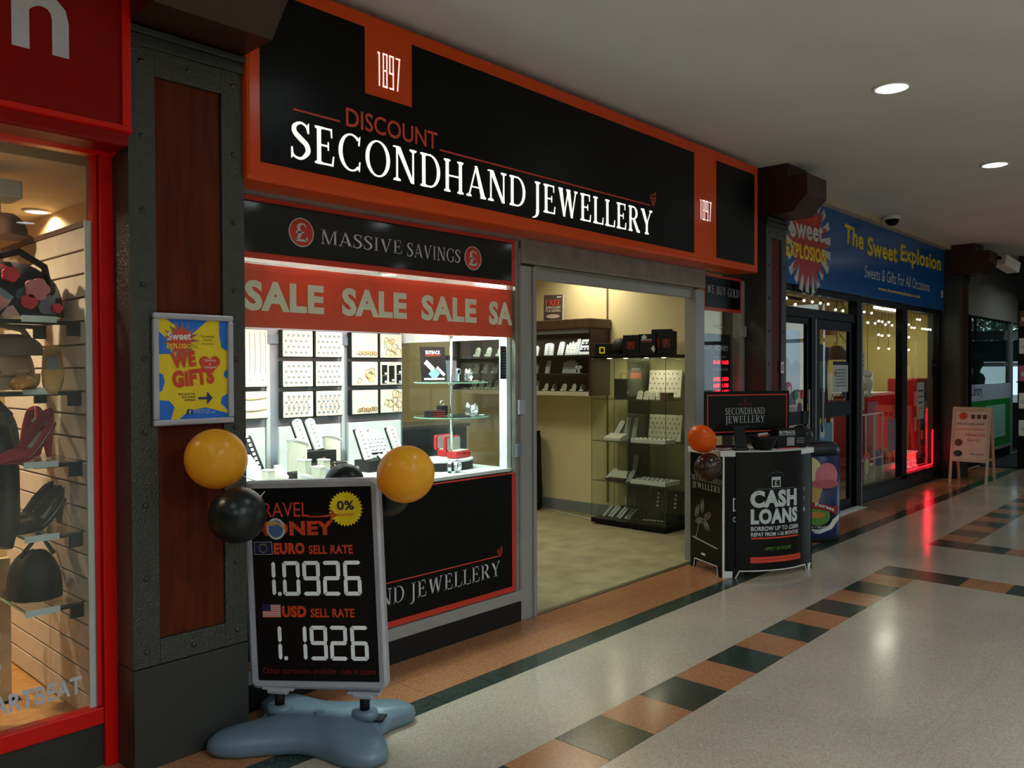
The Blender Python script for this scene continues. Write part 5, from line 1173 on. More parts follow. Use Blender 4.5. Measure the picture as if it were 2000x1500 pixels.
for x in (-.19, .19):
    P('foot_block', MB().lathe([(.06, .085), (.055, .115), (.04, .12)], 20, (x, 0, 0)).map(lambda a, b, c: (a, b*.8, c)), M_plasblue, ab, smooth=True); P('spring_post', MB().cyl((x, 0, .115), .021, .06, 16), M_blackm, ab, smooth=True)
    P('clamp', MB().box(x-.045, x+.045, -.03, .03, .172, .19), M_grey, ab, bev=.005); P('clamp_bar', MB().box(x-.07, x+.07, -.025, .025, .186, .198), M_grey, ab, bev=.004)
pn = P('panel', MB().box(-.285, .285, -.012, .012, .022, .872), M_blacks, ab, label='black poster with white seven segment exchange rates', loc=(-.008, 0, .2), rot=(0, R(-2.3), 0))
w_, h_ = .305, .893
def rr(x0, x1, z0, z1, r, n=6):
    o = []
    for cx, cz, a0 in ((x1-r, z1-r, 0), (x0+r, z1-r, 90), (x0+r, z0+r, 180), (x1-r, z0+r, 270)):
        for k in range(n+1): a = R(a0+90*k/n); o.append((cx+r*math.cos(a), cz+r*math.sin(a)))
    return o
O = rr(-w_, w_, 0, h_, .035); I = rr(-w_+.033, w_-.033, .033, h_-.033, .006)
v = []; n_ = len(O)
for pl, y in ((O, -.017), (I, -.0215), (I, .0215), (O, .017)): v += [(a, y, c) for a, c in pl]
v2 = [(a, -.0235, c) for a, c in rr(-w_+.012, w_-.012, .012, h_-.012, .026)]
v = [(a, .02, c) for a, c in O]+[(a, -.016, c) for a, c in O]+v2+[(a, -.020, c) for a, c in I]+[(a, .02, c) for a, c in I]
f = []
for L_ in range(5):
    for k in range(n_):
        a, b = L_ % 5, (L_+1) % 5; f.append((a*n_+k, a*n_+(k+1) % n_, b*n_+(k+1) % n_, b*n_+k))
P('snap_frame', MB().add(v, f), M_grey, pn)
yy = -.0135
def AB(x, z): return (x+.015, z-.2)      # picture plane measure -> panel local
txt('TRAVEL', *AB(-.277, .935), .252, .062, M_redt, pn, y=yy, bold=.0); txt('MONEY', *AB(-.277, .855), .36, .062, M_oran, pn, y=yy, bold=.05)
P('underline', rect(*[AB(-.03, 0)[0], AB(.06, 0)[0]], AB(0, .932)[1], AB(0, .937)[1], yy), M_redt, pn)
x, z = AB(.075, .938); P('aeroplane', flat([(x-.04, z), (x+.0, z+.006), (x-.008, z+.028), (x+.004, z+.024), (x+.018, z+.007), (x+.04, z+.003), (x+.018, z-.004), (x+.004, z-.02), (x-.008, z-.022), (x, z-.004)], yy), M_redt, pn)
x, z = AB(-.175, .885); P('globe_ring', flat(circ(x, z, .042, .046), yy-.001), M_greyl, pn); P('globe', flat(circ(x, z, .033, .037), yy-.0015), mat('globe_blue', (70, 100, 150), .5), pn); P('map_strip', flat([(x-.045, z+.01), (x+.01, z+.02), (x+.045, z-.01), (x+.04, z+.012), (x, z+.034), (x-.04, z+.03)], yy-.002), mat('map_gold', (200, 150, 70), .5), pn)
x, z = AB(.140, .965); P('discount_star', flat(burst(x, z, .076, .066, 30), yy), M_yel, pn); txt('0%', x-.038, z-.005, .076, .04, mat('dark_text', (40, 44, 50), .6), pn, y=yy-.001, bold=.03); txt('Commission', x-.035, z-.032, .07, .015, M_redt, pn, y=yy-.001, rot=.05)
for nm, z, st, sr in (('EURO', .775, 0, 0), ('USD', .505, 1, 0)):
    x0 = -.19 if nm == 'EURO' else -.165
    a, b = AB(x0, z); txt(nm, a, b, .14 if nm == 'EURO' else .11, .05, M_oran, pn, y=yy, bold=.06); txt('SELL RATE', a+(.158 if nm == 'EURO' else .128), b, .195, .038, M_oran, pn, y=yy, bold=.03)
    a -= .088; nvy = mat('flag_navy', (24, 28, 80), .5)
    P('flag', rect(a, a+.082, b, b+.055, yy), M_greyl if nm == 'EURO' else M_white, pn)
    if nm == 'EURO':
        P('flag_field', rect(a+.002, a+.08, b+.002, b+.053, yy-.0006), nvy, pn)
        mb = MB()
        for k in range(12): q = flat(burst(a+.041+.018*math.cos(k*math.pi/6), b+.0275+.018*math.sin(k*math.pi/6), .0035, .0016, 5), yy-.0012); mb.add(q.v, q.f)
        P('flag_stars', mb, M_yel, pn)
    else:
        mb = MB()
        for k in range(7): q = rect(a, a+.082, b+k*.0082, b+k*.0082+.0042, yy-.0006); mb.add(q.v, q.f)
        P('flag_stripes', mb, M_redt, pn); P('flag_canton', rect(a, a+.038, b+.028, b+.055, yy-.0012), nvy, pn)
SEG = {'0': 'abcdef', '1': 'bc', '2': 'abged', '6': 'afgedc', '9': 'abcdfg'}
def seg7(x, z, w, h, ch, mb, sh=0.0):
    tk = .017; g = .0015
    def hbar(zc): return [(x+g+tk/2, zc+tk/2), (x+w-g-tk/2, zc+tk/2), (x+w-g, zc), (x+w-g-tk/2, zc-tk/2), (x+g+tk/2, zc-tk/2), (x+g, zc)]
    def vbar(xc, z0, z1): return [(xc-tk/2, z0+g+tk/2), (xc, z0+g), (xc+tk/2, z0+g+tk/2), (xc+tk/2, z1-g-tk/2), (xc, z1-g), (xc-tk/2, z1-g-tk/2)]
    for s_ in SEG[ch]:
        q = {'a': hbar(z+h-tk/2), 'g': hbar(z+h/2), 'd': hbar(z+tk/2), 'f': vbar(x+tk/2, z+h/2, z+h), 'e': vbar(x+tk/2, z, z+h/2), 'b': vbar(x+w-tk/2, z+h/2, z+h), 'c': vbar(x+w-tk/2, z, z+h/2)}[s_]
        k = flat(q, yy); mb.add(k.v, k.f)
for z, s_ in ((.598, ((-.265, '1'), (-.155, '0'), (-.065, '9'), (.025, '2'), (.117, '6'))), (.322, ((-.25, '1'), (-.137, '1'), (-.045, '9'), (.043, '2'), (.135, '6')))):
    mb = MB()
    for x, ch in s_: seg7(AB(x, z)[0], AB(x, z)[1], .078, .148, ch, mb)
    k = flat(circ(AB(s_[0][0]+.094, 0)[0], AB(0, z+.008)[1], .009), yy); mb.add(k.v, k.f)
    P('rate_digits', mb, mat('digit_white', (252, 252, 252), .6), pn)
txt('Other currencies available - ask in store', *AB(-.262, .264), .50, .026, mat('dim_red_text', (120, 30, 24), .5), pn, y=yy)

def balloon(x, y, z, r, m, lab, tie, sc=(1, 1, 1.06), tilt=0, txtr=False):
    t = T('balloon', lab, 'balloon', (x, y, z), 0, 'party balloons')
    prof = [(.0, 1.0)]; n = 22; pr = []
    for i in range(1, n):
        a = math.pi*i/n; rr_ = math.sin(a); zz = math.cos(a); zz = zz if zz > 0 else zz*1.12; rr_ = rr_*(1 if zz > 0 else (1-.06*(-zz)**2)); pr.append((rr_*r, zz*r*sc[2]))
    mt = Matrix.Rotation(tilt, 4, 'Y')
    d = Vector(tie)-Vector((x, y, z)); q = Vector((0, 0, -1)).rotation_difference(d.normalized()).to_matrix().to_4x4() if d.length > r*.8 else Matrix.Identity(4)
    P('skin', MB().lathe(pr, 32, mtx=q), m, t, smooth=True)
    k = q @ Vector((0, 0, -r*1.12*sc[2]))
    P('knot', MB().tube([tuple(k*.97), tuple(k*1.04), tuple(k*1.09)], [.006, .008, .012], 10), m, t, smooth=True)
    P('string', MB().tube([tuple(k*1.05), tuple((k*1.05+d)/2+Vector((0, 0, -.01))), tuple(d)], .0015, 5), M_white, t)
    return t
c1_, c2_ = (1.80, 3.20, 1.075), (2.165, 2.69, 1.085)
balloon(1.565, 3.02, 1.21, .116, M_by, 'yellow balloon at the left corner of the currency board', (1.83, 3.17, 1.08))
balloon(2.13, 2.549, 1.135, .115, M_by, 'yellow balloon at the right corner of the currency board', (2.16, 2.68, 1.08))
balloon(1.60, 2.92, .995, .108, M_bb, 'black balloon hanging over the left edge of the currency board', (1.84, 3.13, 1.04))
balloon(2.29, 2.86, 1.0, .095, M_bb, 'black balloon half hidden behind the right edge of the currency board', (2.19, 2.72, 1.03))
balloon(2.14, 2.98, 1.06, .085, M_bb, 'black balloon peeping over the top of the currency board', (2.13, 2.83, 1.09))

# ------------------------------------------------------------------ CASH LOANS counter
ct = T('promo_counter', 'black curved promotion counter reading CASH LOANS in front of the doorway', 'counter', (5.54, 2.97, 0), R(-26.87))
def bul(u): return -.11*(1-((u-.4)/.4)**2)
NB = 24
def curved(z0f, z1, d0, d1, u0=0, u1=.8):
    v = []; f = []
    for i in range(NB+1):
        u = u0+(u1-u0)*i/NB; b = bul(u)
        v += [(u, b+d0, z0f(u)), (u, b+d0, z1), (u, b+d1, z1), (u, b+d1, z0f(u))]
    for i in range(NB):
        a = 4*i; c = a+4
        for q in range(4): f.append((a+q, a+(q+1) % 4, c+(q+1) % 4, c+q))
    f += [(0, 1, 2, 3), (4*NB+3, 4*NB+2, 4*NB+1, 4*NB)]
    return MB().add(v, f)
def foot(u): return 0.0 if (u < .07 or u > .73) else .052
P('front_panel', curved(foot, .905, 0, .012), M_blacks, ct)
P('side_panel', MB().yz([(.002, 0), (.06, 0), (.075, .07), (.36, .07), (.375, 0), (.43, 0), (.43, .905), (.002, .905)], -.012, 0), M_blacks, ct)
P('side_panel', MB().yz([(.002, 0), (.06, 0), (.075, .07), (.36, .07), (.375, 0), (.43, 0), (.43, .905), (.002, .905)], .8, .812), M_blacks, ct)
P('corner_strip', MB().box(-.013, -.0, -.010, .0015, .0, .905), M_white, ct)
P('base_trim', MB().tube([(u, bul(u)-.004, .052 if .09 < u < .71 else (.052 if u in (.09, .71) else .0)) for u in (.075, .10, .18, .26, .34, .40, .46, .54, .62, .70, .725)], .005, 6), M_white, ct)
for u0 in (.0, .745):
    P('foot_print', MB().add([(u0, bul(u0)-.003, .001), (u0+.055*(1 if u0 < .4 else .8), bul(u0+.05)-.003, .001), (u0+.055, bul(u0+.055)-.003, .05), (u0, bul(u0)-.003, .05)], [(0, 1, 2, 3)]), M_white, ct)
P('side_trim', MB().tube([(-.014, .055, .0), (-.014, .068, .072), (-.014, .365, .072), (-.014, .38, .0)], .004, 6), M_white, ct)
P('side_handle', MB().box(-.018, -.0125, .22, .27, .118, .136), M_white, ct, bev=.002)
top = [(u, bul(u)-.012) for u in [.8*i/NB for i in range(NB+1)]]+[(.83, .0), (.83, .44), (-.03, .44), (-.03, .0)]
P('countertop', MB().xy(top, .906, .945), M_white, ct, bev=.002)
P('poster_overlay', curved(lambda u: .075, .94, -.016, -.0125, .07, .635), M_blacks, ct)
def cf(x, y, z): return (x, bul(x)-.0175+y, z)
def CT(s, u0, u1, z, h, m, b=.0, **k): return txt(s, u0, z, u1-u0, h, m, ct, y=0, bold=b, fn=cf, **k)
CT('CASH', .168, .578, .525, .13, M_greyl, .055); CT('LOANS', .172, .585, .402, .115, M_greyl, .055)
CT('BORROW UP TO £2000', .174, .595, .352, .034, M_greyl, .03); CT('REPAY FROM 1-36 MONTHS', .174, .595, .312, .030, M_greyl, .03)
CT('APPLY IN STORE', .275, .515, .205, .026, mat('green_text', (70, 120, 40), .5), .03, shear=.2)
def cstrip(n, u0, u1, z0, z1, m, d=-.0172, zz=None):
    v = []; f = []
    for i in range(13):
        u = u0+(u1-u0)*i/12; v += [(u, bul(u)+d, z0), (u, bul(u)+d, z1)]
    for i in range(12): f.append((2*i, 2*i+2, 2*i+3, 2*i+1))
    return P(n, MB().add(v, f), m, ct)
cstrip('red_rule', .174, .597, .292, .304, M_redt); cstrip('red_band', .171, .623, .115, .158, M_redt); CT('AVAILABLE TO CUSTOMERS IN STORE, SUBJECT TO STATUS', .19, .605, .13, .012, M_blackm)
cstrip('fine_rule', .197, .56, .662, .665, M_greyfab)
cstrip('calendar_icon', .335, .412, .675, .752, M_greyl, -.0180); cstrip('calendar_face', .343, .404, .683, .728, M_blacks, -.0186); serif('£', .358, .688, .03, .036, M_greyl, ct, y=-.0018, fn=cf)
for k in range(13):
    a = math.pi*(.15+.7*k/12); CTx = .373+.075*math.cos(a); 
    cstrip('arc_dot', CTx-.003, CTx+.003, .735+.05*math.sin(a), .741+.05*math.sin(a), M_greyfab)
# edge of the older print peeking out
CT('[', .05, .066, .50, .10, M_greyl, .02); CT('C', .05, .068, .42, .04, M_greyl, .02)
for z, s_ in ((.62, 'T'), (.55, 'Y'), (.47, 'I')): CT(s_, .665, .68, z, .03, M_greyl, .02)
# left side print (facing -x local)
def sdf(x, y, z): return (-.0135+y*0-.0005, .43-x, z)
def st_(fn_, *a, **k): return fn_(*a, parent=ct, fn=sdf, **k)
serif('SECONDHAND', .02, .69, .40, .04, M_greyl, ct, y=0, fn=sdf); serif('JEWELLERY', .03, .63, .38, .045, M_greyl, ct, y=0, fn=sdf)
mb = MB(); random.seed(4)
for (cx, cz, rx_, rz_, an) in ((.10, .45, .05, .022, 1.2), (.17, .50, .052, .022, 1.5), (.24, .43, .05, .024, .5), (.13, .38, .05, .022, .2), (.22, .36, .055, .022, -.7)):
    for s_ in (1, .6, .3):
        q = [(cx+rx_*s_*math.cos(a*math.pi/9)*math.cos(an)-rz_*s_*math.sin(a*math.pi/9)*math.sin(an), cz+rx_*s_*math.cos(a*math.pi/9)*math.sin(an)+rz_*s_*math.sin(a*math.pi/9)*math.cos(an)) for a in range(18)]
        ln_ = [(-.0148-.0002*(1-s_), .43-a, b) for a, b in q]
        mb.tube(ln_, .0028, 4, closed=True)
mb.tube([(-.0148, .43-.13, .38), (-.0148, .43-.10, .28), (-.0148, .43-.08, .24)], .004, 5)
P('brooch_picture', mb, mat('brooch', (150, 145, 138), .4), ct); P('picture_line', MB().add([(-.0142, .40, .245), (-.0142, .40, .235), (-.0142, .06, .20), (-.0142, .06, .21)], [(0, 1, 2, 3)]), M_greyl, ct)
# header board of the counter
P('header_post', MB().box(.02, .05, .19, .20, .946, 1.10), M_white, ct); P('header_post', MB().box(.68, .71, .19, .20, .946, 1.10), M_white, ct)
hd = P('header_board', MB().box(-.05, .735, .175, .188, 1.045, 1.385), M_blacks, ct)
P('red_line_frame', frame4(MB(), -.028, .713, 1.068, 1.36, .008, .1735, .175), M_redt, ct)
serif('SECONDHAND', .135, 1.205, .365, .052, M_greyl, ct, y=.1735); serif('JEWELLERY', .135, 1.14, .365, .054, M_greyl, ct, y=.1735)
txt('DISCOUNT', .25, 1.272, .13, .018, mat('dim_red_text', (120, 30, 24), .5), ct, y=.173, bold=.02); txt('w w w . o n e 1 8 9 7 . c o . u k', .2, 1.105, .24, .012, M_greyfab, ct, y=.173)
diamond_icon(.315, 1.31, .035, .173, mat('dim_red_text', (120, 30, 24), .5), ct)
# things on the counter (placed in world space from counter coordinates)
ca, sa_ = math.cos(R(-26.87)), math.sin(R(-26.87))
def cw(u, v_, z=.946): return (5.54+u*ca-v_*sa_, 2.97+u*sa_+v_*ca, z)
rzc = R(-26.87)
t = T('leaflet_box', 'black BUYBACK electronics leaflet box on the right of the counter', 'box', cw(.63, .05), rzc); P('body', MB().box(-.135, .135, -.04, .05, 0, .15), M_blackm, t, bev=.003)
txt('BUYBACK', -.12, .112, .15, .024, M_greyl, t, y=-.042, bold=.04); txt('ELECTRONICS', -.12, .098, .15, .012, M_greyl, t, y=-.042, bold=.01); P('photo', rect(-.05, .02, .02, .085, -.042), M_ringd, t)
for k in range(3): P('text_line', rect(.04, .115, .07-k*.016, .078-k*.016, -.042), M_greyfab, t)
P('red_edge', MB().box(-.13, .05, -.055, -.041, 0, .006), M_redt, t)
t = T('black_bowl', 'black bowl shaped holder with a pale red rim strip on the counter', 'bowl', cw(.35, -.0)); P('bowl', MB().lathe([(.06, 0), (.085, .03), (.105, .08), (.108, .105), (.10, .105), (.08, .05), (.01, .02)], 28), M_blackm, t, smooth=True); P('rim_card', MB().box(-.07, .07, -.01, .01, .10, .125), M_greyl, t, bev=.003); P('rim_stripe', MB().box(-.075, .075, -.0125, -.0105, .10, .112), M_redline, t)
t = T('leaflet_rack', 'slanted black tablet stand at the left of the counter', 'stand', cw(.16, .0), rzc-.2, rx=-.3); P('tablet', MB().box(-.045, .045, -.006, .006, .02, .18), M_blackm, t, bev=.004); P('stand_foot', MB().box(-.05, .05, -.02, .03, 0.0, .016), M_blacks, t)
t = T('paper_stack', 'stack of brown and white leaflets behind the tablet stand', 'papers', cw(.07, .1), rzc+.3)
for k in range(4): P('leaflet', MB().box(-.08+.004*k, .07+.004*k, -.05, .05, k*.008, k*.008+.007), (M_brown, M_greyl, M_brown, M_blackm)[k], t)
balloon(*cw(-.16, .05, 1.04), .102, M_bo, 'orange balloon at the left corner of the promotion counter', cw(-.01, .05, .95))
balloon(*cw(-.15, -.02, .835), .10, mat('brown_balloon', (52, 26, 20), .25, coat=.3), 'dark brown balloon below the orange one beside the promotion counter', cw(-.02, .03, .935))
balloon(*cw(.84, .16, 1.02), .09, M_bb, 'black balloon at the right end of the promotion counter', cw(.76, .16, .95))

# ------------------------------------------------------------------ ice cream bin
t = T('ice_cream_bin', 'dark blue oval bin printed with an ice cream cone behind the promotion counter', 'bin', (7.36, 3.06, 0), R(-45))
def ov(x, y=0, z=0): return (x, -.17*math.sqrt(max(0, 1-(x/.262)**2))-.004+y, z)
P('body', MB().lathe([(.235, 0), (.245, .05), (.25, .12), (.25, .78)], 40).map(lambda a, b, c: (a, b*.66, c)), mat('navy_bin', (14, 26, 84), .35), t, smooth=True)
P('lid', MB().lathe([(.252, .781), (.252, .82), (.235, .87), (.2, .89)], 40).map(lambda a, b, c: (a, b*.66, c)), mat('navy_lid', (10, 14, 34), .35), t, smooth=True); P('base_ring', MB().lathe([(.252, .0), (.256, .03), (.25, .045)], 40).map(lambda a, b, c: (a, b*.68, c)), M_blackm, t)
def ovp(n, pts, m, y=0):
    # subdivide fan strips horizontally so that the print follows the curve
    zs = sorted(set([p_[1] for p_ in pts])); xs = [p_[0] for p_ in pts]
    v = []; f = []; cx = sum(xs)/len(xs); cz = sum(zs)/len(zs); nn = len(pts)
    for r_ in (1, .75, .5, .25, .02): v += [(cx+(a-cx)*r_, y, cz+(b-cz)*r_) for a, b in pts]
    for i in range(4):
        for k in range(nn): f.append((i*nn+k, i*nn+(k+1) % nn, (i+1)*nn+(k+1) % nn, (i+1)*nn+k))
    return P(n, MB().add(v, f).map(ov), m, t)
ovp('cone_print', [(-.16, .60), (-.10, .62), (0, .60), (.03, .5), (-.01, .36), (-.06, .28), (-.12, .27), (-.18, .4)], mat('cone_tan', (196, 160, 96), .6))
ovp('vanilla_print', circ(-.10, .66, .115, .11), mat('vanilla', (232, 216, 160), .6), -.001)
ovp('pink_scoop_print', circ(.07, .60, .11, .115), mat('strawberry', (214, 120, 130), .6), -.002); ovp('pink_drip_print', circ(.06, .525, .135, .04), mat('strawberry2', (190, 90, 100), .6), -.003)
ovp('white_swoosh', [(-.2, .10), (.0, .08), (.12, .12), (.2, .2), (.21, .25), (.1, .16), (0, .12), (-.2, .14)], M_white, -.001)
ovp('badge_ring', circ(-.02, .235, .15, .115), M_blackm, -.002); ovp('badge_green', circ(-.02, .24, .12, .085), mat('badge_green', (90, 140, 50), .6), -.003)
ovp('badge_field', circ(-.03, .25, .08, .03), mat('badge_ochre', (190, 130, 40), .6), -.004)
ovp('ribbon', [(-.2, .36), (-.08, .365), (.06, .345), (.16, .305), (.19, .33), (.17, .25), (.14, .26), (.04, .29), (-.08, .305), (-.2, .30)], mat('ribbon_red', (150, 30, 30), .5), -.005)
txt('New Forest', -.2, .31, .34, .032, M_white, t, y=-.006, bold=.03, fn=lambda x, y, z: ov(x, y, z+.02-.9*max(0, x+.08)**2*1.3)); txt('ICE CREAM', -.1, .13, .16, .02, M_white, t, y=-.004, fn=ov)

# ================================================================== SWEET SHOP
t = T('fascia_sign', 'blue shop fascia with yellow lettering The Sweet Explosion and a red star burst', 'sign', (9.9, 3.41, 0))
def L(x): return x-9.9
P('board', MB().box(L(7.12), L(12.74), -.02, .01, 2.385, 3.285), M_bluesign, t, bev=.004)
def fz(x): return x
txt('The', L(9.0), 2.93, .57, .21, M_yel, t, y=-.022, bold=.03, rot=-.05); txt('Sweet', L(9.70), 2.86, 1.02, .22, M_yel, t, y=-.022, bold=.03, rot=.01); txt('Explosion', L(10.85), 2.85, 1.72, .27, M_yel, t, y=-.022, bold=.03, rot=.01)
txt('Sweets & Gifts For All Occasions', L(9.60), 2.60, 2.45, .14, M_greyl, t, y=-.022, shear=.15)
txt('www.thesweetexplosion.co.uk', L(10.05), 2.475, 1.6, .055, M_yel, t, y=-.022, bold=.02)
P('white_badge', rect(L(12.58), L(12.68), 2.56, 2.66, -.0215), M_greyl, t); txt('f', L(12.61), 2.575, .035, .07, M_blue, t, y=-.023, bold=.04)
random.seed(11)
P('colour_burst', flat(burst(L(8.05), 2.84, .56, .30, 16, .3, 1.05), -.0212), mat('burst_grey', (150, 110, 100), .5), t)
mb = MB()
for k in range(22):
    a = 2*math.pi*k/22+.1; r0, r1 = .33, .47+.1*random.random(); d = .02
    c_, s_ = math.cos(a), math.sin(a); q = flat([(L(8.05)+r0*c_-d*s_, 2.84+r0*s_+d*c_), (L(8.05)+r1*c_-d*s_*2.2, 2.84+r1*s_+d*c_*2.2), (L(8.05)+r1*c_+d*s_*2.2, 2.84+r1*s_-d*c_*2.2), (L(8.05)+r0*c_+d*s_, 2.84+r0*s_-d*c_)], -.0218); mb.add(q.v, q.f)
P('white_rays', mb, M_greyl, t); P('red_burst', flat(burst(L(8.05), 2.84, .50, .36, 18, .12), -.0225), mat('burst_red', (176, 34, 30), .4), t)
txt('The', L(8.0), 3.02, .26, .14, mat('burst_orange', (220, 90, 20), .4), t, y=-.024, bold=.03); txt('Sweet', L(7.62), 2.83, .80, .21, M_greyl, t, y=-.024, bold=.03, rot=.03); txt('EXPLOSION', L(7.52), 2.64, .98, .15, M_yel, t, y=-.024, bold=.04)
# shop front frame
M_fr = mat('black_frame', (7, 8, 8), .5, spec=.15)
fr_ = T('shopfront_frame', 'black framed glazed shopfront of the sweet shop with doors and two windows', 'frame', (9.9, 3.45, 0))
P('head_rail', MB().box(L(7.12), L(12.74), -.02, .06, 2.32, 2.384), M_fr, fr_)
P('door_transom', MB().box(L(7.12), L(9.50), -.02, .06, 2.08, 2.17), M_fr, fr_)
P('post', MB().box(L(7.14), L(7.24), -.02, .06, 0, 2.319), M_fr, fr_); P('post', MB().box(L(8.24), L(8.38), -.02, .06, 0.0, 2.079), M_fr, fr_); P('post', MB().box(L(9.44), L(9.62), -.04, .06, 0, 2.319), M_fr, fr_)
P('post', MB().box(L(11.06), L(11.26), -.02, .06, .141, 2.319), M_fr, fr_); P('post', MB().box(L(12.66), L(12.74), -.02, .06, 0, 2.319), M_fr, fr_)
P('sill', MB().box(L(9.62), L(12.66), -.02, .06, .14, .185), M_fr, fr_); P('kick_board', MB().box(L(9.62), L(12.66), -.01, .06, 0, .139), M_kick, fr_)
P('post_edge', MB().box(L(9.58), L(9.60), -.045, -.0405, 0, 2.31), M_alu, fr_)
P('door_edge', MB().box(L(8.33), L(8.35), -.025, -.0205, 0, 2.07), M_alu, fr_)
d1 = sroot('door_1', (7.74, 3.47, 0)); P('frame', frame4(MB(), -.49, .49, .0, 2.075, .06, -.02, .02), M_fr, d1); P('mid_rail', MB().box(-.43, .43, -.02, .02, 1.0, 1.13), M_fr, d1); P('pane', MB().box(-.43, .43, -.003, .003, .061, 2.014), M_glass, d1)
P('handle', MB().tube([(.38, -.06, .85), (.38, -.06, 1.35)], .014, 8), M_chrome, d1)
d2 = sroot('door_2', (8.91, 3.47, 0)); P('frame', frame4(MB(), -.52, .52, .0, 2.075, .10, -.02, .02), M_fr, d2); P('mid_rail', MB().box(-.42, .42, -.02, .02, 1.04, 1.2), M_fr, d2); P('pane', MB().box(-.42, .42, -.003, .003, .101, 1.974), M_glass, d2)
P('handle', MB().tube([(-.44, -.06, .9), (-.44, -.06, 1.35)], .014, 8), M_chrome, d2)
w5 = sroot('window_5', (10.34, 3.47, 0)); P('pane', MB().box(-.72, .72, 0, .008, .186, 2.319), M_glass, w5)
w6 = sroot('window_6', (11.96, 3.47, 0)); P('pane', MB().box(-.70, .70, 0, .008, .186, 2.319), M_glass, w6)
w7 = sroot('window_7', (8.34, 3.47, 0)); P('pane', MB().box(-1.1, 1.1, 0, .008, 2.171, 2.319), M_glass, w7)
t = T('door_mat', 'pale threshold mat before the sweet shop door', 'mat', (9.0, 3.36, 0)); P('mat', MB().box(-.5, .45, -.06, .05, .001, .008), M_greyl, t)
# lamps of the sweet shop
for k, (x, y, lab) in enumerate(((12.75, 4.12, 'bright fluorescent tube seen through the sweet shop window'), (9.5, 5.6, 'fluorescent tube deep inside the sweet shop above the door'), (11.4, 6.4, 'fluorescent tube at the back of the sweet shop'))):
    zz = 2.42 if k == 0 else 2.62
    t = T('tube_light', lab, 'light', (x, y, zz), 0, 'fluorescent tubes of the sweet shop'); P('tube', MB().box(-.62, .62, -.04, .04, .0, .035), M_tube, t, bev=.015); P('fitting', MB().box(-.66, .66, -.05, .05, .036, .06), M_white, t); P('suspension', MB().box(-.6, -.58, -.005, .005, .06, 2.7-zz), M_white, t)
    area('tube_lamp', (x, y, zz-.02), 1.2, P_SWEET, (1, .94, .74), size_y=.08)
# hanging fairy lights inside the glass
random.seed(5)
def icicle(x0, x1, z, n, lab):
    t = T('fairy_lights', lab, 'fairy lights', ((x0+x1)/2, 3.52, z), 0, 'icicle fairy lights in the sweet shop'); w = x1-x0
    P('cord', MB().tube([(-w/2+w*k/12, 0, -.01*math.sin(k*1.3)) for k in range(13)], .004, 5), M_blackm, t)
    for k in range(n):
        x = -w/2+w*(k+.5)/n; L_ = random.choice((.08, .2, .34, .5)) if z > 2.2 and x1 > 9.6 else random.choice((.05, .1))
        dr = P('drop', MB().tube([(x+.012*math.sin(j*1.7), 0, -L_*j/6) for j in range(7)], .0025, 4), M_blackm, t)
        nb = max(1, int(L_/.15))
        for j in range(nb): P('bulb', MB().ball((x, -.006, -L_*(j+1)/nb), .013, 8, 6), M_bulb, dr)
icicle(7.3, 9.4, 2.31, 10, 'fairy lights hanging in the fanlight over the sweet shop doors'); icicle(9.65, 11.0, 2.31, 11, 'fairy lights hanging in the left window of the sweet shop'); icicle(11.3, 12.6, 2.31, 11, 'fairy lights hanging in the right window of the sweet shop')
t = T('spiral_streamers', 'dark spiral paper streamers hanging inside the sweet shop', 'streamer', (10.9, 4.3, 2.69))
for k, (x, y) in enumerate(((-.25, 0), (-.05, .2), (.15, -.1), (.4, .3), (.75, .1), (1.0, .3))):
    P('streamer', MB().tube([(x+.03*math.cos(j*.9), y+.03*math.sin(j*.9), -j*.022*(1+.2*(k % 2))) for j in range(36)], .004, 4), M_blackm, t)
# goods
rn = random.Random(21)
cols = [(190, 40, 40), (230, 180, 40), (60, 120, 180), (230, 230, 220), (90, 60, 120), (60, 140, 80), (220, 120, 50), (200, 90, 140), (120, 80, 50)]
gm = [mat('packet_%s' % n, c, .5) for n, c in zip('red yellow blue white purple green orange pink brown'.split(), cols)]
gn = 'red yellow blue white purple green orange pink brown'.split()
def shelf_unit(x, y, w, h, n, lab, rz=0, items=7, sl=''):
    t = T('shelf_unit', lab, 'shelving', (x, y, 0), rz); P('back', MB().box(-w/2, w/2, .0, .02, .003, h), M_creamw, t)
    for sx in (-w/2, w/2-.02): P('side', MB().box(sx, sx+.02, -.3, -.0005, .003, h), M_white, t)
    for k in range(n):
        z = .1+(h-.2)*k/n; P('shelf', MB().box(-w/2+.021, w/2-.021, -.3, -.0005, z, z+.02), M_white, t)
        for j in range(items):
            c = rn.randrange(9); ww = (w-.1)/items*rn.uniform(.6, .9); hh = rn.uniform(.10, .22)*min(1, (h-.2)/n/.3); X = -w/2+.05+(w-.1)*(j+.5)/items
            ca_, sa2 = math.cos(rz), math.sin(rz); ly = -.18
            q = T('sweet_packet', '%s packet, %s from left on %s shelf, %s' % (gn[c], 'first second third fourth fifth sixth seventh eighth ninth'.split()[j], 'bottom second third fourth fifth sixth'.split()[k], sl), 'packet', (x+X*ca_-ly*sa2, y+X*sa2+ly*ca_, z+.021), rz, 'packets on the '+lab)
            P('pouch', MB().yz([(-.05, 0), (.05, 0), (.012, hh), (-.012, hh)], -ww/2, ww/2), gm[c], q); P('print', MB().box(-ww*.3, ww*.3, -.046, -.034, hh*.3, hh*.55), gm[(c+3) % 9], q)
    return t
shelf_unit(13.1, 5.0, 1.3, 1.5, 5, 'middle white shelving behind the left sweet shop window', 0, sl='left sweet window shelving')
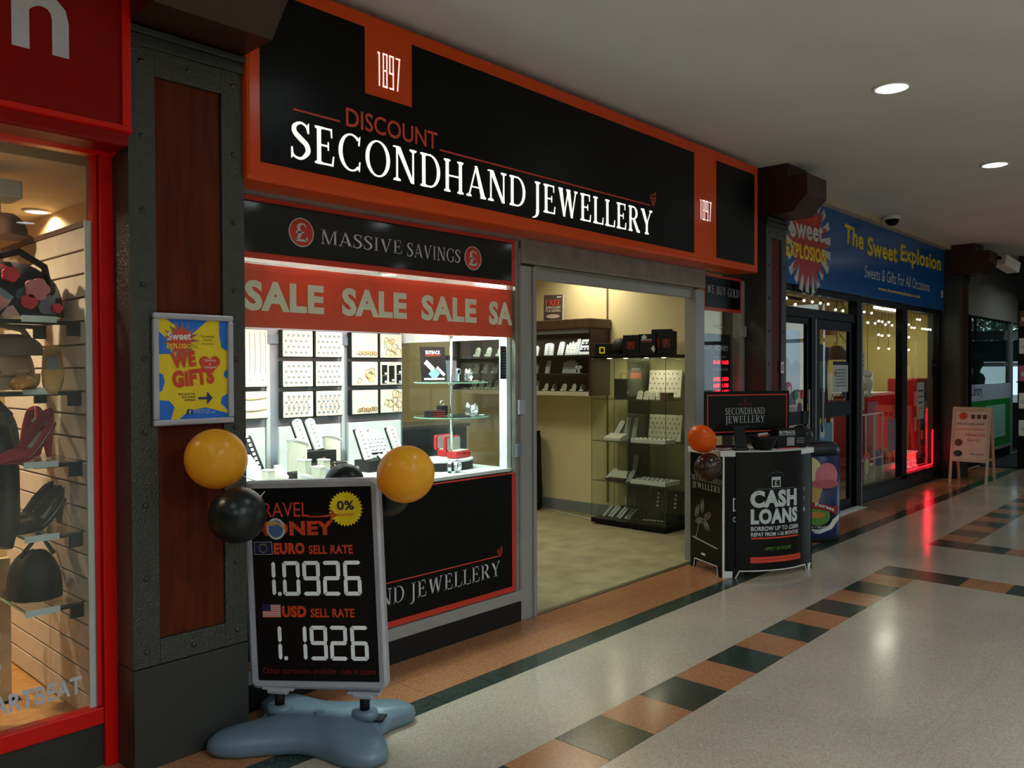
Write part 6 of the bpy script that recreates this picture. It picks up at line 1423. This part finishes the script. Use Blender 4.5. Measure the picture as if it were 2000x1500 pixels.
shelf_unit(11.2, 5.6, 1.3, 1.7, 5, 'white shelving behind the first sweet shop door', R(-20), 6, sl='shelving behind sweet shop door')
shelf_unit(12.9, 7.4, 1.6, 1.7, 5, 'rear white shelving behind the right sweet shop window', 0, sl='right sweet window shelving')
t = T('red_cabinet', 'red drinks cabinet with glass door behind the right sweet shop window', 'cabinet', (13.12, 3.74, 0), 0); P('body', MB().box(-.38, .35, -.0, .42, .003, 1.42), mat('cabinet_red', (170, 24, 28), .4), t, bev=.02); P('door', MB().box(-.36, .26, -.03, -.001, .25, 1.2), M_greyfab, t, bev=.01)
for k in range(4): P('can_row', MB().box(-.3, .2, -.045, -.031, .32+k*.21, .45+k*.21), gm[k], t)
t = T('chest_counter', 'red and white counter with glass top behind the left sweet shop window', 'counter', (12.1, 4.05, 0)); P('body', MB().box(-.55, .55, 0, .45, .003, 1.18), mat('cabinet_red', (170, 24, 28), .4), t, bev=.02); P('white_top', MB().box(-.6, .58, -.02, .5, 1.181, 1.22), M_white, t); P('front_sheet', MB().box(-.52, -.1, -.012, -.001, .3, 1.1), M_greyfab, t)
t = T('white_grid', 'thin white wire display grid low in the left sweet shop window', 'rack', (10.35, 3.62, .003))
for x in (-.6, -.3, 0, .3, .6): P('upright', MB().box(x-.008, x+.008, 0, .016, 0, 1.0), M_white, t)
for z in (.42, .98): P('crossbar', MB().box(-.6, .6, -.0, .016, z, z+.02), M_white, t)
P('feet', MB().box(-.6, .6, -.06, .08, 0, .01), M_white, t)
t = T('sugar_jars', 'dark clothed table with jars low behind the left sweet shop window', 'table', (11.5, 3.74, 0)); P('table', MB().box(-.5, .6, -.1, .15, .003, .30), M_greyl, t, bev=.01)
for k in range(6): P('jar', MB().lathe([(.05, .301), (.055, .33), (.055, .42), (.04, .46), (.03, .5)], 14, (-.42+k*.17, 0, 0)), gm[(k*2+2) % 9], t, smooth=True)
t = T('ice_sticker', 'round orange and grey ice cream sticker low on the left sweet shop window', 'sticker', (9.92, 3.466, .42)); P('disc', flat(circ(0, 0, .10, .13), 0), M_greyfab, t); P('inner', flat(circ(0, -.01, .075, .10), -.001), mat('sticker_cream', (190, 180, 120), .6), t); P('arc_band', flat([(.13*math.cos(a*math.pi/12), .05+.11*math.sin(a*math.pi/12)) for a in range(13)]+[(.08*math.cos(a*math.pi/12), .05+.06*math.sin(a*math.pi/12)) for a in range(12, -1, -1)], -.002), M_oran, t)
for k, (x, y, z, c, lab) in enumerate(((10.35, 3.75, 1.42, 8, 'brown toy figure hanging in the left sweet shop window'), (10.05, 3.75, 1.28, 2, 'blue toy figure hanging in the left sweet shop window'), (10.75, 3.75, 1.36, 3, 'white toy figure hanging in the left sweet shop window'), (12.2, 3.78, 1.5, 3, 'white toy figure hanging in the right sweet shop window'))):
    t = T('hanging_toy', lab, 'toy', (x, y, z), 0, 'toys hanging in the sweet shop window'); P('body', MB().ball((0, 0, 0), .075, 14, 10, (1, .8, 1.3)), gm[c], t, smooth=True); P('head', MB().ball((0, 0, .13), .055, 14, 10).ball((-.04, 0, .175), .02, 8, 6).ball((.04, 0, .175), .02, 8, 6), gm[c], t, smooth=True)
    P('cord', MB().tube([(0, 0, .18), (0, 0, .8)], .003, 4), M_blackm, t)
    for sx in (-1, 1): P('arm', MB().tube([(sx*.06, 0, .04), (sx*.12, -.01, .0)], .02, 8), gm[c], t, smooth=True); P('leg', MB().tube([(sx*.035, 0, -.08), (sx*.05, -.02, -.16)], .024, 8), gm[c], t, smooth=True)
for k, (x, z, w_4, h_4, c, lab) in enumerate(((9.80, 1.62, .16, .3, 3, 'pale poster at the left edge of the left sweet shop window'), (9.80, 1.2, .16, .26, 1, 'yellow poster low at the left edge of the left sweet shop window'), (12.0, 1.12, .3, .5, 3, 'pale poster in the middle of the right sweet shop window'), (10.85, .72, .3, .4, 4, 'purple poster low in the left sweet shop window'))):
    t = T('window_poster', lab, 'poster', (x, 3.482, z), 0, 'posters inside the sweet shop windows'); P('sheet', MB().box(-w_4/2, w_4/2, 0, .002, -h_4/2, h_4/2), gm[c], t)
    for j in range(4): P('text_line', rect(-w_4*.36, w_4*.36, h_4*(.25-.16*j), h_4*(.30-.16*j), -.001), gm[(c+2*j+1) % 9], t)
# red LED strips in the right window
t = T('led_strip', 'glowing red LED strip along the bottom and right edge of the right sweet shop window', 'light strip', (11.96, 3.50, .19)); P('bottom_strip', MB().box(-.48, .66, 0, .014, .004, .02), M_ledred, t); P('side_strip', MB().box(.672, .684, 0, .014, .02, .5), M_ledred, t)
area('led_lamp', (12.0, 3.56, .215), 1.1, 5, (1, .02, .04), size_y=.05, rot=(R(180), 0, 0))
area('led_lamp', (12.60, 3.56, .6), .8, 2.5, (1, .02, .04), size_y=.04, rot=(0, R(90), R(-20)))
for k in range(2):
    t = T('sweet_jar', '%s glass sweet jar lit red at the foot of the right window' % ('left', 'right')[k], 'jar', (11.85+k*.25, 3.62, .003), 0, 'jars in the red lit window'); P('jar', MB().lathe([(.07, .003), (.08, .05), (.08, .2), (.055, .24), (.055, .27)], 18), M_greyl, t, smooth=True); P('lid', MB().cyl((0, 0, .271), .06, .03, 18), M_white, t)
t = T('low_plinth', 'cream plinth inside the right sweet shop window', 'plinth', (12.1, 3.80, .003)); P('block', MB().box(-.2, .45, -.1, .1, 0, .36), M_creamw, t); P('top', MB().box(-.22, .47, -.12, .12, .361, .38), M_white, t)
t = T('window_notice', 'dark notice stuck at the right edge of the right sweet shop window', 'notice', (12.56, 3.463, 1.55)); P('sheet', rect(-.12, .09, -.12, .14, 0), M_greyfab if False else M_blacks, t); P('text_line', rect(-.09, .06, .05, .06, -.001), M_greyfab, t)
# items on and behind the doors
t = T('navy_banner', 'navy blue hanging banner behind the sweet shop door glass', 'banner', (9.78, 3.92, 1.03)); P('cloth', MB().grid(lambda u, v: (-.32+.50*u*(1-.12*math.sin(3*v)), .02*math.sin(9*u), .85*v-.06*u*v), 14, 10), mat('navy_cloth', (24, 34, 92), .6), t, smooth=True, solid=.006); P('pale_patch', MB().box(-.30, .0, -.04, -.03, .30, .62), mat('teal_patch', (90, 130, 140), .6), t)
P('floor_stand', MB().tube([(0, 0, 0), (0, 0, -1.02)], .01, 8), M_blackm, t)
t = T('gift_table', 'low table with orange and brown gifts behind the sweet shop door', 'table', (10.5, 4.15, 0)); P('top', MB().box(-.45, .45, -.2, .2, .95, .98), M_brown, t)
for x in (-.42, .40):
    for y in (-.18, .16): P('leg', MB().box(x, x+.03, y, y+.03, .003, .949), M_brown, t)
for k, (x, c, lab) in enumerate(((-.3, 6, 'orange gift bag on the low table behind the sweet shop door'), (0, 8, 'brown gift bag on the low table behind the sweet shop door'), (.28, 0, 'red gift bag on the low table behind the sweet shop door'))):
    q = T('gift_bag', lab, 'bag', (10.5+x, 4.10, .981), 0, 'gift bags in the sweet shop'); P('bag', MB().box(-.1, .1, -.05, .05, 0, .18), gm[c], q); P('handle', MB().tube([(-.05, 0, .18), (0, 0, .25), (.05, 0, .18)], .004, 5), M_blackm, q)
t = T('felt_hat_display', 'brown novelty hats hanging behind the sweet shop door', 'hat', (10.9, 4.2, 1.68)); P('crown', blob(.16, .14, .18), M_brown, t, smooth=True); P('brim', MB().cyl((0, 0, 0), .22, .012, 24), M_brown, t); P('peg', MB().tube([(0, 0, .17), (0, 0, .96)], .004, 5), M_blackm, t)
t = T('party_hat', 'small gold paper crown hanging behind the sweet shop door', 'crown', (10.15, 4.02, 1.98)); P('band', MB().lathe([(.09, 0), (.1, .08), (.085, .08), (.085, .001)], 16).map(lambda a, b, c: (a, b, c*(1+.5*math.sin(6*math.atan2(b, a))) if c > .05 else c)), mat('paper_gold', (170, 120, 50), .5), t); P('thread', MB().tube([(0, .088, .06), (0, 0, .2), (0, 0, .7)], .003, 4), M_blackm, t)
t = T('opening_notice', 'white notice sheet on the sweet shop door glass', 'notice', (9.12, 3.464, 1.46)); P('sheet', rect(-.24, .20, -.16, .18, 0), M_greyl, t); P('heading_bar', rect(-.24, .20, .14, .18, -.001), M_blackm, t)
for k in range(6): P('text_line', rect(-.16, .14, .08-k*.035, .095-k*.035, -.001), M_greyfab, t)
P('red_dot', flat(circ(-.17, .05, .03), -.0015), M_redt, t)
t = T('cocktail_poster', 'blue poster with a red ice cream glass on the lower sweet shop door', 'poster', (8.66, 3.464, .52)); P('sheet', rect(-.17, .21, -.30, .46, 0), mat('poster_sky', (70, 130, 170), .5), t); P('glass_picture', flat([(-.08, .15), (.14, .15), (.10, -.02), (.05, -.1), (.05, -.2), (.10, -.22), (-.04, -.22), (.01, -.2), (.01, -.1), (-.04, -.02)], -.001), M_redt, t); P('bear_picture', flat(circ(-.06, .36, .06), -.001), M_greyl, t)
t = T('price_list', 'pale price list sheet beside the gifts behind the door', 'notice', (9.36, 3.49, 1.22)); P('sheet', rect(-.05, .08, -.0, .14, 0), M_greyl, t)
for k in range(4): P('text_line', rect(-.03, .06, .02+k*.03, .026+k*.03, -.001), M_blackm, t)
t = T('stair_rail', 'black sloping stair handrail behind the lower sweet shop door', 'handrail', (11.3, 4.66, 0)); P('rail', MB().tube([(-.35, 0, .78), (.3, .1, .45)], .02, 8), M_blackm, t); P('post', MB().box(-.37, -.33, -.02, .02, .003, .9), M_blackm, t); P('step', MB().box(-.3, .5, .0, .4, .003, .18), M_brown, t); P('step', MB().box(-.1, .5, .0, .4, .181, .34), M_brown, t)
# stickers on first door
t = T('snowman_sticker', 'colourful round stickers on the lower part of the first sweet shop door', 'sticker', (8.02, 3.464, 1.2))
for k, (x, z, r, c) in enumerate(((-.02, .05, .08, 3), (.06, .10, .05, 0), (-.08, .10, .05, 5), (.0, -.04, .06, 4), (-.25, .16, .07, 7), (-.24, .15, .04, 3))): P('sticker_disc', flat(circ(x, z, r), -.0008*k), gm[c], t)
t = T('door_poster', 'pale blue printed poster behind the first sweet shop door', 'poster', (7.85, 3.52, 1.45)); P('sheet', MB().box(-.32, .32, 0, .005, .05, .5), mat('pale_blue_print', (150, 180, 220), .5), t); P('skyline', flat([(-.32, .05), (.32, .05), (.32, .16), (.2, .2), (.1, .15), (0, .22), (-.1, .17), (-.2, .21), (-.32, .15)], -.002), mat('poster_navy', (50, 60, 110), .5), t); P('lower_print', rect(-.32, .32, -.25, .049, 0), mat('plum_print', (90, 50, 90), .5), t)
txt('OPEN', -.28, -.05, .2, .06, M_white, t, y=-.002, bold=.02)
t = T('ceiling_bracket', 'dark ceiling bracket behind the fanlight of the first door', 'bracket', (9.3, 4.2, 2.3)); P('arm', MB().box(-.6, .5, 0, .03, .1, .13), M_blackm, t); P('drop', MB().box(-.3, -.27, 0, .03, .13, .4), M_blackm, t)

# security dome
t = T('dome_camera', 'dark dome security camera under the ceiling above the blue fascia', 'camera', (9.85, 3.17, CZ)); P('mount', MB().lathe([(.10, -.0005), (.10, -.03), (.085, -.04)], 28), M_white, t, smooth=True); P('dome', MB().lathe([(.075, -.0405), (.07, -.07), (.045, -.10), (.001, -.115)], 24), M_black, t, smooth=True)
# emergency lamp on the far pillar
t = T('emergency_light', 'white tilted emergency lamp box on the far pillar capital', 'lamp', (13.2, 2.80, 3.12), R(-20), ry=.3); P('case', MB().box(.02, .36, -.09, .09, -.1, .05), M_white, t, bev=.01); P('arm', MB().box(-.02, .03, -.02, .04, -.02, .02), M_blackm, t)

# ================================================================== UNIT BEYOND: LIBRARY ENTRANCE
lb = T('library_screen', 'tall glass entrance screen with a white band reading library and a green lower panel', 'screen', (15.6, 3.45, 0))
def L(x): return x-15.6
P('post', MB().box(L(13.95), L(14.10), -.02, .08, 0, 3.28), M_alu, lb); P('post', MB().box(L(17.15), L(17.24), -.02, .08, 0, 3.28), M_alu, lb); P('post', MB().box(L(14.42), L(14.47), -.0, .05, .17, 3.28), M_fr, lb)
P('head', MB().box(L(14.10), L(17.15), -.01, .05, 3.2, 3.28), M_alud, lb); P('sill', MB().box(L(14.10), L(17.15), -.02, .06, .16, .2), M_alu, lb); P('kick', MB().box(L(14.10), L(17.15), .0, .05, 0, .159), M_fr, lb)
P('pane', MB().box(L(14.47), L(17.15), .012, .02, .201, 3.199), M_glassd, lb)
P('white_band', MB().box(L(14.5), L(17.15), .0, .010, 1.03, 1.30), mat('band_white', (190, 200, 206), .5), lb); P('green_panel', MB().box(L(14.5), L(17.15), .002, .010, .205, 1.029), mat('library_green', (30, 140, 50), .5), lb)
P('pale_panel', MB().box(L(15.35), L(16.75), -.004, .0015, .36, .93), mat('pale_green', (150, 200, 180), .5), lb)
txt('Library', L(14.47), 1.07, .66, .22, mat('navy_print', (30, 50, 110), .5), lb, y=-.002)
t = T('lobby_poster_strip', 'narrow strip of leaflets beside the library screen', 'leaflets', (14.26, 3.57, 0))
P('strip_board', MB().box(-.12, .12, 0, .02, .003, 3.18), M_alud, t)
for k, c in enumerate((3, 0, 3, 1, 3)): P('leaflet', MB().box(-.08, .08, -.01, -.001, .85+k*.25, 1.05+k*.25), gm[c], t)
# lobby behind: far glazing, white bands, dusk trees outside
struct('wall_7', MB().box(14.04, 14.08, 3.55, 7.2, 0, 3.3).box(14.04, 18.24, 7.2, 7.24, 0, 3.3), mat('teal_wall', (24, 38, 42), .6))
struct('trim_8', MB().box(14.04, 18.30, 3.3, 7.2, 3.3, 3.34), M_blackm)
P('lobby_flooring', MB().box(14.08, 18.3, 3.5, 7.2, -.012, .002), mat('lobby_floor', (70, 74, 76), .4), fl)
w8 = sroot('window_8', (18.25, 5.2, 0)); w8.rotation_euler = (0, 0, R(-90))
P('white_band', MB().box(-2, 2.1, 0, .04, 2.12, 2.30), M_white, w8); P('white_band', MB().box(-2, 2.1, 0, .04, 1.60, 1.68), M_white, w8); P('lower_panel', MB().box(-2, 2.1, 0, .04, 0, .9), mat('teal_wall', (24, 38, 42), .6), w8)
P('upper_panel', MB().box(-2, 2.1, 0, .04, 3.0, 3.3), M_fr, w8)
for k in range(8): P('mullion', MB().box(-2+k*.58, -1.96+k*.58, -.02, .03, .9, 3.0), M_fr, w8)
P('transom', MB().box(-2, 2.1, -.02, .03, 2.62, 2.66), M_fr, w8); P('pane', MB().box(-2, 2.1, .05, .058, .9, 3.0), M_glassd, w8)
P('roller_blind', MB().box(-2, 2.1, .06, .07, 1.69, 2.11), mat('teal_blind', (60, 96, 100), .6), w8)
tr = T('street_tree', 'leafy tree outside seen through the upper panes of the library entrance', 'tree', (24, 5.6, -.1)); P('trunk', MB().tube([(0, 0, 0), (.1, 0, 1.2), (-.1, .1, 2.2)], [.14, .11, .07], 8), M_brown, tr)
mb = MB(); rr2 = random.Random(3)
for k in range(1400):
    a, b, r = rr2.uniform(0, 6.283), rr2.uniform(-1, 1), rr2.uniform(.5, 1); s_ = math.sqrt(1-b*b)
    c = Vector((2.6*r*s_*math.cos(a), 1.2*r*s_*math.sin(a), 3.1+1.2*r*b)); u = Vector((rr2.uniform(-1, 1), rr2.uniform(-1, 1), rr2.uniform(-1, 1))).normalized()*.1; w_2 = u.orthogonal().normalized()*.06
    mb.add([tuple(c-u), tuple(c+w_2), tuple(c+u), tuple(c-w_2)], [(0, 1, 2, 3)])
P('foliage', mb, mat('leaf_green', (60, 84, 44), .7), tr, stuff=True)
struct('trim_9', MB().box(19.05, 60, .95, 60, -.3, -.1), mat('asphalt', (96, 98, 100), .8))
# person silhouette behind the band
pe = T('person', 'person in dark hooded clothes standing behind the white library band', 'person', (16.4, 3.82, .003), R(200))
def skin(name, pts, edges, rad, m, par, sub=2):
    me = bpy.data.meshes.new(name); me.from_pydata(pts, edges, []); o = bpy.data.objects.new(name, me); COL.objects.link(o); o.parent = par; me.materials.append(m)
    md = o.modifiers.new('skin', 'SKIN'); md.use_smooth_shade = True
    if not me.skin_vertices: 
        me.attributes.new('x', 'FLOAT', 'POINT')
    for i, r in enumerate(rad):
        try: me.skin_vertices[0].data[i].radius = (r if isinstance(r, tuple) else (r, r))
        except Exception: pass
    s_ = o.modifiers.new('sub', 'SUBSURF'); s_.levels = s_.render_levels = sub; return o
bd = MB()
bd.lathe([(.10, .86), (.16, .92), (.165, 1.0), (.15, 1.12), (.175, 1.28), (.19, 1.38), (.15, 1.45), (.07, 1.49), (.055, 1.54), (.08, 1.58), (.098, 1.65), (.10, 1.70), (.085, 1.77), (.05, 1.81), (.001, 1.825)], 24)
bd.map(lambda a, b, c: (a*(1.12 if 1.0 < c < 1.46 else 1), b*(.68 if c < 1.5 else 1.05), c))
P('torso_and_head', bd, mat('dark_clothes', (20, 22, 26), .85), pe, smooth=True)
for s_ in (-1, 1):
    P('arm', MB().tube([(s_*.19, 0, 1.38), (s_*.25, .02, 1.2), (s_*.26, .0, 1.08), (s_*.24, -.1, .92), (s_*.22, -.14, .84)], [.058, .052, .045, .038, .03], 12), mat('dark_clothes', (20, 22, 26), .85), pe, smooth=True)
    P('leg', MB().tube([(s_*.09, 0, .95), (s_*.10, 0, .7), (s_*.105, .01, .48), (s_*.10, .02, .3), (s_*.10, .03, .08)], [.10, .085, .062, .058, .042], 12), mat('jeans', (30, 36, 50), .85), pe, smooth=True)
    P('shoe', MB().box(s_*.10-.045, s_*.10+.045, -.16, .09, 0, .08), M_blackm, pe, bev=.03)
    P('hand', MB().ball((s_*.215, -.155, .80), .035, 10, 8, (.6, .8, 1.3)), mat('skin_tone', (180, 130, 105), .6), pe, smooth=True)
P('face', MB().ball((0, -.055, 1.68), .07, 14, 10, (.95, .75, 1.25)).ball((0, -.118, 1.67), .014, 8, 6, (.8, 1, 1.4)), mat('skin_tone', (180, 130, 105), .6), pe, smooth=True)
for s_ in (-1, 1): P('eye', MB().ball((s_*.028, -.105, 1.695), .009, 8, 6), M_blackm, pe)
P('mouth', MB().box(-.02, .02, -.112, -.105, 1.628, 1.634), M_redt, pe)
# goods on the teal end wall
t = T('end_display', 'dark shelving with pale and red goods at the far right edge', 'shelving', (14.66, 2.60, 0), R(-90)); P('back', MB().box(-.24, .24, 0, .03, .013, 2.6), M_blackm, t)
for k in range(5): P('shelf', MB().box(-.24, .24, -.15, -.001, .5+k*.42, .52+k*.42), M_blackm, t)
for k, (z, c) in enumerate(((.52, 3), (.94, 3), (1.36, 7), (1.36, 3), (1.78, 3), (2.20, 8))):
    q = T('boxed_goods', '%s box, %s, at the far right edge' % (gn[c], ('lowest on dark shelving', 'second lowest on dark shelving', 'on the middle dark shelf', 'right on the middle dark shelf', 'second highest on dark shelving', 'highest on dark shelving')[k]), 'box', (14.58, 2.72-.25*(k == 3), z+.001), R(-90), 'boxes on the end shelving'); P('box', MB().box(-.09, .09, -.05, .05, 0, .24), gm[c], q, bev=.006); P('label_strip', MB().box(-.06, .06, -.053, -.051, .08, .14), M_greyl, q)

# ------------------------------------------------------------------ chalk A-board sign
M_pw = mat('pine', (196, 176, 146), .6)
t = T('menu_board', 'wooden A shaped pavement board with a hot chocolate poster standing by the far pillar', 'sign board', (12.25, 2.96, 0), R(-90))
ln = math.atan2(.22, 1.05)
fnt = Matrix.Translation((0, 0, 0)) @ Matrix.Rotation(-ln, 4, 'X'); bk = Matrix.Translation((0, .46, 0)) @ Matrix.Rotation(ln, 4, 'X')
for nm, mt in (('front', fnt), ('rear', bk)):
    for x in (-.235, .205): P('leg', MB().box(x, x+.03, -.012, .012, 0.004, 1.05, mt), M_pw, t)
    P('rail', MB().box(-.2045, .2045, -.012, .012, 1.01, 1.05, mt), M_pw, t); P('rail', MB().box(-.2045, .2045, -.012, .012, .30, .34, mt), M_pw, t)
P('poster', MB().box(-.2045, .2045, -.006, .006, .341, 1.009, fnt), mat('poster_cream', (206, 190, 172), .6), t); P('rear_board', MB().box(-.2045, .2045, -.006, .006, .341, 1.009, bk), M_brown, t)
mf = lambda x, y, z: tuple(fnt @ Vector((x, y-.007, z)))
P('burst_picture', flat(burst(-.1, .93, .07, .04, 12), 0).map(mf), M_redt, t)
for x in (.02, .09, .16): P('cup_picture', flat([(x-.028, .95), (x+.028, .95), (x+.02, .89), (x-.02, .89)], 0).map(mf), M_brown, t)
for k, (s_, x, w_3, z) in enumerate((('Baby it\'s cold outside!', -.17, .33, .80), ('Luxury Hot Chocolate', -.17, .34, .725), ('& Flavoured Coffees', -.06, .24, .655), ('from £1.25', -.04, .15, .58), ('Warm up here', .0, .17, .39))):
    txt(s_, x, z, w_3, .038, M_redt if k in (1, 2, 3) else mat('dark_text', (40, 44, 50), .6), t, y=0, fn=mf, bold=.01)
P('mug_picture', flat(circ(-.14, .56, .05), 0).map(mf), M_brown, t); P('mug_picture', flat(circ(-.14, .41, .055, .045), 0).map(mf), mat('dark_text', (40, 44, 50), .6), t)
bpy.context.view_layer.update()
